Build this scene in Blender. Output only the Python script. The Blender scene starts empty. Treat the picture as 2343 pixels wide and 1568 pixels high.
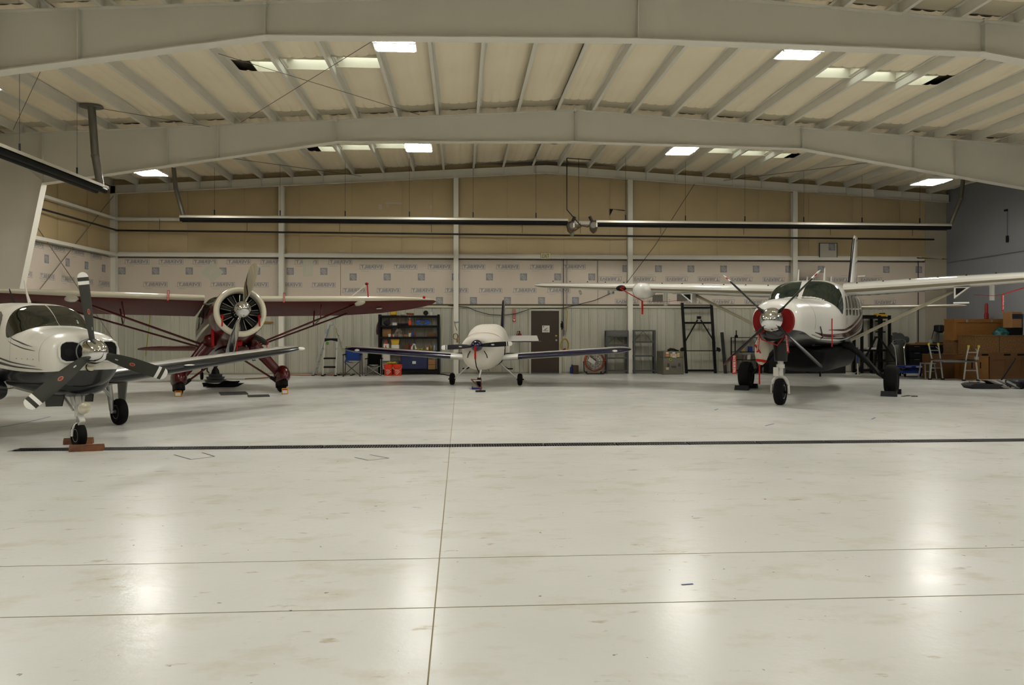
import bpy, bmesh, math, random
from mathutils import Vector, Matrix, Euler
random.seed(7)
SC = bpy.context.scene
COL = SC.collection
PI = math.pi

# ---------------------------------------------------------------- camera
F_PX = 1800.0
YAW = math.radians(3.70)
CAM_Z = 1.6
HOR = 750.0
cd = bpy.data.cameras.new('camera')
cam = bpy.data.objects.new('camera', cd)
COL.objects.link(cam)
cam.location = (0, 0, CAM_Z)
cam.rotation_euler = (PI / 2, 0, -YAW)
cd.sensor_width = 36.0
cd.lens = F_PX / 2343.0 * 36.0
cd.shift_y = -(784.0 - HOR) / 2343.0
cd.clip_start = 0.1
cd.clip_end = 200
SC.camera = cam

# ---------------------------------------------------------------- world, exposure
w = bpy.data.worlds.new('world')
SC.world = w
w.use_nodes = True
w.node_tree.nodes['Background'].inputs[0].default_value = (0.75, 0.85, 1.0, 1)
w.node_tree.nodes['Background'].inputs[1].default_value = 0.25
SC.view_settings.view_transform = 'Standard'
SC.view_settings.look = 'None'
SC.view_settings.gamma = 1.0
SC.view_settings.use_curve_mapping = False
SC.view_settings.exposure = 0.0
SC.cycles.use_light_tree = False
SC.cycles.max_bounces = 5
SC.cycles.diffuse_bounces = 3
SC.cycles.glossy_bounces = 2
SC.cycles.transmission_bounces = 1
SC.cycles.caustics_reflective = False
SC.cycles.caustics_refractive = False
LAMP_POWER = 78.0
LAMP_COLOR = (1.0, 0.975, 0.91, 1)

# ---------------------------------------------------------------- mapping helpers (plan of the hangar, metres)
CS, SN = math.cos(YAW), math.sin(YAW)
def at(px, py, Y):
    """point of the hangar plan at depth Y on the sight line of a photo pixel"""
    k = (px - 1171.5) / F_PX
    X = (k * CS * Y + SN * Y) / (CS - k * SN)
    d = X * SN + Y * CS
    return Vector((X, Y, CAM_Z + (HOR - py) * d / F_PX))
def fl(px, py):
    d = F_PX * CAM_Z / (py - HOR)
    l = (px - 1171.5) / F_PX * d
    return Vector((l * CS + d * SN, -l * SN + d * CS, 0))

# ---------------------------------------------------------------- materials
def srgb(c):
    if isinstance(c, str):
        c = [int(c[i:i + 2], 16) / 255 for i in (0, 2, 4)]
    return tuple(((v / 12.92) if v <= 0.04045 else ((v + 0.055) / 1.055) ** 2.4) for v in c) + (1,)
MATS = {}
def mat(name, col, rough=0.5, metal=0.0, coat=0.0, noise=0.0, nscale=4.0, bump=0.0, bscale=30.0, stretch=(1, 1, 1), spec=0.5, alpha=1.0, trans=0.0, emit=0.0, dark=None):
    if name in MATS:
        return MATS[name]
    m = bpy.data.materials.new(name)
    m.use_nodes = True
    nt = m.node_tree
    b = nt.nodes['Principled BSDF']
    c = srgb(col)
    b.inputs['Base Color'].default_value = c
    b.inputs['Roughness'].default_value = rough
    b.inputs['Metallic'].default_value = metal
    b.inputs['Specular IOR Level'].default_value = spec
    b.inputs['Coat Weight'].default_value = coat
    b.inputs['Coat Roughness'].default_value = 0.05
    b.inputs['Alpha'].default_value = alpha
    b.inputs['Transmission Weight'].default_value = trans
    if emit:
        b.inputs['Emission Color'].default_value = c
        b.inputs['Emission Strength'].default_value = emit
    if noise or bump:
        tc = nt.nodes.new('ShaderNodeTexCoord')
        mp = nt.nodes.new('ShaderNodeMapping')
        mp.inputs['Scale'].default_value = stretch
        nt.links.new(tc.outputs['Object'], mp.inputs['Vector'])
    if noise:
        n = nt.nodes.new('ShaderNodeTexNoise')
        n.inputs['Scale'].default_value = nscale
        n.inputs['Detail'].default_value = 4
        nt.links.new(mp.outputs[0], n.inputs['Vector'])
        r = nt.nodes.new('ShaderNodeValToRGB')
        r.color_ramp.elements[0].position = 0.3
        r.color_ramp.elements[1].position = 0.7
        d = srgb(dark) if dark else tuple(v * (1 - noise) for v in c[:3]) + (1,)
        r.color_ramp.elements[0].color = d
        r.color_ramp.elements[1].color = c
        nt.links.new(n.outputs['Fac'], r.inputs[0])
        nt.links.new(r.outputs[0], b.inputs['Base Color'])
    if bump:
        n2 = nt.nodes.new('ShaderNodeTexNoise')
        n2.inputs['Scale'].default_value = bscale
        n2.inputs['Detail'].default_value = 3
        nt.links.new(mp.outputs[0], n2.inputs['Vector'])
        bp = nt.nodes.new('ShaderNodeBump')
        bp.inputs['Strength'].default_value = bump
        bp.inputs['Distance'].default_value = 0.02
        nt.links.new(n2.outputs['Fac'], bp.inputs['Height'])
        nt.links.new(bp.outputs[0], b.inputs['Normal'])
    MATS[name] = m
    return m
def split_mat(name, upper, lower, pts, axis=1, rough=0.25, coat=0.3):
    """two-tone paint: the colour changes where object z crosses a line given as (y, z) points"""
    m = bpy.data.materials.new(name)
    m.use_nodes = True
    nt = m.node_tree
    b = nt.nodes['Principled BSDF']
    b.inputs['Roughness'].default_value = rough
    b.inputs['Coat Weight'].default_value = coat
    b.inputs['Coat Roughness'].default_value = 0.05
    tc = nt.nodes.new('ShaderNodeTexCoord')
    sp = nt.nodes.new('ShaderNodeSeparateXYZ')
    nt.links.new(tc.outputs['Object'], sp.inputs[0])
    y0, y1 = pts[0][0], pts[-1][0]
    mr = nt.nodes.new('ShaderNodeMapRange')
    mr.inputs[1].default_value = y0
    mr.inputs[2].default_value = y1
    nt.links.new(sp.outputs[axis], mr.inputs[0])
    fc = nt.nodes.new('ShaderNodeFloatCurve')
    cm = fc.mapping
    zs = [p[1] for p in pts]
    z0, z1 = min(zs) - 0.05, max(zs) + 0.05
    cv = cm.curves[0]
    while len(cv.points) < len(pts):
        cv.points.new(0.5, 0.5)
    for p, q in zip(cv.points, pts):
        p.location = ((q[0] - y0) / (y1 - y0), (q[1] - z0) / (z1 - z0))
    cm.update()
    nt.links.new(mr.outputs[0], fc.inputs['Value'])
    mr2 = nt.nodes.new('ShaderNodeMapRange')
    mr2.inputs[3].default_value = z0
    mr2.inputs[4].default_value = z1
    nt.links.new(fc.outputs[0], mr2.inputs[0])
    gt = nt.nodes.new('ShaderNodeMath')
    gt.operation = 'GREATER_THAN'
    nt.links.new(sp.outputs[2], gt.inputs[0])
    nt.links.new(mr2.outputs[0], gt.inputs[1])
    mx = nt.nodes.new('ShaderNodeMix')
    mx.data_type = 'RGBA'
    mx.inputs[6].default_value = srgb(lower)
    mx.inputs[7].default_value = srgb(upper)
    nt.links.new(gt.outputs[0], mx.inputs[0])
    nt.links.new(mx.outputs[2], b.inputs['Base Color'])
    return m

# ---------------------------------------------------------------- mesh builder
def frame_from(d):
    d = Vector(d).normalized()
    u = Vector((0, 0, 1)) if abs(d.z) < 0.95 else Vector((0, 1, 0))
    a = d.cross(u).normalized()
    return a, a.cross(d).normalized()
class MB:
    def __init__(s):
        s.v, s.f = [], []
    def add(s, vs, fs):
        o = len(s.v)
        s.v += [tuple(p) for p in vs]
        s.f += [tuple(i + o for i in f) for f in fs]
        return s
    def box(s, x0, x1, y0, y1, z0, z1, M=None):
        vs = [Vector((x, y, z)) for z in (z0, z1) for y in (y0, y1) for x in (x0, x1)]
        if M is not None:
            vs = [M @ p for p in vs]
        return s.add(vs, [(0, 2, 3, 1), (4, 5, 7, 6), (0, 1, 5, 4), (2, 6, 7, 3), (0, 4, 6, 2), (1, 3, 7, 5)])
    def cbox(s, c, d, M=None, bev=0.0):
        """box of size d centred at c, optional rotation; bev = chamfer"""
        hx, hy, hz = d[0] / 2, d[1] / 2, d[2] / 2
        R = M if M is not None else Matrix.Identity(3)
        c = Vector(c)
        if not bev:
            vs = [c + R @ Vector((x, y, z)) for z in (-hz, hz) for y in (-hy, hy) for x in (-hx, hx)]
            return s.add(vs, [(0, 2, 3, 1), (4, 5, 7, 6), (0, 1, 5, 4), (2, 6, 7, 3), (0, 4, 6, 2), (1, 3, 7, 5)])
        b = bev
        rings = []
        for z, i in ((-hz, b), (-hz + b, 0), (hz - b, 0), (hz, b)):
            x, y = hx - i, hy - i
            q = b
            rings.append([c + R @ Vector(p + (z,)) for p in ((x - q, -y), (x, -y + q), (x, y - q), (x - q, y), (-x + q, y), (-x, y - q), (-x, -y + q), (-x + q, -y))])
        return s.loft(rings, closed=True, caps=True)
    def loft(s, rings, closed=True, caps=False):
        n = len(rings[0])
        vs = [p for r in rings for p in r]
        fs = []
        for i in range(len(rings) - 1):
            for j in range(n if closed else n - 1):
                k = (j + 1) % n
                fs.append((i * n + j, i * n + k, (i + 1) * n + k, (i + 1) * n + j))
        if caps:
            fs.append(tuple(range(n - 1, -1, -1)))
            fs.append(tuple((len(rings) - 1) * n + j for j in range(n)))
        return s.add(vs, fs)
    def tube(s, pts, r, n=8, caps=True, flat=None):
        """round (or flattened: flat=(ra, rb)) bar through pts"""
        pts = [Vector(p) for p in pts]
        rs = r if isinstance(r, (list, tuple)) else [r] * len(pts)
        rings = []
        for i, p in enumerate(pts):
            if i == 0:
                d = pts[1] - p
            elif i == len(pts) - 1:
                d = p - pts[i - 1]
            else:
                d = (pts[i + 1] - p).normalized() + (p - pts[i - 1]).normalized()
            if d.length < 1e-9:
                d = pts[i] - pts[i - 1]
            a, b = frame_from(d)
            if i and (a.dot(pa) < 0):
                a, b = -a, -b
            pa = a
            fa, fb = flat if flat else (1, 1)
            rings.append([p + a * (math.cos(t) * rs[i] * fa) + b * (math.sin(t) * rs[i] * fb) for t in [2 * PI * k / n for k in range(n)]])
        return s.loft(rings, True, caps)
    def bar(s, p, q, wa, wb, roll=None):
        """rectangular bar from p to q; wa across (horizontal-ish), wb the other way"""
        p, q = Vector(p), Vector(q)
        a, b = frame_from(q - p)
        a, b = a * wa / 2, b * wb / 2
        return s.loft([[e - a - b, e + a - b, e + a + b, e - a + b] for e in (p, q)], True, True)
    def lathe(s, prof, c=(0, 0, 0), axis=(0, 0, 1), n=24, caps=True):
        """prof: list of (radius, distance along axis)"""
        ax = Vector(axis).normalized()
        a, b = frame_from(ax)
        c = Vector(c)
        rings = [[c + ax * h + a * (math.cos(t) * r) + b * (math.sin(t) * r) for t in [2 * PI * k / n for k in range(n)]] for r, h in prof]
        return s.loft(rings, True, caps)
    def cyl(s, p, q, r, n=16):
        return s.tube([p, q], r, n)
    def sphere(s, c, r, n=16, m=10):
        c = Vector(c)
        rr = r if isinstance(r, (tuple, list)) else (r, r, r)
        rings = []
        for i in range(m + 1):
            t = PI * (0.02 + 0.96 * i / m) if False else PI * max(0.001, min(0.999, i / m))
            rings.append([c + Vector((math.sin(t) * math.cos(p) * rr[0], math.sin(t) * math.sin(p) * rr[1], -math.cos(t) * rr[2])) for p in [2 * PI * k / n for k in range(n)]])
        return s.loft(rings, True, True)
    def prism(s, poly, fn, d):
        """poly: 2-D outline; fn(u, v, w) -> point; w from 0 to d"""
        n = len(poly)
        return s.add([fn(u, v, 0) for u, v in poly] + [fn(u, v, d) for u, v in poly],
                     [tuple(range(n - 1, -1, -1)), tuple(range(n, 2 * n))] + [(i, (i + 1) % n, n + (i + 1) % n, n + i) for i in range(n)])
    def quad(s, a, b, c, d):
        return s.add([a, b, c, d], [(0, 1, 2, 3)])
    def mesh(s, name, smooth=True, ang=35, fix=True):
        me = bpy.data.meshes.new(name)
        me.from_pydata(s.v, [], s.f)
        if fix:
            bm = bmesh.new()
            bm.from_mesh(me)
            bmesh.ops.recalc_face_normals(bm, faces=bm.faces)
            bm.to_mesh(me)
            bm.free()
        if smooth:
            me.shade_smooth()
            me.set_sharp_from_angle(angle=math.radians(ang))
        return me
def obj(name, g, m, parent=None, label=None, cat=None, group=None, kind=None, loc=None, rz=0.0, smooth=True, ang=35, fix=True):
    me = g if isinstance(g, bpy.types.Mesh) else g.mesh(name, smooth, ang, fix)
    if m is not None and not me.materials:
        me.materials.append(m)
    o = bpy.data.objects.new(name, me)
    COL.objects.link(o)
    if parent is not None:
        o.parent = parent
    if loc is not None:
        o.location = loc
    if rz:
        o.rotation_euler = (0, 0, rz)
    tag(o, label, cat, group, kind)
    return o
def tag(o, label=None, cat=None, group=None, kind=None):
    if label: o['label'] = label
    if cat: o['category'] = cat
    if group: o['group'] = group
    if kind: o['kind'] = kind
    return o
def thing(name, label, cat, loc=(0, 0, 0), rz=0.0, group=None, kind=None):
    o = bpy.data.objects.new(name, None)
    o.empty_display_size = 0.2
    COL.objects.link(o)
    o.location = loc
    o.rotation_euler = (0, 0, rz)
    return tag(o, label, cat, group, kind)
def dup(o, loc=None, rz=None, label=None, parent=None, group=None):
    c = o.copy()
    COL.objects.link(c)
    if parent is not None: c.parent = parent
    if loc is not None: c.location = loc
    if rz is not None: c.rotation_euler = (0, 0, rz)
    if label: c['label'] = label
    if group: c['group'] = group
    for ch in list(o.children):
        dup(ch, parent=c)
    return c
def text_mesh(body, size, depth=0.0, mirror=(1, 1), align='CENTER', bold=0.0):
    """flat lettering in the local XZ plane, facing -Y"""
    cu = bpy.data.curves.new('lettering', 'FONT')
    cu.body = body
    cu.size = size
    cu.align_x = align
    cu.align_y = 'CENTER'
    cu.resolution_u = 3
    cu.extrude = depth
    cu.offset = bold
    to = bpy.data.objects.new('lettering_tmp', cu)
    COL.objects.link(to)
    dg = bpy.context.evaluated_depsgraph_get()
    dg.update()
    me = bpy.data.meshes.new_from_object(to.evaluated_get(dg))
    bpy.data.objects.remove(to)
    bpy.data.curves.remove(cu)
    vs = [(v.co.x * mirror[0], -v.co.z, v.co.y * mirror[1]) for v in me.vertices]
    fs = [tuple(p.vertices) for p in me.polygons]
    bpy.data.meshes.remove(me)
    return vs, fs

# ================================================================= THE HANGAR
XL, XR, XC = -11.8, 17.55, 2.95
YB, Y2, Y1, Y0, YF = 27.5, 20.3, 13.05, 5.7, -9.0
def zt(x):                     # top of the roof frames
    return 7.25 - 0.06 * abs(x - XC)

M_steel = mat('white_painted_steel', 'DCD8CB', 0.42, noise=0.04, nscale=1.5)
M_ins = mat('white_roof_insulation', 'F2E5CA', 0.45, noise=0.06, nscale=0.8, bump=0.15, bscale=6)
M_insback = mat('roof_sheet', '8C8474', 0.7)
M_wins = mat('yellowed_wall_insulation', 'B8A47C', 0.55, noise=0.08, nscale=0.9, bump=0.12, bscale=3)
M_foam = mat('foam_board', 'CDC0B0', 0.6, noise=0.05, nscale=1.1)
M_liner = mat('ivory_liner_panel', 'B8B6A7', 0.4, noise=0.10, nscale=0.9, dark='ABA896', stretch=(1, 1, 0.5))
M_print = mat('grey_blue_print', '7E8084', 0.6)
M_drywall = mat('grey_white_wallboard', '838488', 0.75, noise=0.05, nscale=0.7)
M_black = mat('black_satin', '090808', 0.55, spec=.22)
M_blackpipe = mat('black_pipe', '17130F', 0.5)
M_trim = mat('pale_flashing', 'C6C0AC', 0.4)
M_dark = mat('dark_gap', '14120F', 0.8)

# floor -------------------------------------------------------------
def floor_material():
    m = bpy.data.materials.new('coated_concrete')
    m.use_nodes = True
    nt = m.node_tree
    N, L = nt.nodes.new, nt.links.new
    b = nt.nodes['Principled BSDF']
    tc = N('ShaderNodeTexCoord')
    def noise(scale, detail, sx=1, sy=1, rough=0.55):
        mp = N('ShaderNodeMapping'); mp.inputs['Scale'].default_value = (sx, sy, 1)
        L(tc.outputs['Object'], mp.inputs[0])
        n = N('ShaderNodeTexNoise'); n.inputs['Scale'].default_value = scale; n.inputs['Detail'].default_value = detail
        n.inputs['Roughness'].default_value = rough
        L(mp.outputs[0], n.inputs['Vector'])
        return n.outputs['Fac']
    def ramp(src, p0, p1, a=0.0, c=1.0):
        r = N('ShaderNodeMapRange'); r.inputs[1].default_value = p0; r.inputs[2].default_value = p1
        r.inputs[3].default_value = a; r.inputs[4].default_value = c; r.clamp = True
        L(src, r.inputs[0]); return r.outputs[0]
    def mix(fac, a, c):
        x = N('ShaderNodeMix'); x.data_type = 'RGBA'
        L(fac, x.inputs[0])
        if isinstance(a, tuple): x.inputs[6].default_value = a
        else: L(a, x.inputs[6])
        x.inputs[7].default_value = c
        return x.outputs[2]
    c = mix(ramp(noise(0.35, 3), 0.35, 0.7), srgb('D8D8D3'), srgb('CDCDC6'))
    c = mix(ramp(noise(1.6, 6, 1, 1.6, 0.65), 0.53, 0.70, 0, 0.45), c, srgb('B9AF92'))
    c = mix(ramp(noise(3.4, 5, 1.0, 2.2, 0.6), 0.64, 0.71, 0, 0.6), c, srgb('A3906A'))
    c = mix(ramp(noise(14, 2), 0.735, 0.76, 0, 0.7), c, srgb('5B4A35'))
    L(c, b.inputs['Base Color'])
    L(ramp(noise(1.1, 4), 0.3, 0.7, 0.20, 0.27), b.inputs['Roughness'])
    bp = N('ShaderNodeBump'); bp.inputs['Strength'].default_value = 0.16; bp.inputs['Distance'].default_value = 0.01
    L(noise(15, 4, 1, 1), bp.inputs['Height']); L(bp.outputs[0], b.inputs['Normal'])
    b.inputs['Specular IOR Level'].default_value = 0.16
    return m
M_floor = floor_material()
M_joint = mat('brown_joint', '94876A', 0.8)
DR0, DR1, DRX = 10.56, 10.87, -5.86     # trench drain
floor = obj('floor', MB().box(XL - .3, XR + .3, YF, YB + .3, -0.4, -0.06), M_joint, None, 'shiny off-white coated concrete hangar floor with thin joints', 'floor', kind='structure')
def slab(x0, x1, y0, y1):
    obj('floor_slab', MB().box(x0, x1, y0, y1, -0.06, 0.0), M_floor, floor)
JX = -0.15
for x0, x1 in ((XL - .3, JX - .004), (JX + .004, XR + .3)):
    for y0, y1 in ((YF, 4.505), (4.519, 5.47), (5.484, DR0), (DR1, YB + .3)):
        slab(x0, x1, y0, y1)
slab(XL - .3, DRX, DR0 + .002, DR1 - .002)
obj('joint_filler', MB().box(XL, XR, 4.505, 4.519, -.06, -.003).box(XL, XR, 5.47, 5.484, -.06, -.003).box(JX - .004, JX + .004, YF, DR0, -.06, -.004).box(JX - .004, JX + .004, DR1, YB, -.06, -.004), M_joint, floor)
drain = thing('trench_drain', 'long black slotted trench drain across the floor', 'drain', (DRX, DR0, 0))
obj('channel', MB().box(0, XR - DRX, 0, DR1 - DR0, -.059, -.05), M_dark, drain)
gm = MB()
GW = 0.98
gm.box(0, GW, .012, .04, -.05, -.004).box(0, GW, .28, .308, -.05, -.004).box(0, GW, .145, .175, -.05, -.004)
for k in range(28):
    x = .01 + k * .035
    gm.box(x, x + .017, .04, .28, -.05, -.006)
M_grate = mat('black_cast_grate', '1B1A17', 0.55)
g0 = gm.mesh('grate')
g0.materials.append(M_grate)
n = int((XR - DRX) / 1.0)
for k in range(n):
    obj('grate', g0, None, drain, loc=(k * 1.0 + .008, .0, 0))

# walls ------------------------------------------------------------------
def corrugated(x0, x1, z0, z1):
    """liner sheet in local XZ facing -Y, ribs every 0.305 m"""
    pts = []
    x = x0
    while x < x1 - 0.31:
        pts += [(x, 0), (x + .105, 0), (x + .125, -.032), (x + .155, -.032), (x + .175, 0), (x + .245, 0), (x + .25, -.008), (x + .265, -.008), (x + .27, 0)]
        x += .305
    pts += [(x, 0), (x1, 0)]
    mb = MB()
    mb.loft([[(px, py, z) for px, py in pts] for z in (z0, z1)], closed=False)
    return mb
ZL, ZF0, ZF1, ZI = 2.33, 2.42, 3.96, 4.06
wb = obj('wall_back', MB().box(XL, XR, YB, YB + .1, 0, 7.8), mat('wall_sheet', '8A8270', 0.7), None, 'back wall of the hangar with liner, printed foam and insulation', 'wall', kind='structure')
obj('liner_panel', corrugated(XL, 16.85, 0.03, ZL), M_liner, wb, loc=(0, YB - .06, 0), fix=False, ang=20)
obj('top_flashing', MB().box(XL, 16.85, YB - .115, YB - .055, ZL, ZL + .035).box(XL, 16.85, YB - .115, YB - .108, ZL - .035, ZL), M_trim, wb)
obj('foam_shadow_strip', MB().box(XL, 16.85, YB - .09, YB - .03, ZL + .045, ZF0 + .0), mat('olive_shadow', '4E4636', .8), wb)  # added dark strip: shadow between flashing and foam, put into the colour
obj('base_channel', MB().box(XL, 16.85, YB - .10, YB - .05, 0, .05), mat('base_rail', '8F8A78', 0.6), wb)
xs_i = [XL] + [at(p, 600, YB).x for p in (340, 430, 560, 686, 805, 920, 990, 1160, 1290, 1395, 1508, 1640, 1735, 1850, 1950, 2058, 2150)] + [XR]
for a, c in zip(xs_i[:-1], xs_i[1:]):
    mb = MB()
    nx, nz = 6, 10
    rr = []
    for j in range(nz + 1):
        z = ZI + (7.3 - ZI) * j / nz
        rr.append([(a + .002 + (c - a - .004) * i / nx, YB - .03 - .03 * math.sin(PI * i / nx) ** 0.5 - .02 * math.sin(z * 2.1), z) for i in range(nx + 1)])
    mb.loft(rr, closed=False)
    obj('insulation_panel', mb, M_wins, wb, fix=False)
fxb = [XL] + [at(p, 650, YB).x for p in (780, 1367)] + [16.75]
boards = []
for a, c in zip(fxb[:-1], fxb[1:]):
    boards.append(obj('foam_board', MB().box(a + .006, c - .006, YB - .06, YB - .02, ZF0, ZF1), M_foam, wb))
obj('corner_strip', MB().box(16.75, XR, YB - .07, YB - .02, 0, 7.2), mat('corner_board', 'A9A08C', 0.7), wb)
obj('tape_patch', MB().box(-.3, .3, -.002, 0, -.03, .03), mat('pale_tape', 'B5AB94', 0.5), wb, loc=at(900, 465, YB - .1))
for px, py, ww, hh in ((870, 474, 8, 12), (887, 471, 5, 7), (986, 475, 4, 9), (782, 575, 10, 5)):
    p = at(px, py, YB - .1)
    obj('tape_patch', MB().box(-ww / 131, ww / 131, -.002, 0, -hh / 131, hh / 131), MATS['pale_tape'], wb, loc=p)

# mirrored print on the foam
def multi(lists, mats_, name):
    me = bpy.data.meshes.new(name)
    vs, fs, mi = [], [], []
    for (v, f), k in lists:
        o = len(vs)
        vs += v
        fs += [tuple(i + o for i in q) for q in f]
        mi += [k] * len(f)
    me.from_pydata(vs, [], fs)
    for q in mats_: me.materials.append(q)
    for p, k in zip(me.polygons, mi): p.material_index = k
    return me
def rect(x0, x1, z0, z1, y=0.0):
    return ([(x0, y, z0), (x1, y, z0), (x1, y, z1), (x0, y, z1)], [(0, 1, 2, 3)])
def word_print(mx, mz):
    t = text_mesh('EVERBILT', 0.152, mirror=(mx, mz), bold=.004)
    k = 0.72 / max(1e-6, (max(v[0] for v in t[0]) - min(v[0] for v in t[0])))
    t = ([(v[0] * k, v[1], v[2]) for v in t[0]], t[1])
    L = [(t, 0)]
    for q in (rect(-.40, .40, .075, .085), rect(-.40, .40, -.085, -.075), rect(-.40, -.388, -.085, .085), rect(.388, .40, -.085, .085)):
        L.append((q, 0))
    L.append((rect(mx * .10, mx * .36, -mz * .150, -mz * .138), 1))
    tm = text_mesh('TM', 0.03, mirror=(mx, mz))
    L.append((([(v[0] + mx * .43, v[1], v[2] - mz * .07) for v in tm[0]], tm[1]), 0))
    return multi(L, [M_print, mat('faint_print', 'A59C92', 0.6)], 'brand_print')
def square_print(mx, mz):
    L = [(rect(-.122, .122, -.122, .122), 0)]
    c = math.cos(PI / 4)
    for s, z, sz in (('THE', .062, .045), ('HOME', .012, .075), ('DEPOT', -.05, .065)):
        v, f = text_mesh(s, sz)
        v = [(x, -.002, q + z) for x, y, q in v]
        v = [(mx * (x * c - q * c), y, mz * (x * c + q * c)) for x, y, q in v]
        v = [(max(-.12, min(.12, x)), y, max(-.12, min(.12, q))) for x, y, q in v]
        L.append(((v, f), 1))
    return multi(L, [mat('grey_blue_block', '85868A', 0.6), M_foam], 'square_print')
W_m, S_m, W_f, S_f = word_print(-1, 1), square_print(-1, 1), word_print(1, -1), square_print(1, -1)
YP = YB - .0625
def put(me, px, py, b, name):
    p = at(px, py, YP)
    if b is boards[0] and (p.x < XL + .3): return
    obj(name, me, None, b, loc=p)
for k in range(7):
    if k < 7:
        put(W_m, 314 + 77.5 * k, 599 + .2 * k, boards[0], 'brand_print')
        put(W_m, 356 + 77 * k if k < 6 else 10, 651 + .3 * k, boards[0], 'brand_print')
        put(S_m, 279 + 77.0 * k, 620 + .2 * k, boards[0], 'square_print')
for k in range(8):
    if 850 + 78 * k < 1370: put(W_m, 850 + 78 * k - (4 if k == 6 else 0), 611, boards[1], 'brand_print')
    if 811 + 78 * k < 1350: put(W_m, 811 + 78 * k, 665, boards[1], 'brand_print')
    if 808 + 78 * k < 1360: put(S_m, 808 + 78 * k, 634, boards[1], 'square_print')
    if 851 + 77.5 * k < 1366: put(S_m, 850 + 77.8 * k, 688, boards[1], 'square_print')
for k in range(10):
    if k < 9: put(W_f, 1396 + 74 * k + (4 if k else 0), 638 + .3 * k, boards[2], 'brand_print')
    if k < 10: put(S_f, 1432 + 74.5 * k, 615 + .25 * k, boards[2], 'square_print')
    if k < 9: put(W_f, 1433 + 74 * k, 690 + .2 * k, boards[2], 'brand_print')
    if k < 9: put(S_f, 1398 + 74 * k, 665 + .2 * k, boards[2], 'square_print')
# faint green retailer marks
M_green = mat('faint_green_print', 'BDBDA8', 0.6)
v, f = text_mesh('E', .34)
q = multi([(rect(-.26, .26, -.26, .26), 0), (([(x, -.002, z) for x, y, z in v], f), 1)], [M_green, M_foam], 'green_print')
p = at(486, 623, YP - .002)
o = obj('green_print', q, None, boards[0], loc=p)
o.rotation_euler = (0, PI / 4, 0)
q = multi([(rect(-.17, .17, -.30, .30), 0), (rect(-.05, -.02, -.22, .22, -.002), 1), (rect(.03, .06, -.20, .10, -.002), 1)], [M_green, M_foam], 'green_print')
obj('green_print', q, None, boards[0], loc=at(705, 613, YP - .003))

# left wall
wl = obj('wall_left', MB().box(XL - .1, XL, YF, YB, 0, 6.95), MATS['wall_sheet'], None, 'side wall behind the maroon aircraft with insulation and foam board', 'wall', kind='structure')
lp = corrugated(0, YB - YF, 0.03, ZL)
o = obj('liner_panel', lp, M_liner, wl, loc=(XL + .06, YF, 0), rz=PI / 2, fix=False, ang=20)
o = obj('top_flashing', MB().box(XL + .05, XL + .11, YF, YB - .1, ZL, ZL + .035), M_trim, wl)
y = YB
while y > YF + 1.9:
    y2 = y - 1.83
    mb = MB()
    rr = []
    for j in range(9):
        z = ZI + (6.6 - ZI) * j / 8
        rr.append([(XL + .015 + .04 * math.sin(PI * i / 6) ** .5, y - .006 - (y - y2 - .012) * i / 6, z) for i in range(7)])
    mb.loft(rr, closed=False)
    obj('insulation_panel', mb, M_wins, wl, fix=True)
    y = y2
fb = obj('foam_board', MB().box(XL + .02, XL + .06, Y2, YB - .06, ZF0, ZF1), M_foam, wl)
fb2 = obj('foam_board', MB().box(XL + .02, XL + .06, YF, Y2 - .01, ZF0, ZF1), M_foam, wl)
for k in range(6):
    for me, dy, z, nm in ((W_m, .6, 3.9, 'brand_print'), (S_m, 0.05, 3.55, 'square_print'), (W_m, 0.0, 3.05, 'brand_print')):
        yy = YB - .75 - dy - 1.19 * k
        if yy > Y2 + .5:
            obj(nm, me, None, fb, loc=(XL + .063, yy, z), rz=PI / 2)

# right wall, front wall
wr = obj('wall_right', MB().box(XR, XR + .1, YF, YB, 0, 6.95), M_drywall, None, 'plain grey-white wallboard side wall behind the wooden crates', 'wall', kind='structure')
obj('wall_front', MB().box(XL, XR, YF - .1, YF, 0, 7.8), mat('front_doors', 'B9B6A8', 0.6), None, 'front wall of the hangar with its closed sliding doors', 'wall', kind='structure')

# ceiling: sheet, insulation blankets between purlins, skylights -----------------------
GAPS = [0.0] + [0.43 + 1.03 * k for k in range(14)] + [14.65]
cm = MB()
for sgn in (-1, 1):
    xe = XC + sgn * 14.75
    cm.add([(XC, YF, zt(XC) + .36), (xe, YF, zt(xe) + .36), (xe, YB, zt(xe) + .36), (XC, YB, zt(XC) + .36)], [(0, 1, 2, 3)])
ceil = obj('ceiling', cm, M_insback, None, 'low-pitched roof with white insulation blankets between the purlins', 'ceiling', kind='structure', fix=False)
M_sky = mat('skylight_sheet', 'F2FBF4', 0.5, emit=2.2)
M_well = mat('skylight_well', 'D8D2BE', 0.6)
def blanket(xa, xb, ya, yb, scal0, scal1, seed):
    mb = MB()
    nx = 24
    ns = 4
    ys = [ya + (yb - ya) * t for t in (0, .012, .03, .06, .15, .3, .45, .6, .75, .85, .94, .97, .988, 1.0)]
    rr = []
    for y in ys:
        e = 0.0
        d0, d1 = (y - ya), (yb - y)
        if scal1 and d1 < .35:
            e = .07 * (1 - (d1 / .35)) ** 3 - .035 * math.exp(-((d1 - .2) / .1) ** 2)
        if scal0 and d0 < .35:
            e = .04 * (1 - (d0 / .35)) ** 2
        row = []
        for i in range(nx + 1):
            u = i / nx
            x = xa + (xb - xa) * u
            pil = abs(math.sin(PI * ns * u))
            near = math.exp(-min(d0, d1) * 3)
            z = zt(x) + .215 - .065 * (1 - abs(2 * u - 1) ** 3) - .014 * near * pil + e - .012 * math.sin(y * .9 + seed) + (.012 if i in (6, 12, 18) else 0)
            row.append((x, y, z))
        rr.append(row)
    mb.loft(rr, closed=False)
    return mb
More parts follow.
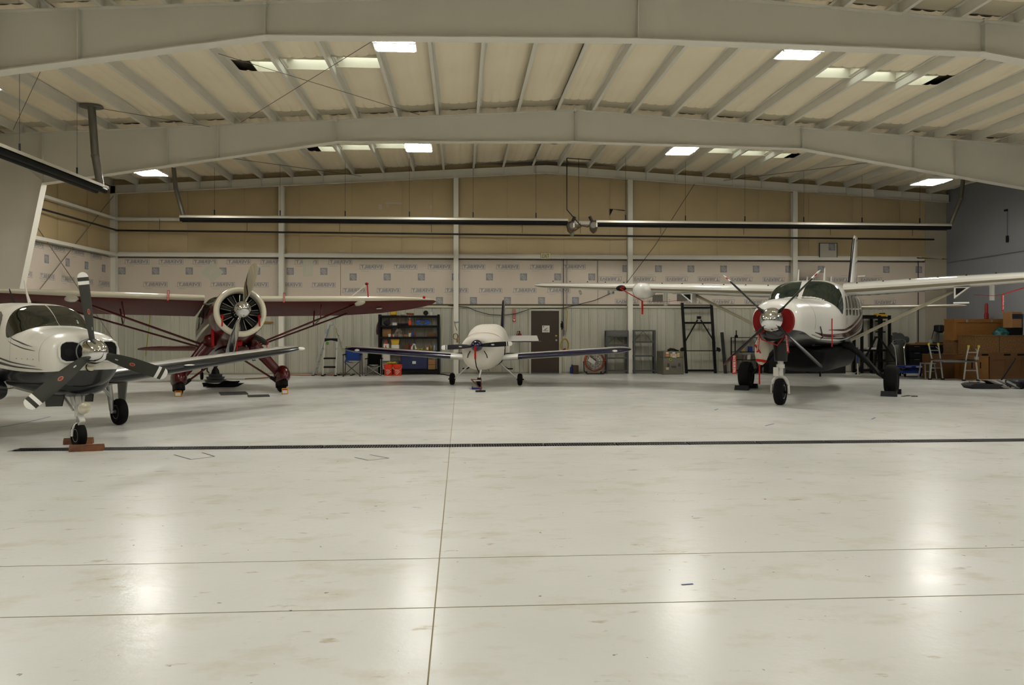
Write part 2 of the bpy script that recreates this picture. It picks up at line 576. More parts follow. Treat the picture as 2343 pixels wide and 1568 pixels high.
bays = [(YF, Y0 - 7.2), (Y0 - 7.2, Y0), (Y0, Y1), (Y1, Y2), (Y2, YB)]
wn = 0
for bi, (ya, yb) in enumerate(bays):
    a, c = ya + .16, yb - .42
    if ya < -5: continue
    sk = ya + 3.05 if bi < 4 else ya + 3.25
    for sgn in (-1, 1):
        for k in range(len(GAPS) - 1):
            x0, x1 = XC + sgn * (GAPS[k] + .012), XC + sgn * (GAPS[k + 1] - .012)
            if x1 < x0: x0, x1 = x1, x0
            if k == 0 and sgn == -1: continue
            if k == 0: x0, x1 = XC - .41, XC + .41
            if k in (5, 6, 7):
                obj('insulation_panel', blanket(x0, x1, a, sk, True, False, k + bi), M_ins, ceil, fix=False)
                obj('insulation_panel', blanket(x0, x1, sk + .62, c, False, True, k + bi), M_ins, ceil, fix=False)
                xa, xb = x0 + .01, x1 - .01
                if k == 7:
                    if sgn < 0: xa = x1 - .55
                    else: xb = x0 + .55
                wn += 1
                s = thing('window_%d' % wn, 'translucent skylight strip between two roof purlins', 'skylight', (0, 0, 0), group='roof skylights', kind='structure')
                z0, z1 = zt((x0 + x1) / 2) + .125, zt((x0 + x1) / 2) + .35
                obj('skylight_pane', MB().box(xa, xb, sk, sk + .62, z1 - .012, z1 - .002), M_sky, s)
                obj('skylight_curb', MB().box(xa, xb, sk - .012, sk, z0, z1).box(xa, xb, sk + .62, sk + .632, z0, z1).box(xa - .012, xa, sk, sk + .62, z0, z1).box(xb, xb + .012, sk, sk + .62, z0, z1), M_well, s)
                obj('glazing_bar', MB().box(xa, xb, sk + .40, sk + .42, z0 + .15, z0 + .17), mat('green_grey_bar', '4C564C', .5), s)
            else:
                obj('insulation_panel', blanket(x0, x1, a, c, True, True, k + bi), M_ins, ceil, fix=False)
# flat facing strips above each frame
for ya_, yb_ in ((Y0 - .47, Y0 + .2), (Y1 - .47, Y1 + .2), (Y2 - .47, Y2 + .2), (YB - .47, YB)):
    for sgn in (-1, 1):
        x1 = XC + sgn * 14.65
        obj('facing_strip', MB().prism([(XC, zt(XC) + .203), (x1, zt(x1) + .203), (x1, zt(x1) + .213), (XC, zt(XC) + .213)], lambda u, v, q: (u, ya_ + q, v), yb_ - ya_), mat('beige_facing', 'C9BFA6', .6), ceil, smooth=False)
# purlins
PUR = {}
def purlin_mesh(ln, sg):
    mb = MB()
    mb.box(-.003, .003, 0, ln, 0, .2)
    mb.box(min(0, sg * .068), max(0, sg * .068), 0, ln, 0, .005)
    mb.box(min(sg * .066, sg * .070), max(sg * .066, sg * .070), 0, ln, 0, .02)
    mb.box(min(0, -sg * .068), max(0, -sg * .068), 0, ln, .195, .2)
    me = mb.mesh('purlin', smooth=False)
    me.materials.append(M_steel)
    return me
for bi, (ya, yb) in enumerate(bays):
    for sg in (-1, 1):
        key = (round(yb - ya, 2), sg)
        if key not in PUR: PUR[key] = purlin_mesh(yb - ya - .02, sg)
        for k in range(1, len(GAPS) - 1):
            if ya < -5 and k % 3: continue
            x = XC + sg * GAPS[k]
            bay = ('behind the camera', 'at the front', 'above the front floor', 'between the two big roof frames', 'above the back wall bay')[bi]
            obj('purlin', PUR[key], None, None, 'white steel roof purlin %s' % bay, 'purlin', 'roof purlins %s' % bay, 'structure', loc=(x, ya + .01, zt(x)))
    for sg in (-1, 1):
        x = XC + sg * 14.68
        obj('eave_strut', MB().box(-.004, .004, 0, yb - ya - .02, 0, .22).box(-.07, .0, 0, yb - ya - .02, 0, .006) if sg > 0 else MB().box(-.004, .004, 0, yb - ya - .02, 0, .22).box(.0, .07, 0, yb - ya - .02, 0, .006), M_steel, None, 'white eave strut along the %s wall' % ('crate-side' if sg > 0 else 'foam-board side'), 'strut', 'eave struts', 'structure', loc=(x, ya + .01, zt(x)))

# rigid frames ------------------------------------------------------
def frame(Y, lab):
    t = thing('roof_frame', lab, 'steel frame', (0, Y, 0), kind='structure')
    FW = .125
    bot = [(-10.37, 5.19), (-3.17, 6.335), (XC, 6.43), (8.98, 6.335), (16.27, 5.19)]
    def zb(x):
        for (a, za), (c, zc) in zip(bot[:-1], bot[1:]):
            if a <= x <= c: return za + (zc - za) * (x - a) / (c - a)
        return 5.19
    # web
    for a, c in ((XL + .08, -10.37), (-10.37, -3.17), (-3.17, XC), (XC, 8.98), (8.98, 16.27), (16.27, XR - .08)):
        za, zc = (zb(a), zb(c))
        obj('web_plate', MB().prism([(a, za), (c, zc), (c, zt(c)), (a, zt(a))], lambda u, v, q: (u, q - .004, v), .008), M_steel, t, smooth=False)
    for (a, za), (c, zc) in zip(bot[:-1], bot[1:]):
        obj('bottom_flange', MB().prism([(a, za - .016), (c, zc - .016), (c, zc), (a, za)], lambda u, v, q: (u, q - FW, v), 2 * FW), M_steel, t, smooth=False)
    for a, c in ((XL + .05, XC), (XC, XR - .05)):
        obj('top_flange', MB().prism([(a, zt(a) - .014), (c, zt(c) - .014), (c, zt(c) - .001), (a, zt(a) - .001)], lambda u, v, q: (u, q - .11, v), .22), M_steel, t, smooth=False)
    for x in (-10.37, -7.35, -6.1, -3.17, XC, 8.98, 12.05, 13.2, 16.27):
        obj('stiffener', MB().box(x - .007, x + .007, -.105, .105, zb(x), zt(x) - .014), M_steel, t, smooth=False)
    for sg in (-1, 1):
        xi, xo, xf = (-10.37, XL + .06, -11.42) if sg < 0 else (16.27, XR - .06, 17.32)
        obj('column_web', MB().prism([(xo, 0), (xf, 0), (xi, 5.19), (xo, 5.19)], lambda u, v, q: (u, q - .004, v), .008), M_steel, t, smooth=False)
        d = .016 * sg
        obj('column_flange', MB().prism([(xf, 0), (xf - d, 0), (xi - d, 5.19), (xi, 5.19)], lambda u, v, q: (u, q - FW, v), 2 * FW), M_steel, t, smooth=False)
        obj('column_flange', MB().prism([(xo, 0), (xo + d, 0), (xo + d, 6.2), (xo, 6.2)], lambda u, v, q: (u, q - FW, v), 2 * FW), M_steel, t, smooth=False)
        obj('knee_stiffener', MB().bar((xi, -.05, 5.19), (xo, -.05, 6.25), .014, .1), M_steel, t, smooth=False)
        obj('base_plate', MB().box(min(xo, xf) - .06, max(xo, xf) + .06, -.16, .16, 0, .02), M_steel, t, smooth=False)
        obj('flange_brace', MB().bar((xi + sg * .02, .06, 5.2), (xi + sg * -.45, .55, 5.75), .04, .04), M_steel, t, smooth=False)
    for x in (-3.17, XC, 8.98):
        obj('bolt_plate', MB().box(x - .03, x + .03, -.12, .12, zt(x) - .06, zt(x) + .03), M_steel, t, smooth=False)
    return t
frame(Y2, 'tapered white steel roof frame nearer the back wall')
frame(Y1, 'big tapered white steel roof frame nearest the camera at the top')
frame(Y0, 'white steel roof frame over the front floor')
# endwall rafter + purlin clips
er = thing('endwall_rafter', 'slim white steel rafter along the top of the back wall', 'rafter', (0, YB - .3, 0), kind='structure')
for a, c in ((XL + .06, XC), (XC, XR - .06)):
    obj('web_plate', MB().prism([(a, zt(a) - .28), (c, zt(c) - .28), (c, zt(c)), (a, zt(a))], lambda u, v, q: (u, q, v), .008), M_steel, er, smooth=False)
    obj('bottom_flange', MB().prism([(a, zt(a) - .288), (c, zt(c) - .288), (c, zt(c) - .28), (a, zt(a) - .28)], lambda u, v, q: (u, q - .09, v), .16), M_steel, er, smooth=False)
cl = None
for sg in (-1, 1):
    for k in range(1, len(GAPS) - 1):
        x = XC + sg * GAPS[k]
        if cl is None:
            cl = obj('purlin_clip', MB().box(-.008, .008, -.09, 0, -.28, .0), M_steel, er, smooth=False, loc=(x, 0, zt(x)))
        else:
            obj('purlin_clip', cl.data, None, er, loc=(x, 0, zt(x)))
# endwall columns
for i, px in enumerate((643, 1043.5, 1442.5, 1820)):
    x = at(px, 700, YB - .3).x
    t = thing('wall_column', 'white steel wall column ' + ('behind the maroon high-wing aircraft', 'beside the black shelving and hung cord', 'between the two grey shelf units', 'behind the white turboprop cabin')[i], 'column', (x, YB - .3, 0), kind='structure')
    h = zt(x) - .29
    obj('front_flange', MB().box(-.085, .085, 0, .012, 0, h), M_steel, t, smooth=False)
    obj('column_web', MB().box(-.004, .004, .012, .19, 0, h), M_steel, t, smooth=False)
    obj('rear_flange', MB().box(-.085, .085, .19, .2, 0, h), M_steel, t, smooth=False)
    obj('base_plate', MB().box(-.12, .12, -.02, .2, 0, .015), M_steel, t, smooth=False)
t = thing('wall_column', 'white steel corner column where the foam-board walls meet', 'column', (XL + .1, YB - .3, 0), kind='structure')
obj('front_flange', MB().box(-.1, .12, 0, .012, 0, 6.36), M_steel, t, smooth=False)
obj('side_flange', MB().box(.108, .12, .012, .2, 0, 6.36), M_steel, t, smooth=False)
# girts
gx = [XL] + [at(p, 700, YB - .3).x for p in (643, 1043.5, 1442.5, 1820)] + [16.7]
for z, h, nm in ((4.005, .16, 'lower'), (5.21, .14, 'upper')):
    for i, (a, c) in enumerate(zip(gx[:-1], gx[1:])):
        obj('wall_girt', MB().box(a + .09, c - .09, YB - .26, YB - .07, z, z + .006).box(a + .09, c - .09, YB - .262, YB - .256, z, z + h * .62).box(a + .09, c - .09, YB - .08, YB - .07, z, z + h), M_steel, None,
            'white %s girt on the back wall in the %s column bay' % (nm, ('corner', 'second', 'middle', 'fourth', 'crate-side')[i]), 'girt', 'back wall girts', 'structure', smooth=False)
    obj('wall_girt', MB().box(XL + .07, XL + .26, Y2 + .1, YB - .32, z, z + .006).box(XL + .255, XL + .262, Y2 + .1, YB - .32, z, z + h * .62), M_steel, None, 'white %s girt on the side wall by the corner' % nm, 'girt', 'side wall girts', 'structure', smooth=False)
    obj('wall_girt', MB().box(XL + .07, XL + .26, Y1 + .1, Y2 - .13, z, z + .006).box(XL + .255, XL + .262, Y1 + .1, Y2 - .13, z, z + h * .62), M_steel, None, 'white %s girt on the side wall near the front' % nm, 'girt', 'side wall girts', 'structure', smooth=False)
# X bracing rods
for (p, q, lab) in (((XL + .2, Y2 + .2, 5.6), (XL + .2, YB - .4, 1.2), 'thin bracing rod falling towards the wall corner'), ((XL + .2, Y2 + .2, 1.2), (XL + .2, YB - .4, 6.0), 'thin bracing rod rising towards the wall corner')):
    obj('bracing_rod', MB().cyl(p, q, .012, 6), mat('galvanised_rod', '8F8A7C', .4, .6), None, lab, 'rod')
    p2, q2 = Vector(p) + Vector((0, .12, .03)), Vector(q) + Vector((0, .12, .03))
def rod(p, q, lab, r=.008):
    obj('bracing_rod', MB().cyl(p, q, r, 5), mat('grey_cable', '5E594E', .5, .4), None, lab, 'rod')
def rod_at(a, c, lab):
    p, q = at(*a), at(*c)
    p.z, q.z = min(p.z, zt(p.x) - .03), min(q.z, zt(q.x) - .03)
    rod(p, q, lab, .006)
rod_at((849, 96, 14.7), (551, 278, 20.0), 'thin roof brace rod slanting across the skylight strip towards the corner')
rod_at((500, 123, 14.7), (960, 254, 20.0), 'thin roof brace rod slanting from the skylight strip towards the ridge')
rod_at((180, 238, 18.0), (480, 290, 20.1), 'short thin roof brace rod beside the roof duct')
rod_at((92, 165, 15.0), (30, 297, 18.6), 'thin rod dropping near the duct by the side wall')
rod((-9.6, Y2 + .2, zt(-9.6) - .1), (-3.4, YB - .4, zt(-3.4) - .1), 'thin roof brace rod in the back roof bay above the tube heater')
rod((9.2, YB - .4, zt(9.2) - .1), (14.2, Y2 + .2, zt(14.2) - .1), 'thin dark roof brace rod in the back bay above the turboprop')

# ================================================================= LAMPS, HEATERS, PIPES
def lamp_mat(name, k):
    m_ = mat(name, 'FFFFFF', 0.4)
    b = m_.node_tree.nodes['Principled BSDF']
    b.inputs['Emission Color'].default_value = LAMP_COLOR
    b.inputs['Emission Strength'].default_value = LAMP_POWER * k
    return m_
M_house = mat('lamp_housing', 'D8D6CE', 0.35, 0.0)
def lamp(x, y, z, lab, lm):
    t = thing('ceiling_light', lab, 'light', (x, y, z), group='high-bay ceiling lights')
    obj('housing', MB().prism([(-.37, .0), (-.30, .07), (.30, .07), (.37, .0)], lambda u, v, q: (u, q - .48, v + .006), .96).box(-.37, .37, -.022, .022, -.02, .006), M_house, t, smooth=False)
    for s in (-1, 1):
        obj('tube_panel', MB().prism([(s * .035, -.012), (s * .46, -.001), (s * .46, .004), (s * .035, -.006)], lambda u, v, q: (q - .33, u, v), .66), lm, t, smooth=False)
    for s in (-1, 1):
        for u in (-.3, .3):
            obj('hanging_wire', MB().cyl((u, s * .25, .06), (u * .6, s * .06, zt(x) - z), .004, 4), M_house, t)
    return t
LX = (-8.3, -1.16, 6.12, 13.3)
LZ = (5.72, 6.48, 6.50, 5.72)
rows = ((-.9, 'behind the camera position', 1.05), (6.6, 'over the front floor', 1.05), (13.72, 'just behind the near roof frame', 1.0), (21.5, 'just behind the far roof frame', 1.12))
cols = ('above the striped low-wing aircraft side', 'second from the foam-board side', 'third from the foam-board side', 'nearest the crate-side wall')
for y, rl, lk in rows:
    lm = lamp_mat('lamp_tubes_%d' % (lk * 100), lk)
    for x, z, c in zip(LX, LZ, cols):
        lamp(x, y, z + (.06 if y < 15 and z > 6 else 0), 'bright white high-bay light %s, %s' % (rl, c), lm)

# tube heaters ---------------------------------------------------------------
M_hood = mat('brushed_reflector', 'C9C3B2', 0.35, 0.35)
M_galv = mat('galvanised_duct', '77736A', 0.45, 0.7, noise=.15, nscale=5)
def heater(p, q, name_lab, nh):
    """U-tube radiant heater from p to q (same height); hood on top, tube beneath"""
    p, q = Vector(p), Vector(q)
    t = thing('tube_heater', name_lab, 'heater', p)
    d = (q - p)
    L = d.length
    dn = d.normalized()
    n = Vector((dn.y, -dn.x, 0))
    if n.y > 0: n = -n
    def P(a, u, v): return dn * a + n * u + Vector((0, 0, v))
    prof = [(-.19, .01), (-.185, .07), (-.08, .105), (.08, .105), (.185, .07), (.19, .01)]
    mb = MB()
    mb.loft([[P(a, u, v) for u, v in prof] + [P(a, u * .97, v - .006) for u, v in reversed(prof)] for a in (0, L)], True, True)
    obj('reflector_hood', mb, M_hood, t)
    obj('burner_tube', MB().cyl(P(0, .10, -.035), P(L, .10, -.035), .068, 12), M_black, t)
    obj('burner_tube', MB().cyl(P(0, -.10, -.035), P(L, -.10, -.035), .068, 12), M_black, t)
    for k in range(nh):
        a = L * (k + .5) / nh
        obj('hanger_bracket', MB().bar(P(a, .0, .1), P(a, 0, .28), .03, .02), M_black, t)
        x = (p + P(a, 0, 0)).x
        obj('hanging_wire', MB().cyl(P(a, 0, .28), P(a, 0, zt(x) - p.z), .004, 4), M_blackpipe, t)
    return t
hz = 4.95
h1 = at(415, 505, 25.1); h2 = at(1298, 507, 25.1); h3 = at(1362, 513, 25.1); h4 = at(2170, 520, 25.1)
ta = heater((h1.x, 25.1, 5.0), (h2.x, 25.1, 5.0), 'long black tube heater hung along the back wall, foam-board end', 6)
tb = heater((h3.x, 25.1, 4.96), (h4.x, 25.1, 4.94), 'long black tube heater hung along the back wall, crate end', 6)
tc_ = heater((-8.47, 19.1, 4.86), (-8.47, 5.5, 4.86), 'black tube heater running towards the camera over the maroon wing', 6)
def duct(lab, pts, r=.065):
    t = thing('flue_duct', lab, 'duct', pts[0])
    o = Vector(pts[0])
    for a, c in zip(pts[:-1], pts[1:]):
        obj('duct_section', MB().cyl(Vector(a) - o, Vector(c) - o, r, 14), M_galv, t)
    for a in pts[1:-1]:
        obj('duct_elbow', MB().sphere(Vector(a) - o, r * 1.12, 12, 8), M_galv, t)
    return t
p0 = at(422, 508, 25.0)
duct('grey flue duct rising from the back wall heater beside the corner light', [(p0.x - .04, 25.1, 5.0), at(402, 432, 25.0), (at(396, 360, 25.0).x, 25.0, zt(at(396, 360, 25.0).x) + .2)])
duct('grey flue duct rising from the back wall heater near the blank side wall', [(h4.x + .04, 25.1, 4.95), at(2198, 455, 25.0), (at(2205, 385, 25.0).x, 25.0, zt(at(2205, 385, 25.0).x) + .2)])
q = duct('grey flue duct dropping from the roof to the near tube heater end', [(-8.47, 19.1, 4.92), (-8.5, 18.9, 5.6), (-8.52, 18.75, zt(-8.5) + .2)], .085)
obj('roof_flange', MB().lathe([(.26, 0), (.26, .012), (.1, .03)], (-.05, -.35, zt(-8.5) + .13 - 4.92), n=20), M_galv, q)
# burner boxes between the heaters
def burner(px, py, lab, flip):
    p = at(px, py, 25.0)
    t = thing('heater_burner', lab, 'burner', p, group='heater burners')
    M_br = mat('brown_burner_case', '4B3B26', 0.5)
    obj('burner_case', MB().lathe([(.03, -.24), (.11, -.16), (.15, .02), (.11, .12), (.05, .16)], (0, 0, 0), n=16), M_br, t)
    obj('blower', MB().lathe([(.09, -.2), (.12, -.17), (.12, -.05), (.09, -.02)], (.03 * flip, 0, .0), (0, 1, 0), 16), M_galv, t)
    obj('air_inlet', MB().cyl((.05 * flip, 0, .15), (.13 * flip, 0, .3), .05, 10), M_blackpipe, t)
    obj('data_label', MB().box(.05, .09, -.21, -.2, -.06, .08), mat('white_label', 'E6E2D4', .6), t)
burner(1306, 518, 'brown round burner box at the heater gap, pipe side', 1)
burner(1358, 517, 'brown burner box with white label at the heater gap', -1)
y = 25.05
def W(px, py): return at(px, py, 25.05)
obj('gas_pipe', MB().tube([W(1297, 362), W(1297, 480), W(1330, 518)], .018, 6), M_blackpipe, None, 'dark gas drop pipe above the heater burners', 'pipe')
obj('gas_pipe', MB().tube([W(1297, 362), W(1352, 366)], .015, 6), M_blackpipe, None, 'short horizontal gas pipe under the roof above the burners', 'pipe')
obj('gas_hose', MB().tube([W(1312, 520), W(1325, 520), W(1332, 517), W(1345, 520), W(1352, 512)], .014, 6), M_blackpipe, None, 'sagging gas hose linking the two heater burners', 'hose')
obj('burner_cable', MB().tube([W(1324, 362), W(1324, 520)], .008, 5), M_blackpipe, None, 'thin chain hanging between the heater burners', 'chain')
obj('inlet_pipe', MB().bar(W(1313, 529), W(1331, 517), .05, .05), mat('brown_rust', '4A3522', .7), None, 'short brown pipe slanting under the burners', 'pipe')
obj('gas_regulator', MB().lathe([(.05, -.14), (.07, -.1), (.07, .06), (.04, .1)], W(1309, 530), n=12), mat('grey_green', '6D7866', .5), None, 'small grey-green cylinder hanging under the burners', 'valve')
# black pipe along the walls
zp = 4.86
t = thing('black_wall_pipe', 'thin black pipe running along back wall below the heater', 'pipe', (0, YB - .34, zp))
obj('pipe_run', MB().cyl((XL + .25, 0, 0), (at(2137, 548, YB - .34).x, 0, -.10), .032, 8), M_blackpipe, t)
for px in (365, 565, 777, 987, 1195, 1328, 1512, 1702, 1900, 2088):
    x = at(px, 530, YB - .34).x
    obj('pipe_hanger', MB().cyl((x, 0, .02), (x, 0.02, .4), .008, 5), M_blackpipe, t)
t = thing('black_wall_pipe', 'thin black pipe running along side wall beside the corner', 'pipe', (XL + .3, 0, zp))
obj('pipe_run', MB().cyl((0, Y1, 0), (0, YB - .34, 0), .03, 8), M_blackpipe, t)
# vertical brown conduit on the right part of the back wall, cords
p = at(2101, 850, YB - .15)
obj('wall_conduit', MB().tube([(p.x, p.y, .9), (p.x, p.y, 4.1), (p.x - .05, p.y, 4.12)], .022, 6), mat('brown_pipe', '3A241A', .5), None, 'brown vertical pipe on the back wall behind the turboprop wing', 'pipe')
p = at(2101, 850, YB - .18)
obj('wall_conduit', MB().tube([(p.x - .1, YB - .3, 4.1), (p.x + 1.1, YB - .3, 4.06), (XR - .3, YB - .3, 4.07)], .02, 6), M_blackpipe, None, 'black cable run along the girt at the wall corner', 'cable')
obj('wall_conduit', MB().tube([(XR - .05, YB - .2, 3.95), (XR - .05, 20, 4.05)], .015, 6), mat('grey_conduit', '77777C', .5), None, 'thin grey conduit along the blank side wall', 'conduit')
p = at(2327, 520, 25)
o = thing('hanging_switch', 'small black pull switch hanging on the blank side wall', 'switch', (XR - .04, 24.2, 0))
obj('cord', MB().cyl((0, 0, 4.55), (0, 0, 5.35), .006, 5), M_blackpipe, o)
obj('switch_box', MB().cbox((0, 0, 4.45), (.05, .09, .22), bev=.01), M_black, o)
obj('hook', MB().cbox((0, .06, 5.38), (.05, .12, .06)), M_black, o)
p = at(1289, 650, YB - .16)
obj('wall_conduit', MB().tube([(p.x, p.y, 3.98), (p.x, p.y, 2.36), (p.x, p.y, 1.3)], .014, 6), MATS['brown_pipe'], None, 'thin brown pipe running down the wall beside the door', 'pipe')
p = at(1297, 650, YB - .16)
obj('wall_conduit', MB().tube([(p.x, p.y, 4.1), (p.x, p.y, 2.36)], .012, 6), MATS['grey_conduit'], None, 'thin grey conduit running down the foam board above the yellow cable', 'conduit')
p = at(1367, 650, YB - .1)
obj('wall_conduit', MB().tube([(p.x, p.y, 3.95), (p.x, p.y, 3.2)], .010, 6), MATS['grey_conduit'], None, 'short grey conduit on the foam board seam by the column', 'conduit')
# rope from the rafter to the turboprop wing + sagging cable over the door
obj('slanting_wire', MB().tube([at(1590, 420, YB - .3), at(1500, 560, 26.6), at(1432, 650, 25.6)], .009, 5), M_blackpipe, None, 'dark wire slanting from the rafter down the back wall', 'wire')
cu = []
for px, py in ((1025, 699), (1070, 703), (1090, 712), (1120, 720), (1150, 722), (1180, 718), (1215, 707), (1290, 705), (1360, 688), (1405, 668)):
    cu.append(at(px, py, YB - .14))
obj('sagging_cable', MB().tube(cu, .013, 6), M_blackpipe, None, 'dark cable sagging across the back wall above the door', 'cable')
# torn insulation flap
p = at(1395, 480, YB - .075)
obj('torn_flap', MB().prism([(0, 0), (.55, -.07), (.5, -.04), (.12, -.02), (0, -.25)], lambda u, v, q: (p.x + u, p.y - q - .1 * abs(v), p.z + v + .03), .012), M_black, None, 'dark torn triangular flap in the back wall insulation', 'tear')
p = at(1268, 338, 24.2)
obj('roof_nest', MB().sphere((p.x, p.y, zt(p.x) + .12), (.22, .18, .08), 10, 6), mat('straw', '6A4A1E', .9, noise=.5, nscale=20, bump=1, bscale=25), None, 'brown straw bird nest clinging under the roof near the ridge', 'nest')
# framed notice high on the wall
p = at(1895, 574, YB - .1)
t = thing('insulation_patch', 'white printed board patch with dark edges high on the back wall', 'board', p)
obj('patch_board', MB().box(-.32, .30, -.03, 0, -.26, .26), mat('patch_white', 'B9B3A6', .6), t)
obj('patch_edge', MB().box(-.34, .32, -.034, 0, .26, .28).box(-.34, -.32, -.034, 0, -.26, .26).box(.30, .32, -.034, 0, -.26, .26), M_blackpipe, t)
obj('square_print', S_m, None, t, loc=(.12, -.035, .13))
# exit sign
p = at(1248.5, 586.5, YB - .3)
t = thing('exit_sign', 'cream exit sign with green letters on the back wall girt', 'sign', p)
obj('sign_box', MB().cbox((0, 0, 0), (.32, .06, .2), bev=.01), mat('cream_plastic', 'D6CFA6', .5), t)
v, f = text_mesh('EXIT', .19)
k = .24 / (max(q[0] for q in v) - min(q[0] for q in v))
me = multi([(([(x * k, -.034, z) for x, y, z in v], f), 0)], [mat('green_letters', '24331C', .5)], 'lettering')
obj('lettering', me, None, t)

# ================================================================= AIRCRAFT TOOLS  (local: nose towards -Y, Z up)
M_chrome = mat('polished_metal', 'D9D9D9', 0.08, 1.0)
M_alu = mat('aluminium', 'B4B4B0', 0.35, 0.8)
M_tire = mat('black_tyre', '0E0D0C', 0.85, spec=.2, noise=.3, nscale=8)
M_hub = mat('wheel_hub', 'A9A79C', 0.4, 0.5)
M_red = mat('red_cover', '7E0C08', 0.7, spec=.25)
M_redtag = mat('red_streamer', 'A0130D', 0.7, spec=.25)
M_whitep = mat('white_gloss_paint', 'DEDCD4', 0.16, coat=.7)
M_glass = mat('dark_green_glazing', '0B1E18', 0.05, spec=.8)
M_tagtext = mat('white_lettering', 'E8E4DC', 0.6)

def cat_interp(tab, y):
    """Catmull-Rom over rows sorted by first column"""
    n = len(tab)
    if y <= tab[0][0]: return tab[0][1:]
    if y >= tab[-1][0]: return tab[-1][1:]
    i = 0
    while tab[i + 1][0] < y: i += 1
    p1, p2 = tab[i], tab[i + 1]
    p0, p3 = tab[max(0, i - 1)], tab[min(n - 1, i + 2)]
    h = p2[0] - p1[0]
    t = (y - p1[0]) / h
    out = []
    for k in range(1, len(p1)):
        def slope(a, b_, c):
            d1 = (b_[k] - a[k]) / (b_[0] - a[0]) if b_[0] != a[0] else None
            d2 = (c[k] - b_[k]) / (c[0] - b_[0]) if c[0] != b_[0] else None
            if d1 is None: return d2
            if d2 is None: return d1
            if d1 * d2 <= 0: return 0.0
            return 2 * d1 * d2 / (d1 + d2)
        m1, m2 = slope(p0, p1, p2), slope(p1, p2, p3)
        out.append((2 * t**3 - 3 * t**2 + 1) * p1[k] + (t**3 - 2 * t**2 + t) * h * m1 + (-2 * t**3 + 3 * t**2) * p2[k] + (t**3 - t**2) * h * m2)
    return out
class Body:
    """rows: (y, zc, half width, height above zc, depth below zc, exponent top, exponent bottom)"""
    def __init__(s, rows): s.t = rows
    def pt(s, y, a, off=0.0):
        zc, hw, ht, hb, nt_, nb = cat_interp(s.t, y)
        sa, ca = math.sin(a), math.cos(a)
        n = nt_ if ca >= 0 else nb
        h = ht if ca >= 0 else hb
        x = (hw + off) * math.copysign(abs(sa) ** (2 / n), sa)
        z = zc + (h + off) * math.copysign(abs(ca) ** (2 / n), ca)
        return Vector((x, y, z))
    def side(s, y, z, sg, off=0.0):
        zc, hw, ht, hb, nt_, nb = cat_interp(s.t, y)
        dz = z - zc
        n, h = (nt_, ht) if dz >= 0 else (nb, hb)
        r = min(.999, abs(dz) / max(1e-4, h))
        return Vector((sg * ((hw) * (1 - r ** n) ** (1 / n) + off), y, z))
    def mesh(s, ny=60, na=48, caps=True, y0=None, y1=None):
        a0, a1 = y0 if y0 is not None else s.t[0][0], y1 if y1 is not None else s.t[-1][0]
        ys = sorted(set([a0 + (a1 - a0) * i / ny for i in range(ny + 1)] + [r[0] for r in s.t if a0 <= r[0] <= a1]))
        return MB().loft([[s.pt(y, 2 * PI * k / na) for k in range(na)] for y in ys], True, caps)
    def decal(s, poly, mode, sg=1, off=.004, rnd=2, rings=5, dens=6):
        """patch that hugs the body; poly in (y, z) for mode 'side', in (y, angle in degrees) for mode 'ang'"""
        P = list(poly)
        for _ in range(rnd):
            Q = []
            for (a, b_), (c, d) in zip(P, P[1:] + P[:1]):
                Q += [(a * .8 + c * .2, b_ * .8 + d * .2), (a * .2 + c * .8, b_ * .2 + d * .8)]
            P = Q
        R_ = []
        for (a, b_), (c, d) in zip(P, P[1:] + P[:1]):
            k_ = max(1, int(math.hypot(c - a, (d - b_) * (1 if mode == 'side' else .012)) * dens / .25))
            for k in range(k_): R_.append((a + (c - a) * k / k_, b_ + (d - b_) * k / k_))
        cy, cz = sum(p[0] for p in R_) / len(R_), sum(p[1] for p in R_) / len(R_)
        def M_(y, v): return s.side(y, v, sg, off) if mode == 'side' else s.pt(y, math.radians(v) * sg, off)
        mb = MB()
        rr = [[M_(cy + (y - cy) * r / rings, cz + (v - cz) * r / rings) for y, v in R_] for r in range(1, rings + 1)]
        mb.loft(rr, True, False)
        o = len(mb.v)
        n = len(R_)
        mb.v.append(tuple(M_(cy, cz)))
        mb.f += [(k, (k + 1) % n, o) for k in range(n)]
        return mb
    def ribbon(s, rows, sg, off=.005, m=8):
        """rows (y, z, half width) -> stripe on the side"""
        mb = MB()
        rr = []
        tab = [tuple(r) for r in rows]
        N = m * (len(tab) - 1)
        for i in range(N + 1):
            y = tab[0][0] + (tab[-1][0] - tab[0][0]) * i / N
            z, hw = cat_interp(tab, y)
            rr.append([s.side(y, z + hw * q, sg, off) for q in (-1, -.33, .33, 1)])
        return mb.loft(rr, closed=False)
def af(xc, t, m=.015):
    yt = 5 * t * (.2969 * math.sqrt(xc) - .126 * xc - .3516 * xc**2 + .2843 * xc**3 - .1015 * xc**4)
    yc = m * (1 - (1 - 2 * xc) ** 2)
    return yc + yt, yc - yt
